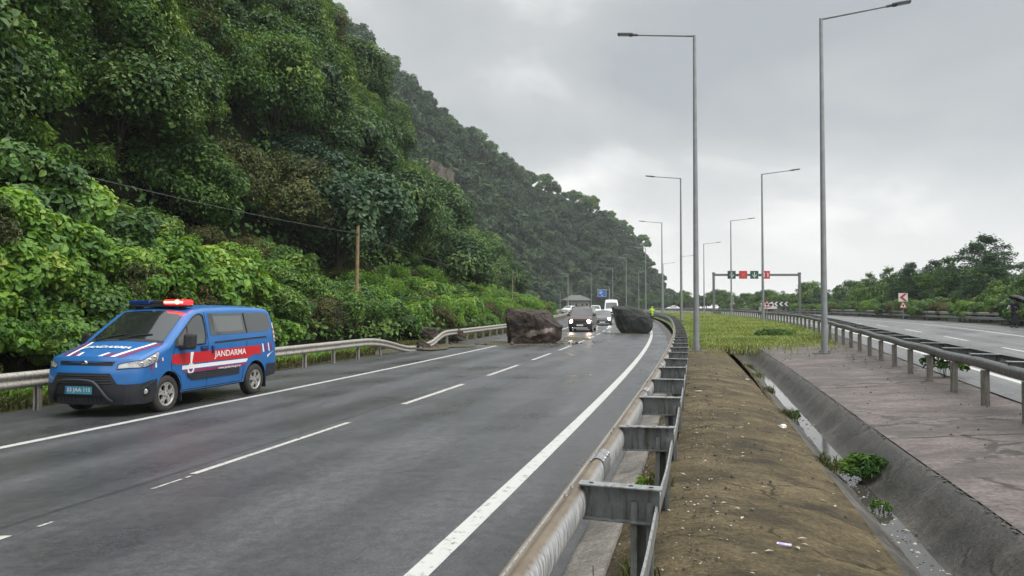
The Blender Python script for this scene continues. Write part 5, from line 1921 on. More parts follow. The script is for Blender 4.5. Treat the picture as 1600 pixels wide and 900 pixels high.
def build_gendarmerie_van():
    r = .343
    ax = [(1.0, r), (3.933, r)]
    B = Body(4.97, 1.98,
             xf=[(.25, .05), (.40, .0), (.62, .0), (.80, .03), (1.0, .12), (1.2, .26)],
             xr=[(.3, -.02), (.6, 0), (1.2, -.02), (1.6, -.07), (1.95, -.22)],
             top=[(0, 1.03), (.12, 1.075), (.45, 1.165), (.80, 1.245), (.95, 1.285), (1.80, 1.85), (1.98, 1.905), (2.3, 1.945), (3.2, 1.965), (4.4, 1.95), (4.85, 1.925), (4.97, 1.86)],
             wz=[(.25, .94), (.45, .985), (.70, 1.0), (1.05, .995), (1.22, .985), (1.40, .962), (1.86, .865), (2.0, .835)],
             sill=[(0, .24), (.3, .235), (.55, .25), (1.45, .33), (3.5, .33), (4.4, .36), (4.97, .40)],
             axles=[(1.0, r + .01), (3.933, r + .01)], arch_r=.415, r_top=.10, r_f=.15, r_r=.10, crown=.045, nose=.27, nose_len=1.15, tail=.06, squash=(4.36, .74))
    root = tag(empty("police_van", (-7.62, 13.08, -.03), math.atan2(.974, .225)),
               "blue gendarmerie van with red side stripe and lit red roof light, parked on the shoulder", "van")
    B.skin(ny=30).build("body", [M_VBLUE, M_DARK], root)
    ub = MB(); ub.box((2.45, 0, .44), (3.9, 1.28, .36)); ub.build("underbody", M_DARK, root)
    add_wheels(root, ax, .875, r, wheel_parts(r, .225, .222))

    # ---- windscreen
    g = MB()
    xs = lin(.985, 1.80, 12)
    def wf(x): return .93 - .03 * (x - .98)
    g.grid([[B.tp(x, f * wf(x), .007) for f in lin(-1, 1, 13)] for x in xs])
    ws = g.build("windscreen", M_GLASS, root)
    k = MB()   # black lower edge and seal
    k.grid([[B.tp(x, f * .95, .006) for f in lin(-1, 1, 13)] for x in lin(.90, .985, 3)])
    k.build("scuttle", M_BLACK, root)
    for (f0, f1, x1) in ((.15, -.55, 1.12), (.75, .10, 1.10)):
        w = MB(); w.tube([B.tp(.93, f0, .02), B.tp(x1 * .94, lerp(f0, f1, .5), .03), B.tp(x1, f1, .018)], .011, 6); w.build("wiper", M_BLACK, root)
    # pillar glass seal on both sides, door windows, rear windows
    for sg in (-1, 1):
        # front door glass
        def top_f(x): return min(1.815, B.zt(x) - .085)
        def lo_f(x): return 1.225 + .02 * (x - 1.2)
        xs = lin(1.12, 2.10, 22)
        q = MB()
        B.band(q, xs, lambda x: min(lo_f(x), top_f(x) - .004) + (.10 * max(0, (x - 2.0) / .10) ** 2), lambda x: top_f(x) - (.06 * max(0, (x - 2.02) / .08) ** 2), sg, .006, 6)
        f = q.build("door_window", M_GLASSD, root)
        q = MB()
        fr = [B.side(x, lo_f(x) - .012, sg, .010) for x in lin(1.10, 2.08, 12)] + [B.side(2.125, 1.36, sg, .010), B.side(2.13, 1.60, sg, .010), B.side(2.115, 1.78, sg, .010)] + [B.side(x, top_f(x) + .012, sg, .010) for x in lin(2.04, 1.12, 16)]
        q.tube(fr + [fr[0]], .014, 6); q.build("window_seal", M_BLACK, f)
        q = MB(); q.tube([B.side(1.50, lo_f(1.5), sg, .012), B.side(1.54, top_f(1.54), sg, .012)], .013, 6); q.build("quarter_bar", M_BLACK, f)
        # rear side glass, two panes in one dark band
        q = MB()
        def lo_r(x): return 1.385 + .015 * (x - 2.4)
        B.band(q, lin(2.30, 4.72, 34), lambda x: lo_r(x) + .08 * max(0, (x - 4.5) / .22) ** 2, lambda x: 1.835 - .05 * max(0, (x - 4.55) / .17) ** 2, sg, .006, 5)
        f = q.build("side_window", M_GLASSD, root)
        q = MB(); q.tube([B.side(3.62, lo_r(3.6), sg, .008), B.side(3.60, 1.83, sg, .008)], .02, 4); q.build("window_divider", M_BLACK, f)
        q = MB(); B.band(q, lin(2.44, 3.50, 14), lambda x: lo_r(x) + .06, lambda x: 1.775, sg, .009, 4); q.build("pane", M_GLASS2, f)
        # seams
        q = MB()
        for pts in ([(1.10, 1.22), (1.07, .95), (1.09, .80), (1.38, .62), (1.44, .36)], [(2.19, .36), (2.19, 1.30), (2.19, 1.86)], [(3.44, .36), (3.45, .62), (3.52, .80), (3.60, 1.22)],
                    [(1.44, .362), (2.4, .362), (3.44, .362)], [(2.42, 1.245), (3.4, 1.27), (4.42, 1.29)]):
            P = []
            for a, b in zip(pts[:-1], pts[1:]):
                for t in lin(0, 1, 7)[:-1]: P.append(B.side(lerp(a[0], b[0], t), lerp(a[1], b[1], t), sg, .0005))
            P.append(B.side(*pts[-1], sg, .0005))
            q.tube(P, .006, 5)
        q.build("door_seam", M_DARK, root)
        # slide rail recess
        q = MB(); B.band(q, lin(2.42, 4.42, 20), lambda x: 1.215 + .022 * (x - 2.4), lambda x: 1.242 + .022 * (x - 2.4), sg, .003, 2); q.build("slide_rail", M_BUMP, root)
        # handle
        q = MB(); q.box(B.side(2.06, 1.13, sg, .02), (.19, .04, .045), bevel=.018); q.box(B.side(2.06, 1.13, sg, .004), (.24, .012, .10), bevel=.004); q.build("door_handle", M_VNAVY, root)
        q = MB(); q.box(B.side(2.33, 1.10, sg, .02), (.06, .035, .16), bevel=.016); q.build("door_handle", M_VNAVY, root)
        # mirror
        q = MB()
        q.box(B.side(1.30, 1.30, sg, .20), (.14, .23, .30), Matrix.Rotation(R(-12 * sg), 3, 'Z') @ Matrix.Rotation(R(6), 3, 'Y'), bevel=.055)
        q.box(B.side(1.30, 1.19, sg, .12), (.16, .26, .085), Matrix.Rotation(R(8), 3, 'Y'), bevel=.03)
        m = q.build("wing_mirror", M_BLACK, root)
        q = MB(); q.box(B.side(1.375, 1.31, sg, .20), (.006, .18, .22), Matrix.Rotation(R(-12 * sg), 3, 'Z') @ Matrix.Rotation(R(6), 3, 'Y')); q.build("mirror_glass", M_CHROME, m)
        # sill moulding
        q = MB(); B.band(q, lin(1.55, 3.28, 22), lambda x: .535 + .10 * max(0, (1.75 - x) / .2) ** 1.5, lambda x: .655 + .004 * x, sg, .022, 3)
        B.band(q, lin(1.55, 3.28, 22), lambda x: .655 + .004 * x, lambda x: .657 + .004 * x + .016, sg, .010, 1)
        q.build("sill_moulding", M_BUMP, root)
        # tail lamp
        q = MB(); B.poly_side(q, [(4.80, 1.18), (4.90, 1.16), (4.90, 1.62), (4.82, 1.58)], sg, .012); t = q.build("tail_lamp", M_TAILW, root)
        q = MB()
        for zz in (1.20, 1.31, 1.42): B.poly_side(q, [(4.82, zz), (4.895, zz - .01), (4.895, zz + .05), (4.825, zz + .05)], sg, .018)
        q.build("red_segment", M_TAILR, t)
        # headlamp: sweeps back over the wing
        def hl_lo(x): return .845 + .135 * (x / .72) + .02 * math.sin(math.pi * x / .72)
        def hl_hi(x): return min(B.zt(x) - .055, .955 + .215 * (x / .72) ** .85)
        cols = []
        for y in lin(.64, .83, 6):
            t = (y - .64) / .19
            cols.append([B.front(sg * y, lerp(.868 + .014 * t, .945 + .05 * t, k / 6), .009) for k in range(7)])
        for x in [.008 + .512 * q_ * q_ for q_ in lin(0, 1, 22)]:
            t = x / .52
            lo_, hi_ = .882 + .095 * t ** 1.5, min(B.zt(x) - .035, .995 + .155 * t ** .7)
            cols.append([B.side(x, lerp(min(lo_, hi_ - .003), hi_, k / 6), sg, .009) for k in range(7)])
        q = MB(); q.grid(cols, flip=sg > 0); h = q.build("headlamp", M_HLAMP, root)
        edge = [c_[0] for c_ in cols] + [c_[-1] for c_ in reversed(cols)]
        q = MB(); q.tube(edge + [edge[0]], .007, 5); q.build("lamp_surround", M_BLACK, h)
        q = MB()
        for (cx, cz, rr) in ((.05, .942, .040), (.20, .988, .056), (.36, 1.03, .052)):
            c = B.side(cx, cz, sg, .008); nrm = Vector((-.72, sg * .69, 0)).normalized()
            q.lathe([(rr, .004), (rr * .9, .014), (rr * .5, .008), (0, .006)], 14, Matrix.Translation(c) @ nrm.to_track_quat('Z', 'Y').to_matrix().to_4x4())
        q.build("reflector", M_CHROME, h)
        # front bumper side, dark plastic
        cols = []
        for f in lin(.80, 1.0, 5):
            cols.append([B.front(sg * f * B.width(0, lerp(.24, .60, k / 6)), lerp(.24, .60, k / 6), .012) for k in range(7)])
        for x in [.585 * t * t for t in lin(0, 1, 22)]:
            cols.append([B.side(x, lerp(B.zl(x), .60 + .06 * min(1, x / .6), k / 6), sg, .012) for k in range(7)])
        q = MB(); q.grid(cols, flip=sg > 0); bs = q.build("bumper_corner", M_BUMP, root)
        c = B.side(.20, .455, sg, .014); nrm = Vector((-.75, sg * .66, 0)).normalized()
        Mx = Matrix.Translation(c) @ nrm.to_track_quat('Z', 'Y').to_matrix().to_4x4()
        q = MB(); q.lathe([(.085, .0), (.082, .014), (.066, .006), (.0, -.002)], 18, Mx); q.build("fog_recess", M_DARK, bs)
        q = MB(); q.lathe([(.045, .004), (.03, .014), (0, .017)], 14, Mx); q.build("fog_lamp", M_HLAMP, bs)
        q = MB(); q.tube([B.side(x, .505 + .11 * (x - .06) / .4, sg, .016) for x in lin(.08, .50, 8)], .012, 5); q.build("bumper_crease", M_BUMP, bs)
        # rear bumper corner
        q = MB(); B.band(q, lin(4.36, 4.97, 14), lambda x: B.zl(x) + .0, lambda x: .66, sg, .012, 5); q.build("rear_bumper", M_BUMP, root)
        # mud flap
        q = MB(); q.box((4.37, sg * .86, .27), (.02, .22, .28)); q.build("mud_flap", M_BLACK, root); q = MB(); q.box((1.44, sg * .86, .25), (.02, .2, .16)); q.build("mud_flap", M_BLACK, root)

        # ---- livery on the flank
        q = MB()
        def arch_top(x, a): 
            return r + .01 + math.sqrt(max(0, .56 ** 2 - (x - a) ** 2)) if abs(x - a) < .56 else 0
        red_lo = lambda x: max(.865 - .005 * (x - 1.6), arch_top(x, 1.0) if x < 2 else arch_top(x, 3.933))
        red_hi = lambda x: 1.075 + .012 * (x - 1.6)
        B.band(q, lin(1.06, 4.14, 60), lambda x: min(red_lo(x), red_hi(x) - .002), red_hi, sg, .0055, 4); q.build("red_stripe", M_RED, root)
        q = MB(); B.band(q, lin(1.40, 3.60, 40), lambda x: max(.760, arch_top(x, 1.0), arch_top(x, 3.933) if x > 3 else 0) if True else 0, lambda x: max(.835, arch_top(x, 1.0) + .001, (arch_top(x, 3.933) + .001) if x > 3 else 0), sg, .0055, 3)
        q.build("white_stripe", M_WHITE, root)
        q = MB(); B.band(q, lin(1.46, 3.56, 40), lambda x: max(.690, arch_top(x, 1.0)), lambda x: max(.738, arch_top(x, 1.0) + .001), sg, .0055, 2); q.build("crimson_stripe", M_MAG, root)
        # slanting dashes at both ends
        for P in ([(.48, .86), (.54, .86), (.50, .965), (.44, .965)], [(.70, .97), (.745, .97), (.71, 1.03), (.67, 1.03)], [(4.22, .94), (4.28, .94), (4.24, 1.13), (4.19, 1.13)],
                  [(4.50, .95), (4.56, .95), (4.50, 1.14), (4.45, 1.14)], [(4.42, .80), (4.62, .90), (4.86, .96), (4.40, .86)]):
            q = MB(); B.poly_side(q, P, sg, .006); q.build("white_dash", M_WHITE, root)
        for P in ([(.36, .81), (.43, .81), (.375, .945), (.305, .945)], [(.60, .945), (.65, .945), (.62, 1.005), (.575, 1.005)],
                  [(4.34, .95), (4.42, .95), (4.37, 1.13), (4.30, 1.13)], [(4.64, .97), (4.72, .97), (4.66, 1.14), (4.59, 1.14)]):
            q = MB(); B.poly_side(q, P, sg, .006); q.build("crimson_dash", M_MAG, root)
        # white emblem: a stem above an open ring
        q = MB()
        cx, cz = 1.66, .765
        B.poly_side(q, [(cx - .022, .83), (cx + .022, .83), (cx + .050, 1.085), (cx - .050, 1.085)], sg, .009)
        n = 28
        A = [R(112 + 316 * k / n) for k in range(n + 1)]
        q.grid([[B.side(cx + rr * .92 * math.cos(a), cz + rr * math.sin(a), sg, .009) for rr in (.066, .08, .112)] for a in A], flip=sg < 0)
        q.build("emblem", M_WHITE, root)
        q = MB()
        if sg < 0:
            B.text_side(q, "JANDARMA", 2.40, .895, .165, 1.14, sg, .010, .012)
        else:
            V, F, tw, th = text_tris("JANDARMA", 1.0, .012)
            q.add([B.side(3.52 - vx * 1.10 / tw, .898 + vz * .155 / th, sg, .010) for vx, vz in V], [f[::-1] for f in F])
        q.build("side_lettering", M_WHITE, root)
        q = MB()
        if sg < 0:
            B.text_side(q, "www.jandarma.gov.tr", 2.52, .655 + .012, .068, .80, sg, .024, .012)
        else:
            V, F, tw, th = text_tris("www.jandarma.gov.tr", 1.0, .012)
            q.add([B.side(3.32 - vx * .80 / tw, .667 + vz * .068 / th, sg, .024) for vx, vz in V], [f[::-1] for f in F])
        q.build("web_address", M_WHITE, root)

    # ---- hood livery
    def hood_strip(mb, a, b, w0, w1):
        P = []
        for t in lin(0, 1, 12):
            x = lerp(a[0], b[0], t); y = lerp(a[1], b[1], t); w = lerp(w0, w1, t)
            yt = B.width(x, B.zt(x))
            P.append([B.tp(x, (y - w / 2) / yt, .005), B.tp(x, (y + w / 2) / yt, .005)])
        mb.grid(P, flip=True)
    for sg in (-1, 1):
        for (p0, p1, w0, w1, nm, mt) in (((.03, .47), (.89, .70), .085, .065, "hood_white_stripe", M_WHITE), ((.03, .23), (.20, .275), .075, .06, "hood_white_stripe", M_WHITE),
                                         ((.03, .60), (.89, .81), .085, .06, "hood_crimson_stripe", M_MAG), ((.03, .35), (.20, .395), .085, .065, "hood_crimson_stripe", M_MAG)):
            q = MB(); hood_strip(q, (p0[0], sg * p0[1]), (p1[0], sg * p1[1]), w0, w1); q.build(nm, mt, root)
    q = MB()
    V, F, tw, th = text_tris("JANDARMA", 1.0, .03)
    w, h = 1.00, .165
    pv = []
    for vx, vz in V:
        y = .51 - vx * w / tw; x = .37 + vz * h / th; y -= .12 * (x - .4)
        pv.append(B.tp(x, y / B.width(x, B.zt(x)), .016))
    q.add(pv, F); q.build("hood_lettering", M_WHITE, root)
    # ---- front face: slim upper grille, blue bar, dark lower grille and bumper, bull bar
    def patch(mb, y0, y1, z0, z1, eps, inset=0.0, mat=0, n=12, m=4):
        P = []
        for i in range(m + 1):
            z = lerp(z0, z1, i / m); k = 1 + inset * (i / m)
            P.append([B.front(lerp(y0, y1, j / n) * k, z, eps) for j in range(n + 1)])
        return mb.grid(P, mat=mat, flip=True)
    q = MB(); patch(q, -.55, .55, .925, 1.015, .008, .06); gr = q.build("upper_grille", M_BLACK, root)
    q = MB()
    for z in (.947, .970, .993): q.tube([B.front(y, z, .014) for y in lin(-.53, .53, 12)], .006, 5)
    q.build("grille_slat", M_BUMP, gr)
    q = MB(); q.lathe([(0, .012), (.06, .010), (.07, 0)], 18, Matrix.Translation(B.front(0, .970, .016)) @ Matrix.Rotation(R(-90), 4, 'Y') @ Matrix.Scale(.62, 4, (1, 0, 0))); q.build("badge", M_CHROME, gr)
    q = MB(); patch(q, -.775, .775, .24, .605, .018, .0, 0, 20, 6); q.build("front_bumper", M_BUMP, root)
    q = MB(); patch(q, -.70, .70, .585, .795, .010, -.22, 0, 14, 5); lg = q.build("lower_grille", M_BLACK, root)
    q = MB()
    for z in (.62, .665, .71, .75): q.tube([B.front(y, z, .018) for y in lin(-.60 + .6 * (z - .62), .60 - .6 * (z - .62), 12)], .009, 5)
    q.build("grille_slat", M_BUMP, lg)
    q = MB(); patch(q, -.48, .48, .30, .42, .018, .06); q.build("air_intake", M_DARK, root)
    bb = MB()
    bar = [B.front(-.60, .30, .03), B.front(-.56, .36, .08), B.front(-.40, .62, .11), B.front(-.30, .675, .12), B.front(0, .685, .125), B.front(.30, .675, .12), B.front(.40, .62, .11), B.front(.56, .36, .08), B.front(.60, .30, .03)]
    sm = []
    for i in range(len(bar) - 1):
        for t in lin(0, 1, 5)[:-1]: sm.append(bar[i].lerp(bar[i + 1], t))
    sm.append(bar[-1])
    for _ in range(3): sm = [sm[0]] + [(sm[i - 1] + sm[i] * 2 + sm[i + 1]) / 4 for i in range(1, len(sm) - 1)] + [sm[-1]]
    bb.tube(sm, .030, 10)
    bb.build("bull_bar", M_BUMP, root)
    # number plate
    q = MB(); c = B.front(0, .50, .035); q.box(c, (.012, .56, .135), bevel=.004); pt = q.build("number_plate", M_PLATE, root)
    q = MB()
    V, F, tw, th = text_tris("53 JAA 115", 1.0, .025)
    q.add([c + Vector((-.009, .235 - vx * .49 / tw, -.045 + vz * .090 / th)) for vx, vz in V], F)
    q.build("plate_lettering", M_INK, pt)
    q = MB(); q.box(c + Vector((-.0075, .252, 0)), (.004, .03, .115)); q.build("plate_band", M_SIGNB, pt)
    # roof light bar: blue half unlit, red half lit
    zc = B.zt(2.02) + .045
    q = MB(); q.box((2.05, 0, zc + .035), (.26, 1.30, .05), bevel=.015)
    for y in (-.5, .5): q.box((2.05, y, zc - .005), (.12, .10, .06))
    lb = q.build("light_bar", M_BLACK, root)
    q = MB(); q.box((2.05, .40, zc + .105), (.28, .50, .09), bevel=.03); q.build("blue_lens", M_BLUELENS, lb)
    q = MB(); q.box((2.05, -.02, zc + .10), (.22, .30, .08), bevel=.02); q.build("speaker_box", M_BLACK, lb)
    q = MB(); q.box((2.05, -.41, zc + .105), (.28, .48, .09), bevel=.03); q.build("red_lens", M_REDLIT, lb)
    q = MB(); q.tube([(1.90, -.20, zc + .105), (1.90, -.62, zc + .105)], .022, 8); q.lathe([(0, -.05), (.04, -.03), (.052, 0), (.04, .03), (0, .05)], 10, Matrix.Translation((1.89, -.50, zc + .11))); q.build("lit_led", M_REDCORE, lb)
    # rear face: window and plate panel
    q = MB(); q.grid([[B.rear(f * .62, z, .006) for f in lin(-1, 1, 5)] for z in lin(1.25, 1.78, 5)]); q.build("rear_window", M_GLASS, root)
    # aerial
    q = MB(); q.tube([(2.6, 0, B.zt(2.6) + .05), (2.75, 0, B.zt(2.6) + .32)], [.008, .003], 6); q.build("aerial", M_BLACK, root)
    return root


M_GLASS2 = simple("side_glass", (0.13, 0.14, 0.135), rough=0.03, spec=1.0)  # paler base colour: the sky's reflection is painted into this pane
M_VNAVY = simple("handle_navy", (0.006, 0.030, 0.11), rough=.4)


def simple_vehicle(name, label, cat, loc, yaw, L, W, top, xf, xr, wz, axles, r, mat, screen, windows, lit=None, bumper=.42, sill=None, arch=None, grille=None,
                   hl=(.55, .78, .30), plate=True, extra=None, nose=.20, rim=.20, rearview=False, taper=None, zoff=0.0):
    """a vehicle further off: body, glass, lamps, grille, bumper, wheels, mirrors, plate"""
    B = Body(L, W, xf=xf, xr=xr, top=top, wz=wz, sill=sill or [(0, .22), (L, .28)], axles=[(a, r) for a in axles], arch_r=arch or r + .07, r_top=.07, r_f=.12, r_r=.08, crown=.04, nose=nose, nose_len=.9, taper=taper)
    root = tag(empty(name, loc, yaw), label, cat)
    B.skin(nx=60, nt=14, ny=9).build("body", [mat, M_DARK], root)
    ub = MB(); ub.box((L / 2, 0, .40), (L - .9, W - .7, .30)); ub.build("underbody", M_DARK, root)
    add_wheels(root, [(a, r) for a in axles], W / 2 - .115, r, wheel_parts(r, .20, rim, style='plain', rim_mat=M_ALLOY))
    g = MB(); g.grid([[B.tp(x, f * .90, .007) for f in lin(-1, 1, 9)] for x in lin(screen[0], screen[1], 8)]); g.build("windscreen", M_GLASS, root)
    if rearview:
        g = MB(); g.grid([[B.tp(x, f * .86, .007) for f in lin(-1, 1, 9)] for x in lin(rearview[0], rearview[1], 6)]); g.build("rear_window", M_GLASS, root)
    for sg in (-1, 1):
        for (x0, x1, z0, z1) in windows:
            q = MB(); B.band(q, lin(x0, x1, 12), lambda x: z0, lambda x: max(z0 + .01, min(z1, B.zt(x) - .08)), sg, .006, 4); q.build("side_window", M_GLASS, root)
        q = MB(); B.band(q, lin(.01, hl[2], 9), lambda x: hl[0] + .02 * x, lambda x: min(hl[1] + .06 * x, B.zt(x) - .04), sg, .010, 4)
        q.grid([[B.front(sg * y, z, .010) for y in lin(W / 2 * .55, W / 2 - .13, 5)] for z in lin(hl[0], hl[1], 4)], flip=sg > 0)
        h = q.build("headlamp", M_HLAMP, root)
        if lit:
            c = B.front(sg * (W / 2 - .26), (hl[0] + hl[1]) / 2, .02)
            q = MB(); q.lathe([(0, .025), (.07, .02), (.125, 0)], 14, Matrix.Translation(c) @ Matrix.Rotation(R(-90), 4, 'Y')); q.build("lit_bulb", lit, h)
        q = MB(); q.box(B.side(screen[0] + .22, B.zt(screen[0]) + .06, sg, .13), (.10, .20, .17), bevel=.04); q.build("wing_mirror", M_BLACK, root)
        q = MB(); B.poly_side(q, [(L - .16, .70), (L - .03, .70), (L - .03, 1.0), (L - .12, 1.0)], sg, .010); q.build("tail_lamp", M_TAILR, root)
        q = MB(); B.band(q, lin(0, axles[0] - (arch or r + .07) - .02, 8), lambda x: B.zl(x), lambda x: bumper, sg, .012, 3); q.build("bumper_corner", M_BUMP, root)
        q = MB()
        for x in (axles[0] + r + .25, (axles[0] + axles[1]) / 2 + .15):
            q.tube([B.side(x, z, sg, .0005) for z in lin(.36, 1.0, 6)], .006, 4)
        q.build("door_seam", M_DARK, root)
    q = MB(); q.grid([[B.front(f * (W / 2 - .14), z, .012) for f in lin(-1, 1, 9)] for z in lin(.22, bumper, 5)], flip=True); q.build("front_bumper", M_BUMP, root)
    gz = grille or (hl[0] + .02, hl[1] - .03)
    q = MB(); q.grid([[B.front(f * W / 2 * .52, z, .011) for f in lin(-1, 1, 9)] for z in lin(gz[0], gz[1], 4)], flip=True); gq = q.build("grille", M_BLACK, root)
    q = MB()
    for t in (.25, .5, .75): q.tube([B.front(f * W / 2 * .5, lerp(gz[0], gz[1], t), .016) for f in lin(-1, 1, 8)], .010, 5)
    q.build("grille_slat", M_CHROME if lit is M_HEADLITW else M_BUMP, gq)
    if plate:
        q = MB(); q.box(B.front(0, bumper - .04, .03), (.012, .52, .115)); q.build("number_plate", M_WHITE, root)
    if extra: extra(B, root)
    return root


def yawL(d): v = dirL(d); return math.atan2(v.y, v.x)


def build_traffic():
    # dark van with headlights on
    d = 58.0
    def xtra(B, root):
        q = MB(); q.box(B.tp(1.55, -.05, -.16), (.16, .28, .09), bevel=.03); q.build("blue_beacon", M_BLUELIT, root)
        q = MB(); q.tube([B.front(y, .30, .05) for y in lin(-.62, .62, 8)], .03, 8); q.build("bumper_bar", M_CHROME, root)
        q = MB()
        for y in (-.62, .62): q.tube([(1.75, y, B.zt(1.75) + .03), (1.9, y, B.zt(1.9) + .08), (4.2, y, B.zt(4.2) + .08), (4.35, y, B.zt(4.35) + .03)], .018, 6)
        q.build("roof_rail", M_BUMP, root)
    simple_vehicle("dark_van", "dark maroon van with both headlights on, waiting between the two boulders", "van",
                   ((905.5 - 800) / 1155 * (d - .2), d - .4, zL(d)), yawL(d) - R(1), 4.80, 1.88,
                   [(0, .98), (.12, 1.02), (.78, 1.14), (.90, 1.20), (1.62, 1.80), (1.80, 1.88), (2.4, 1.93), (4.5, 1.92), (4.7, 1.88), (4.8, 1.80)],
                   [(.2, .03), (.5, 0), (.8, .03), (1.1, .10)], [(.3, 0), (1.2, 0), (1.9, -.18)], [(.22, .95), (.6, 1.0), (1.05, .99), (1.2, .97), (1.85, .86)],
                   (.92, 3.84), .325, M_VDARK, (.95, 1.62), [(1.05, 1.95, 1.20, 1.74), (2.05, 3.2, 1.20, 1.74), (3.3, 4.6, 1.20, 1.74)], lit=M_HEADLIT, bumper=.56, hl=(.70, .93, .16), extra=xtra, nose=.16)
    # grey hatchback behind it
    d = 73.5
    simple_vehicle("grey_car", "grey hatchback with bright headlights queuing behind the dark van", "car",
                   ((940.5 - 800) / 1155 * d, d - .3, zL(d)), yawL(d), 4.20, 1.79,
                   [(0, .70), (.1, .76), (.8, .90), (1.02, .97), (1.75, 1.36), (2.1, 1.44), (2.8, 1.46), (3.5, 1.38), (4.0, 1.02), (4.2, .94)],
                   [(.2, .06), (.45, 0), (.7, .05)], [(.3, -.04), (.9, 0)], [(.2, .95), (.5, 1.0), (.85, .98), (.98, .95), (1.4, .76)],
                   (.82, 3.42), .315, M_CGREY, (1.06, 1.78), [(1.35, 2.25, .98, 1.34), (2.33, 3.2, .98, 1.34)], lit=M_HEADLITW, bumper=.36, hl=(.58, .72, .32), nose=.26, rearview=(3.35, 3.85))
    # white minibus partly behind the black boulder
    d = 103.0
    simple_vehicle("white_minibus", "tall white minibus in the right lane half hidden by the black boulder", "minibus",
                   ((955.5 - 800) / 1155 * d, d, zL(d)), yawL(d), 6.9, 2.02,
                   [(0, 1.02), (.12, 1.07), (.75, 1.24), (.92, 1.32), (1.75, 2.22), (2.1, 2.58), (2.6, 2.70), (6.4, 2.70), (6.75, 2.62), (6.9, 2.5)],
                   [(.2, .04), (.6, 0), (1.1, .08)], [(.3, 0), (1.5, 0), (2.6, -.15)], [(.22, .95), (.6, 1.0), (1.2, 1.0), (2.0, .92), (2.65, .84)],
                   (1.0, 5.1), .36, M_VWHITE, (1.0, 1.80), [(1.15, 2.1, 1.35, 1.95), (2.3, 4.2, 1.40, 2.0), (4.3, 6.6, 1.40, 2.0)], bumper=.60, hl=(.80, 1.05, .30), nose=.22)
    d = 128.0
    simple_vehicle("white_van", "small white van queuing farther back, left of the minibus", "van",
                   ((931.0 - 800) / 1155 * d, d, zL(d)), yawL(d), 4.4, 1.83,
                   [(0, .88), (.12, .94), (.75, 1.10), (.9, 1.16), (1.6, 1.70), (1.85, 1.80), (4.1, 1.83), (4.3, 1.78), (4.4, 1.68)],
                   [(.2, .04), (.6, 0), (1.0, .08)], [(.3, 0), (1.7, -.1)], [(.22, .95), (.6, 1.0), (1.1, .98), (1.75, .86)],
                   (.88, 3.6), .32, M_VWHITE, (.95, 1.62), [(1.1, 2.0, 1.15, 1.60), (2.1, 3.2, 1.15, 1.6)], bumper=.46, hl=(.66, .88, .26))
    d = 138.0
    simple_vehicle("white_car", "white car at the left by the bushes, beyond the brown boulder", "car",
                   ((882.0 - 800) / 1155 * d, d, .75), R(60), 4.2, 1.75,
                   [(0, .70), (.1, .76), (.8, .90), (1.02, .97), (1.75, 1.36), (2.1, 1.44), (2.8, 1.45), (3.4, 1.36), (3.9, 1.02), (4.2, .96)],
                   [(.2, .06), (.45, 0), (.7, .05)], [(.3, -.04), (.9, 0)], [(.2, .95), (.5, 1.0), (.85, .98), (.98, .95), (1.4, .76)],
                   (.82, 3.4), .31, M_VWHITE, (1.06, 1.78), [(1.35, 2.25, .98, 1.33), (2.33, 3.2, .98, 1.33)], bumper=.36, hl=(.58, .72, .32), rearview=(3.3, 3.8))
    d = 214.0
    simple_vehicle("white_car", "white car far off on the open road, right of the third left lamp", "car",
                   ((1040.5 - 800) / 1155 * d, d, zgrass(d) + .05), R(22), 4.2, 1.75,
                   [(0, .70), (.1, .76), (.8, .90), (1.02, .97), (1.75, 1.36), (2.1, 1.44), (2.8, 1.45), (3.4, 1.36), (3.9, 1.02), (4.2, .96)],
                   [(.2, .06), (.45, 0), (.7, .05)], [(.3, -.04), (.9, 0)], [(.2, .95), (.5, 1.0), (.85, .98), (.98, .95), (1.4, .76)],
                   (.82, 3.4), .31, M_VWHITE, (1.06, 1.78), [(1.35, 2.25, .98, 1.33), (2.33, 3.2, .98, 1.33)], bumper=.36, hl=(.58, .72, .32), rearview=(3.3, 3.8))
    # pickup on the open road, seen from behind
    d = 104.0
    root = tag(empty("white_pickup", ((1203.5 - 800) / 1155 * d, d, zR(d)), math.atan2(dirR(d).y, dirR(d).x)), "white pickup truck on the open road behind the triangular warning sign", "truck")
    W = 1.8
    m = MB(); m.box((3.6, 0, .80), (1.6, W - .04, .62), bevel=.08); m.box((2.35, 0, .80), (.95, W - .02, .62), bevel=.05); 
    m.prism([(2.75, -W / 2 + .06, 1.10), (1.90, -W / 2 + .06, 1.10), (1.98, -W / 2 + .16, 1.72), (2.45, -W / 2 + .16, 1.72)][::-1], (0, W - .12, 0))
    m.build("cab", M_VWHITE, root)
    m = MB(); m.box((.95, 0, .78), (1.9, W - .1, .14), mat=1)
    for y in (-W / 2 + .03, W / 2 - .03): m.box((.95, y, 1.02), (1.9, .06, .36), bevel=.015)
    m.box((.03, 0, 1.02), (.06, W - .13, .36), bevel=.015); m.box((1.86, 0, 1.05), (.05, W - .13, .42))
    m.build("load_bed", [M_VWHITE, M_BUMP], root)
    m = MB(); m.box((1.925, 0, 1.40), (.012, W - .55, .42)); m.build("rear_window", M_GLASS, root)
    for y in (-.62, .62):
        m = MB(); m.box((-.01, y, .66), (.05, .30, .12), bevel=.02); m.build("tail_lamp", M_TAILR, root)
    m = MB(); m.box((-.03, 0, .50), (.09, W - .2, .11), bevel=.02); m.build("rear_bumper", M_BUMP, root)
    m = MB(); m.box((2.2, 0, .50), (3.6, .9, .18)); m.build("chassis", M_DARK, root)
    add_wheels(root, [(.95, .33), (3.75, .33)], .80, .33, wheel_parts(.33, .2, .2, style='plain'))


build_gendarmerie_van()
build_traffic()

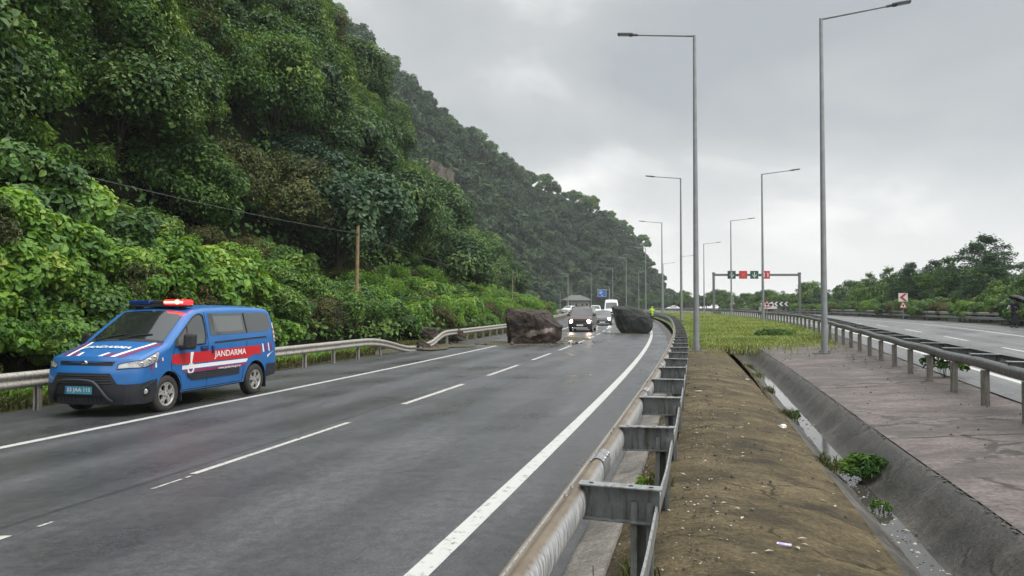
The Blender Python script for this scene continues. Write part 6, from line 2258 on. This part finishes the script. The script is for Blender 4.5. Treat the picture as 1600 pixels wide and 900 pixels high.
# ------------------------------------------------------------------ fallen boulders
import bmesh
from mathutils import noise as mnoise


def boulder_mat(name, c1, c2, c3, scar=None):
    m, n, l, b = new_mat(name)
    tc = N(n, 'ShaderNodeTexCoord')
    mp = N(n, 'ShaderNodeMapping'); mp.inputs['Rotation'].default_value = (.3, .5, .2); mp.inputs['Scale'].default_value = (1, 1, 2.0)
    l.new(tc.outputs['Object'], mp.inputs[0])
    a = N(n, 'ShaderNodeTexNoise', Scale=1.5, Detail=9.0, Roughness=.68, Distortion=.6); l.new(mp.outputs[0], a.inputs['Vector'])
    f = N(n, 'ShaderNodeTexNoise', Scale=9.0, Detail=6.0, Roughness=.7); l.new(tc.outputs['Object'], f.inputs['Vector'])
    r = ramp_node(n, [(.30, c1), (.5, c2), (.72, c3)])
    mx = N(n, 'ShaderNodeMix', data_type='FLOAT'); mx.inputs[0].default_value = .35
    l.new(a.outputs[0], mx.inputs[2]); l.new(f.outputs[0], mx.inputs[3]); l.new(mx.outputs[0], r.inputs[0])
    col = r.outputs[0]
    if scar:
        # pale scraped streak where the rock hit the road
        sp = N(n, 'ShaderNodeSeparateXYZ'); l.new(tc.outputs['Object'], sp.inputs[0])
        wz = N(n, 'ShaderNodeMath', operation='MULTIPLY_ADD'); l.new(sp.outputs[0], wz.inputs[0]); wz.inputs[1].default_value = -scar[1]; wz.inputs[2].default_value = -scar[0]
        ad = N(n, 'ShaderNodeMath', operation='ADD'); l.new(sp.outputs[2], ad.inputs[0]); l.new(wz.outputs[0], ad.inputs[1])
        ns = N(n, 'ShaderNodeMath', operation='MULTIPLY_ADD'); l.new(a.outputs[0], ns.inputs[0]); ns.inputs[1].default_value = .5; ns.inputs[2].default_value = -.25
        a2 = N(n, 'ShaderNodeMath', operation='ADD'); l.new(ad.outputs[0], a2.inputs[0]); l.new(ns.outputs[0], a2.inputs[1])
        ab = N(n, 'ShaderNodeMath', operation='ABSOLUTE'); l.new(a2.outputs[0], ab.inputs[0])
        mr = N(n, 'ShaderNodeMapRange'); mr.inputs[1].default_value = .09; mr.inputs[2].default_value = .15; mr.inputs[3].default_value = 1.0; mr.inputs[4].default_value = 0
        l.new(ab.outputs[0], mr.inputs[0])
        xr = N(n, 'ShaderNodeMath', operation='SUBTRACT'); l.new(sp.outputs[0], xr.inputs[0]); xr.inputs[1].default_value = scar[2]
        xa = N(n, 'ShaderNodeMath', operation='ABSOLUTE'); l.new(xr.outputs[0], xa.inputs[0])
        xm = N(n, 'ShaderNodeMapRange'); xm.inputs[1].default_value = .55; xm.inputs[2].default_value = .85; xm.inputs[3].default_value = 1; xm.inputs[4].default_value = 0
        l.new(xa.outputs[0], xm.inputs[0])
        mm = N(n, 'ShaderNodeMath', operation='MULTIPLY'); l.new(mr.outputs[0], mm.inputs[0]); l.new(xm.outputs[0], mm.inputs[1])
        cm = N(n, 'ShaderNodeMix', data_type='RGBA'); l.new(mm.outputs[0], cm.inputs[0]); l.new(col, cm.inputs[6]); cm.inputs[7].default_value = (.30, .25, .225, 1)
        col = cm.outputs[2]
    l.new(col, b.inputs['Base Color'])
    b.inputs['Roughness'].default_value = .72
    bp = N(n, 'ShaderNodeBump', Strength=.7, Distance=.05); l.new(mx.outputs[0], bp.inputs['Height']); l.new(bp.outputs[0], b.inputs['Normal'])
    return m


def boulder(name, label, loc, rz, front, depth, mat, seed, group=None, subdiv=4, rough=.10, back=.82, layer=2.6, cuts=6, cutd=.12):
    """front: outline (x,z) of the face seen from the road; the rock swells behind and before it"""
    bm = bmesh.new()
    rng = random.Random(seed)
    cx = sum(p[0] for p in front) / len(front); cz = sum(p[1] for p in front) / len(front)
    pts = []
    for (x, z) in front:
        for k, (yy, s) in enumerate(((-depth * .38, .86), (-depth * .1, 1.0), (depth * .25, .98), (depth * .55, back))):
            j = rng.uniform(-.04, .04)
            pts.append((cx + (x - cx) * (s + j), yy + rng.uniform(-.07, .07) * depth, max(0, cz + (z - cz) * (s + j)) if z > .05 else 0))
    for _ in range(5):
        pts.append((cx + rng.uniform(-.3, .3), -depth * .48, cz + rng.uniform(-.25, .35)))
    vs = [bm.verts.new(p) for p in pts]
    bmesh.ops.convex_hull(bm, input=vs)
    bmesh.ops.delete(bm, geom=[v for v in bm.verts if not v.link_faces], context='VERTS')
    # broken planes: slice chips off the side that faces the road and off the shoulders
    for k in range(cuts):
        n = Vector((rng.uniform(-1, 1), rng.uniform(-1.3, -.25), rng.uniform(-.55, 1.0))).normalized()
        s = max(v.co.dot(n) for v in bm.verts)
        r = bmesh.ops.bisect_plane(bm, geom=bm.verts[:] + bm.edges[:] + bm.faces[:], plane_co=n * (s - rng.uniform(.4, 1.0) * cutd * depth), plane_no=n, clear_outer=True)
        eb = [x for x in r['geom_cut'] if isinstance(x, bmesh.types.BMEdge)]
        if eb: bmesh.ops.holes_fill(bm, edges=[x for x in bm.edges if x.is_boundary], sides=0)
    bmesh.ops.triangulate(bm, faces=bm.faces[:])
    for k in range(subdiv):
        bmesh.ops.subdivide_edges(bm, edges=[e for e in bm.edges if e.calc_length() > .10], cuts=1, use_grid_fill=True)
        bmesh.ops.triangulate(bm, faces=bm.faces[:])
    bmesh.ops.recalc_face_normals(bm, faces=bm.faces[:])
    bm.normal_update()
    off = Vector((seed * 3.1, seed * 1.7, 0))
    for v in bm.verts:
        p = v.co + off
        d = mnoise.fractal(p * 1.1, 1.0, 2.0, 4) * rough
        # broken facets: a stepped term
        c = mnoise.cell(p * 2.3) * .5
        rg = mnoise.ridged_multi_fractal(Vector((p.x * 1.2, p.y * 1.2, p.z * layer)), .9, 2.1, 5, 1.0, 2.0) * rough * .42
        v.co += v.normal * (d - rg + .05 * rough * c + .02)
        if v.co.z < .02: v.co.z = max(-.05, v.co.z * .2)
    me = bpy.data.meshes.new(name); bm.to_mesh(me); bm.free()
    me.materials.append(mat)
    o = np_obj(name, me, None, loc); o.rotation_euler = (0, 0, rz)
    tag(o, label, "boulder", group)
    return o


M_ROCKB = boulder_mat("fresh_brown_rock", (0.005, 0.0035, 0.003), (0.027, 0.016, 0.011), (0.105, 0.064, 0.045), scar=(.62, .16, .25))
M_ROCKK = boulder_mat("dark_mossy_rock", (0.003, 0.0035, 0.0035), (0.010, 0.013, 0.012), (0.034, 0.044, 0.032))
M_ROCKS = boulder_mat("torn_brown_rock", (0.008, 0.006, 0.004), (0.034, 0.022, 0.015), (0.085, 0.060, 0.040))


def build_boulders():
    # outlines measured in metres, seen face on
    d = 39.3; k = d / 1155
    B1 = [((x - 835) * k, (537 - z) * k) for x, z in ((793, 489), (797, 483.5), (812, 486.5), (832, 489), (845, 486.5), (858, 490), (868, 499), (876.5, 511), (877, 518), (872, 530), (866, 536), (840, 538), (812, 538), (796, 538), (794, 520), (792, 500))]
    boulder("boulder", "big jagged brown boulder with a pale scrape, lying across the left lane edge", ((835 - 800) * k, d + .5, zL(d) - .03), R(4), [(x * 1.07, z * 1.06) for x, z in B1], 2.1, M_ROCKB, 3, subdiv=5, rough=.13, layer=1.4, cuts=11, cutd=.12)
    d = 54.0; k = d / 1155
    B2 = [((x - 990) * k, (521.5 - z) * k) for x, z in ((957.5, 479), (961, 477), (985, 477.5), (1003, 482), (1014, 489), (1021, 498), (1022, 507), (1019, 517), (1014, 521.5), (990, 522), (972, 522), (967, 512), (962, 498))]
    boulder("boulder", "smooth blackish boulder with a slanting left face, lying on the right lane", ((990 - 800) * k, d + .6, zL(d) - .03), R(-8), B2, 2.4, M_ROCKK, 7, subdiv=5, rough=.08, layer=.9, cuts=8, cutd=.075)
    # torn rock and earth behind the pressed-down rail
    d = 40.0; k = d / 1155
    S1 = [((x - 672) * k, (524 - z) * k) for x, z in ((644, 500), (648, 498), (665, 500), (682, 501), (686, 510), (690, 524), (668, 525), (648, 525))]
    p = near_p(38.5, 1.6)
    boulder("torn_rock", "brown block of torn earth and rock behind the bent left rail", ((672 - 800) * k, d, .05), R(10), S1, 1.0, M_ROCKS, 11, subdiv=4, rough=.12)
    d = 41.5; k = d / 1155
    S2 = [((x - 706) * k, (524 - z) * k) for x, z in ((688, 508), (694, 505), (712, 504), (724, 508), (728, 524), (706, 525), (690, 525))]
    boulder("torn_rock", "darker lower rock lump beside the brown torn block, at the rail gap", ((706 - 800) * k, d, .05), R(-6), S2, .8, M_ROCKS, 12, subdiv=4, rough=.12)
    boulder("stone", "small dark stone lying in the gap of the left guard rail", (PL(35.2, -12.75, 0)), 0, [(-.35, .0), (-.3, .22), (.05, .30), (.3, .2), (.38, 0)], .5, M_ROCKS, 14, subdiv=3, rough=.08)
    # rubble, splinters and soil around the rocks and the broken rail
    rr = random.Random(2); mb = MB()

    def chip(x, y, z, s, m):
        P = [Vector((rr.uniform(.6, 1.2) * a, rr.uniform(.6, 1.2) * b, rr.uniform(.4, .8) * c)) for a, b, c in ((1, 0, 0), (0, 1, 0), (-1, 0, 0), (0, -1, 0), (0, 0, 1), (0, 0, -1))]
        mb.add([(x + s * p.x, y + s * p.y, z + s * p.z) for p in P], [(0, 1, 4), (1, 2, 4), (2, 3, 4), (3, 0, 4), (1, 0, 5), (2, 1, 5), (3, 2, 5), (0, 3, 5)], m)
    for k in range(420):
        t = rr.random()
        if t < .45: x, y = 1.2 + rr.gauss(0, 1.4), 39.0 + rr.gauss(-.5, .7)
        elif t < .62: x, y = 8.9 + rr.gauss(0, 1.5), 54 + rr.gauss(-.3, .8)
        elif t < .92:
            dd = 33.5 + rr.random() * 5; x, y = PL(dd, -12.6 + abs(rr.gauss(0, .55)) - .35, 0).xy
        else: x, y = 3.2 + rr.gauss(0, 1.2), 42 + rr.gauss(0, 2)
        s = rr.uniform(.012, .05) * (1 if rr.random() < .86 else 2.6)
        chip(x, y, zL(y) + s * .3, s, rr.choice([0, 0, 1]))
    tag(mb.build("rubble", [M_ROCKS, simple("grey_rubble", (.11, .10, .09))]), "rock splinters and soil strewn around the boulders and broken rail", "rubble", kind='stuff')
    # patches of spilled soil on the asphalt
    mb = MB()
    for (d0, o0, a, b) in ((34.8, -12.2, 1.5, .55), (37.2, -11.8, 1.6, .7), (38.2, -9.5, 1.6, .5), (42.5, -7.6, 1.8, .45), (38.4, -7.9, 1.1, .9), (45.5, -6.8, 2.6, .6), (40.6, -10.8, 2.2, .7), (53.4, -4.3, 1.2, .9)):
        n = 26
        C = PL(d0, o0, zL(d0) + .006)
        ring = []
        for i in range(n):
            t = 2 * math.pi * i / n; q = .72 + .5 * fbm(math.cos(t) * 2 + d0, math.sin(t) * 2 + 4, 3)
            ring.append(C + Vector((math.cos(t) * b * q * 1.4, math.sin(t) * a * q, 0)))
        mb.add([C + Vector((0, 0, .03))] + ring, [(0, i + 1, (i + 1) % n + 1) for i in range(n)], 0, True)
    tag(mb.build("spilled_soil", M_VERGE), "brown soil spilled on the asphalt by the broken rail", "soil", kind='stuff')


def build_cliff():
    """bare rock showing between the trees at the end of the near slope"""
    rows = []
    for i in range(26):
        t = i / 25
        row = []
        for j in range(22):
            s = j / 21
            x = lerp(-11.6, -8.2, s) + .35 * math.sin(t * 7); d = 99.5 + 1.6 * s + 2.2 * (1 - t) * -.2
            z = lerp(9.0, 21.5, t) + 1.6 * (.5 - s)
            k = fbm(s * 5 + 3, t * 3 + 1, 4)
            row.append(Vector((x + .8 * (k - .5), d - 1.6 * math.sin(math.pi * s) - 1.1 * (fbm(s * 9, t * 4 + 7, 4) - .5) + 2.0 * t, z)))
        rows.append(row)
    mb = MB(); mb.grid(rows, flip=True)
    back = [[p + Vector((-1.5, 3.0, -.5)) for p in r] for r in rows]
    mb.grid(back)
    for a, b in ((rows[0], back[0]), (rows[-1], back[-1])): mb.grid([a, b])
    mb.grid([[r[0], q[0]] for r, q in zip(rows, back)]); mb.grid([[r[-1], q[-1]] for r, q in zip(rows, back)])
    tag(mb.build("cliff", M_CLIFF), kind='structure')


# ------------------------------------------------------------------ people
def skin_mesh(name, joints, bones, mat, sub=2):
    me = bpy.data.meshes.new(name)
    me.from_pydata([j[0] for j in joints], bones, [])
    o = bpy.data.objects.new(name, me); COL.link(o)
    o.modifiers.new("Skin", 'SKIN')
    sv = me.skin_vertices[0].data
    for i, j in enumerate(joints):
        r = j[1]; sv[i].radius = (r, r) if not isinstance(r, tuple) else r
        sv[i].use_root = (i == 0)
    o.modifiers.new("Sub", 'SUBSURF').levels = sub
    o.modifiers["Sub"].render_levels = sub
    dg = bpy.context.evaluated_depsgraph_get()
    m2 = bpy.data.meshes.new_from_object(o.evaluated_get(dg))
    bpy.data.objects.remove(o); bpy.data.meshes.remove(me)
    m2.name = name
    m2.materials.clear(); m2.materials.append(mat)
    m2.polygons.foreach_set('use_smooth', np.full(len(m2.polygons), True))
    return m2


M_SKIN = simple("skin", (0.42, 0.25, 0.18), rough=.55)
M_HAIR = simple("dark_hair", (0.012, 0.010, 0.009), rough=.6)
M_HIVIS = simple("hi_vis_yellow_green", (0.46, 0.75, 0.02), rough=.6, noise=.25, nscale=5.0)
M_TROUS = simple("dark_trousers", (0.014, 0.016, 0.022), rough=.8)
M_SHOE = simple("black_shoe", (0.012, 0.011, 0.011), rough=.6)
M_COAT = simple("navy_black_clothes", (0.010, 0.011, 0.018), rough=.75)
M_SLEEVE = simple("pale_sleeve", (0.55, 0.54, 0.55), rough=.7)
M_REFL = simple("reflective_band", (0.62, 0.63, 0.60), rough=.3)


def make_person(label, loc, rz, lhand, rhand, lelb, relb, top_mat, leg_mat, sleeve_mat=None, hooded=False, long_coat=0.0, group=None):
    """faces local -Y; 1.75 m. hands and elbows given in local metres"""
    root = tag(empty("person", loc, rz), label, "person", group)
    hipz, shz = .93, 1.42
    J, E = [], []

    def jt(p, r): J.append((p, r)); return len(J) - 1

    def bone(*ids):
        for a, b in zip(ids[:-1], ids[1:]): E.append((a, b))
    pel = jt((0, 0, hipz), (.145, .105)); wa = jt((0, -.01, 1.10), (.130, .10)); ch = jt((0, -.01, 1.30), (.165, .115)); nb = jt((0, .01, 1.455), (.07, .065)); ne = jt((0, 0, 1.52), (.052, .055))
    h1 = jt((0, -.015, 1.60), (.078, .095)); h2 = jt((0, -.01, 1.70), (.072, .085))
    bone(pel, wa, ch, nb, ne, h1, h2)
    for sg, hand, elb in ((-1, rhand, relb), (1, lhand, lelb)):
        hp = jt((sg * .10, 0, .86), (.085, .095)); kn = jt((sg * .105, -.02, .48), (.058, .062)); an = jt((sg * .11, .01, .09), (.040, .045)); to = jt((sg * .13, -.14, .045), (.040, .035))
        bone(pel, hp, kn, an, to)
        sh = jt((sg * .185, 0, shz - .02), (.066, .066)); el = jt(elb, (.045, .045)); wr = jt(hand, (.029, .032))
        bone(ch, sh, el, wr)
    body = np_obj("body", skin_mesh("body", J, E, M_SKIN), root)
    # hands: palm and five fingers
    for sg, hand, elb in ((-1, rhand, relb), (1, lhand, lelb)):
        dv = (Vector(hand) - Vector(elb)).normalized(); sd = Vector((0, -1, .2)).cross(dv)
        sd = sd.normalized() if sd.length > .1 else Vector((1, 0, 0)); up = dv.cross(sd).normalized()
        w = Vector(hand); J2, E2 = [], []
        J2.append((tuple(w), .026)); J2.append((tuple(w + dv * .075), (.038, .020))); E2.append((0, 1))
        for f in range(4):
            o = (f - 1.5) * .018; ln = (.060, .072, .068, .052)[f]
            a = len(J2)
            J2.append((tuple(w + dv * .085 + sd * o), .010)); J2.append((tuple(w + dv * (.085 + ln * .55) + sd * o + up * .012), .009)); J2.append((tuple(w + dv * (.085 + ln * .8) + sd * o + up * .036), .008))
            E2 += [(1, a), (a, a + 1), (a + 1, a + 2)]
        a = len(J2)
        J2.append((tuple(w + dv * .045 + sd * .035), .011)); J2.append((tuple(w + dv * .075 + sd * .055 + up * .02), .010)); E2 += [(0, a), (a, a + 1)]
        np_obj("hand", skin_mesh("hand", J2, E2, M_SKIN, 1), root)
    # face
    f = MB()
    for sx in (-1, 1):
        f.lathe([(0, .006), (.010, .004), (.013, 0)], 8, Matrix.Translation((sx * .032, -.100, 1.645)) @ Matrix.Rotation(R(90), 4, 'X'), 1)
        f.tube([(sx * .080, .0, 1.60), (sx * .088, .01, 1.64), (sx * .080, .015, 1.665)], [.010, .016, .010], 6, 0)
    f.tube([(0, -.100, 1.655), (0, -.122, 1.615), (0, -.108, 1.605)], [.008, .016, .010], 6, 0)
    f.tube([(-.024, -.103, 1.572), (0, -.108, 1.570), (.024, -.103, 1.572)], [.004, .007, .004], 6, 2)
    f.build("face", [M_SKIN, M_DARK, simple("lips", (.30, .12, .10))], root)
    # clothing
    J, E = [], []
    pel = jt((0, 0, hipz), (.165, .128)); wa = jt((0, -.01, 1.10), (.158, .125)); ch = jt((0, -.01, 1.31), (.188, .138)); nb = jt((0, .01, 1.44), (.10, .095))
    bone(pel, wa, ch, nb)
    if long_coat:
        a = jt((0, 0, hipz - long_coat * .5), (.185, .15)); b = jt((0, 0, hipz - long_coat), (.19, .155)); bone(pel, a, b)
    if hooded:
        a = jt((0, .01, 1.53), (.095, .10)); b = jt((0, .008, 1.63), (.112, .122)); c = jt((0, .008, 1.72), (.098, .108)); bone(nb, a, b, c)
    sl = []
    for sg, hand, elb in ((-1, rhand, relb), (1, lhand, lelb)):
        sh = jt((sg * .185, 0, shz - .02), (.092, .092)); el = jt(elb, (.068, .068)); wr = jt(tuple(Vector(elb).lerp(Vector(hand), .93)), (.050, .050))
        bone(ch, sh, el, wr)
    c = np_obj("jacket", skin_mesh("jacket", J, E, top_mat), root)
    if hooded:
        m = MB(); m.lathe([(.062, .012), (.058, .0), (0, -.004)], 14, Matrix.Translation((0, -.112, 1.625)) @ Matrix.Rotation(R(90), 4, 'X') @ Matrix.Scale(1.35, 4, (0, 1, 0)), 0)
        m.build("hood_opening", M_SKIN, root)
    else:
        J, E = [], []
        a = jt((0, .02, 1.655), (.088, .095)); b = jt((0, .018, 1.73), (.080, .088)); bone(a, b)
        np_obj("hair", skin_mesh("hair", J, E, M_HAIR), root)
    J, E = [], []
    pel = jt((0, 0, hipz + .02), (.150, .118))
    for sg in (-1, 1):
        hp = jt((sg * .10, 0, .84), (.098, .108)); kn = jt((sg * .105, -.02, .48), (.075, .078)); an = jt((sg * .11, .01, .12), (.064, .066)); bone(pel, hp, kn, an)
    np_obj("trousers", skin_mesh("trousers", J, E, leg_mat), root)
    for sg in (-1, 1):
        m = MB(); m.box((sg * .12, -.06, .05), (.105, .29, .10), bevel=.035); m.build("shoe", M_SHOE, root)
    return root


def build_people():
    d = 88.5; x = (1018.7 - 800) / 1155 * d
    p = make_person("person in a yellow-green hooded rain jacket and dark trousers standing by the rail bend", (x, d, zL(d) - .01), R(200),
                    (.16, -.26, 1.16), (-.14, -.27, 1.18), (.30, -.04, 1.14), (-.30, -.04, 1.14), M_HIVIS, M_TROUS, hooded=True, long_coat=.34); p.scale = (1.18, 1.18, 1.03)
    m = MB()
    for z in (1.02, 1.20): m.lathe([(.172, -.025), (.178, 0), (.172, .025)], 20, Matrix.Translation((0, -.005, z)) @ Matrix.Scale(.80, 4, (0, 1, 0)))
    m.build("reflective_band", M_REFL, p)
    d = 44.5; x = (1584.5 - 800) / 1155 * d
    z = zR(d) + .004
    p = make_person("person in dark clothes with one pale sleeve standing under a black umbrella", (x, d, z), R(-55),
                    (.20, -.26, 1.22), (-.16, -.26, 1.10), (.30, -.02, 1.13), (-.30, -.06, 1.12), M_COAT, M_COAT, long_coat=.74)
    J = [((-.20, -.02, 1.36), .098), ((-.30, -.06, 1.12), .072), ((-.20, -.20, 1.105), .054)]
    np_obj("pale_sleeve", skin_mesh("pale_sleeve", J, [(0, 1), (1, 2)], M_SLEEVE), p)
    # umbrella, tilted, held in the left hand
    ca, sa = math.cos(R(-55)), math.sin(R(-55))
    hx, hy = .20, -.29
    u = tag(empty("umbrella", (x + hx * ca - hy * sa, d + hx * sa + hy * ca, z + 1.20)), "black open umbrella tilted over the dark-clothed person on the right shoulder", "umbrella")
    u.rotation_euler = (R(4), R(24), 0)
    n = 8; Rr = .62; H = .72
    rows = []
    for i in range(9):
        t = i / 8; r = Rr * math.sin(t * 1.35) / math.sin(1.35); zz = H + .02 - .26 * (1 - math.cos(t * 1.35)) / (1 - math.cos(1.35))
        row = []
        for k in range(n * 4 + 1):
            a = 2 * math.pi * k / (n * 4); sag = 1 - .06 * t * (math.sin(a * n / 2) ** 2)
            row.append(Vector((r * sag * math.cos(a), r * sag * math.sin(a), zz - .02 * t * math.sin(a * n / 2) ** 2)))
        rows.append(row)
    m = MB(); m.grid(rows); m.grid([[p_ - Vector((0, 0, .004)) for p_ in r] for r in rows], flip=True)
    m.build("canopy", simple("umbrella_cloth", (.008, .008, .011), rough=.6), u)
    m = MB(); m.tube([(0, 0, -.12), (0, 0, H + .06)], .008, 8); m.tube([(0, 0, -.18), (0, 0, -.06)], .014, 8); m.build("shaft", M_BLACK, u)
    for k in range(n):
        a = 2 * math.pi * k / n
        m = MB(); m.tube([(.01 * math.cos(a), .01 * math.sin(a), H - .01), (.36 * math.cos(a), .36 * math.sin(a), H - .09), (.60 * math.cos(a), .60 * math.sin(a), H - .24)], .004, 5); m.build("rib", M_CHROME, u)


# ------------------------------------------------------------------ litter one can point at
def crumple(name, label, cat, loc, size, mat, seed):
    bm = bmesh.new(); bmesh.ops.create_icosphere(bm, subdivisions=3, radius=1.0)
    for v in bm.verts:
        q = v.co * 1.0 + Vector((seed, 0, 0))
        f = .72 + .38 * mnoise.noise(q * 1.6) + .25 * mnoise.noise(q * 3.8)
        v.co = Vector((v.co.x * size[0] * f, v.co.y * size[1] * f, max(-.7, v.co.z) * size[2] * f + size[2] * .45))
    me = bpy.data.meshes.new(name); bm.to_mesh(me); bm.free(); me.materials.append(mat)
    tag(np_obj(name, me, None, loc), label, cat)


def build_bits():
    def verge(px, py, z0=.2):
        z = z0
        for _ in range(6):
            d = (CAMZ - z) * 1155 / (py - 480); x = (px - 800) / 1155 * d; o = x - lampL(d)
            z = pl(o, [(-.5, .27), (-.1, .30), (.5, .24), (1.0, .13), (1.3, .03)])
        return Vector((x, d, z + .004))
    crumple("plastic_bag", "crumpled white plastic bag lying on the brown verge", "bag", verge(1221, 668), (.085, .055, .045), simple("white_plastic", (.72, .71, .68), rough=.4), 2)
    crumple("paper_scrap", "small whitish scrap on the verge between the first left lamp and the bag", "litter", verge(1166, 593), (.07, .05, .02), simple("pale_scrap", (.50, .46, .40)), 5)
    crumple("paper_scrap", "flat pale scrap close to the near rail posts on the verge", "litter", verge(1090, 611), (.10, .05, .012), simple("pale_paper", (.48, .45, .40)), 9)
    # flattened lilac carton
    p = verge(1223, 850)
    root = tag(empty("drink_carton", p, R(-28)), "flattened lilac drink carton lying on the verge nearest the camera", "carton")
    m = MB(); m.box((0, 0, .008), (.085, .042, .014), bevel=.006); m.build("body", simple("lilac_print", (.34, .28, .58), rough=.35, noise=.35, nscale=30.0, col2=(.72, .66, .80)), root)
    m = MB(); m.box((-.049, .0, .010), (.014, .036, .008), bevel=.003); m.build("end_flap", simple("carton_edge", (.70, .62, .70), rough=.4), root)
    # concrete block by the gantry foot and small white marker posts on the open road
    d = 119.0; x = (1117 - 800) / 1155 * d
    root = tag(empty("concrete_block", (x, d - 1.2, zgrass(d) - .02)), "dark low concrete block in the grass at the foot of the gantry post", "block")
    m = MB(); m.box((0, 0, .22), (1.0, .9, .5), bevel=.05); m.build("body", M_POST, root)
    d = 112.0; x = (1142 - 800) / 1155 * d
    root = tag(empty("marker_post", (x, d, zR(d))), "slim white marker post beside the third right lamp", "post")
    m = MB(); m.box((0, 0, .75), (.20, .08, 1.9), bevel=.02); m.build("shaft", M_WHITE, root)
    m = MB(); m.box((0, -.045, 1.2), (.21, .015, .25)); m.build("dark_band", M_BLACK, root)


# ------------------------------------------------------------------ air
def build_haze():
    m = bpy.data.materials.new("haze_air"); m.use_nodes = True
    n, l = m.node_tree.nodes, m.node_tree.links
    n.clear()
    o = n.new('ShaderNodeOutputMaterial'); v = n.new('ShaderNodeVolumePrincipled')
    v.inputs['Color'].default_value = (.86, .90, .92, 1); v.inputs['Density'].default_value = HAZE; v.inputs['Anisotropy'].default_value = .2
    l.new(v.outputs[0], o.inputs['Volume'])
    mb = MB(); mb.box((40, 270, 64), (720, 700, 132))
    tag(mb.build("haze", m), kind='stuff')
    tag(bpy.data.objects["haze"], "thin pale haze in the damp air", "haze")


HAZE = 0.00034
build_boulders()
build_cliff()
build_people()
build_bits()
build_haze()
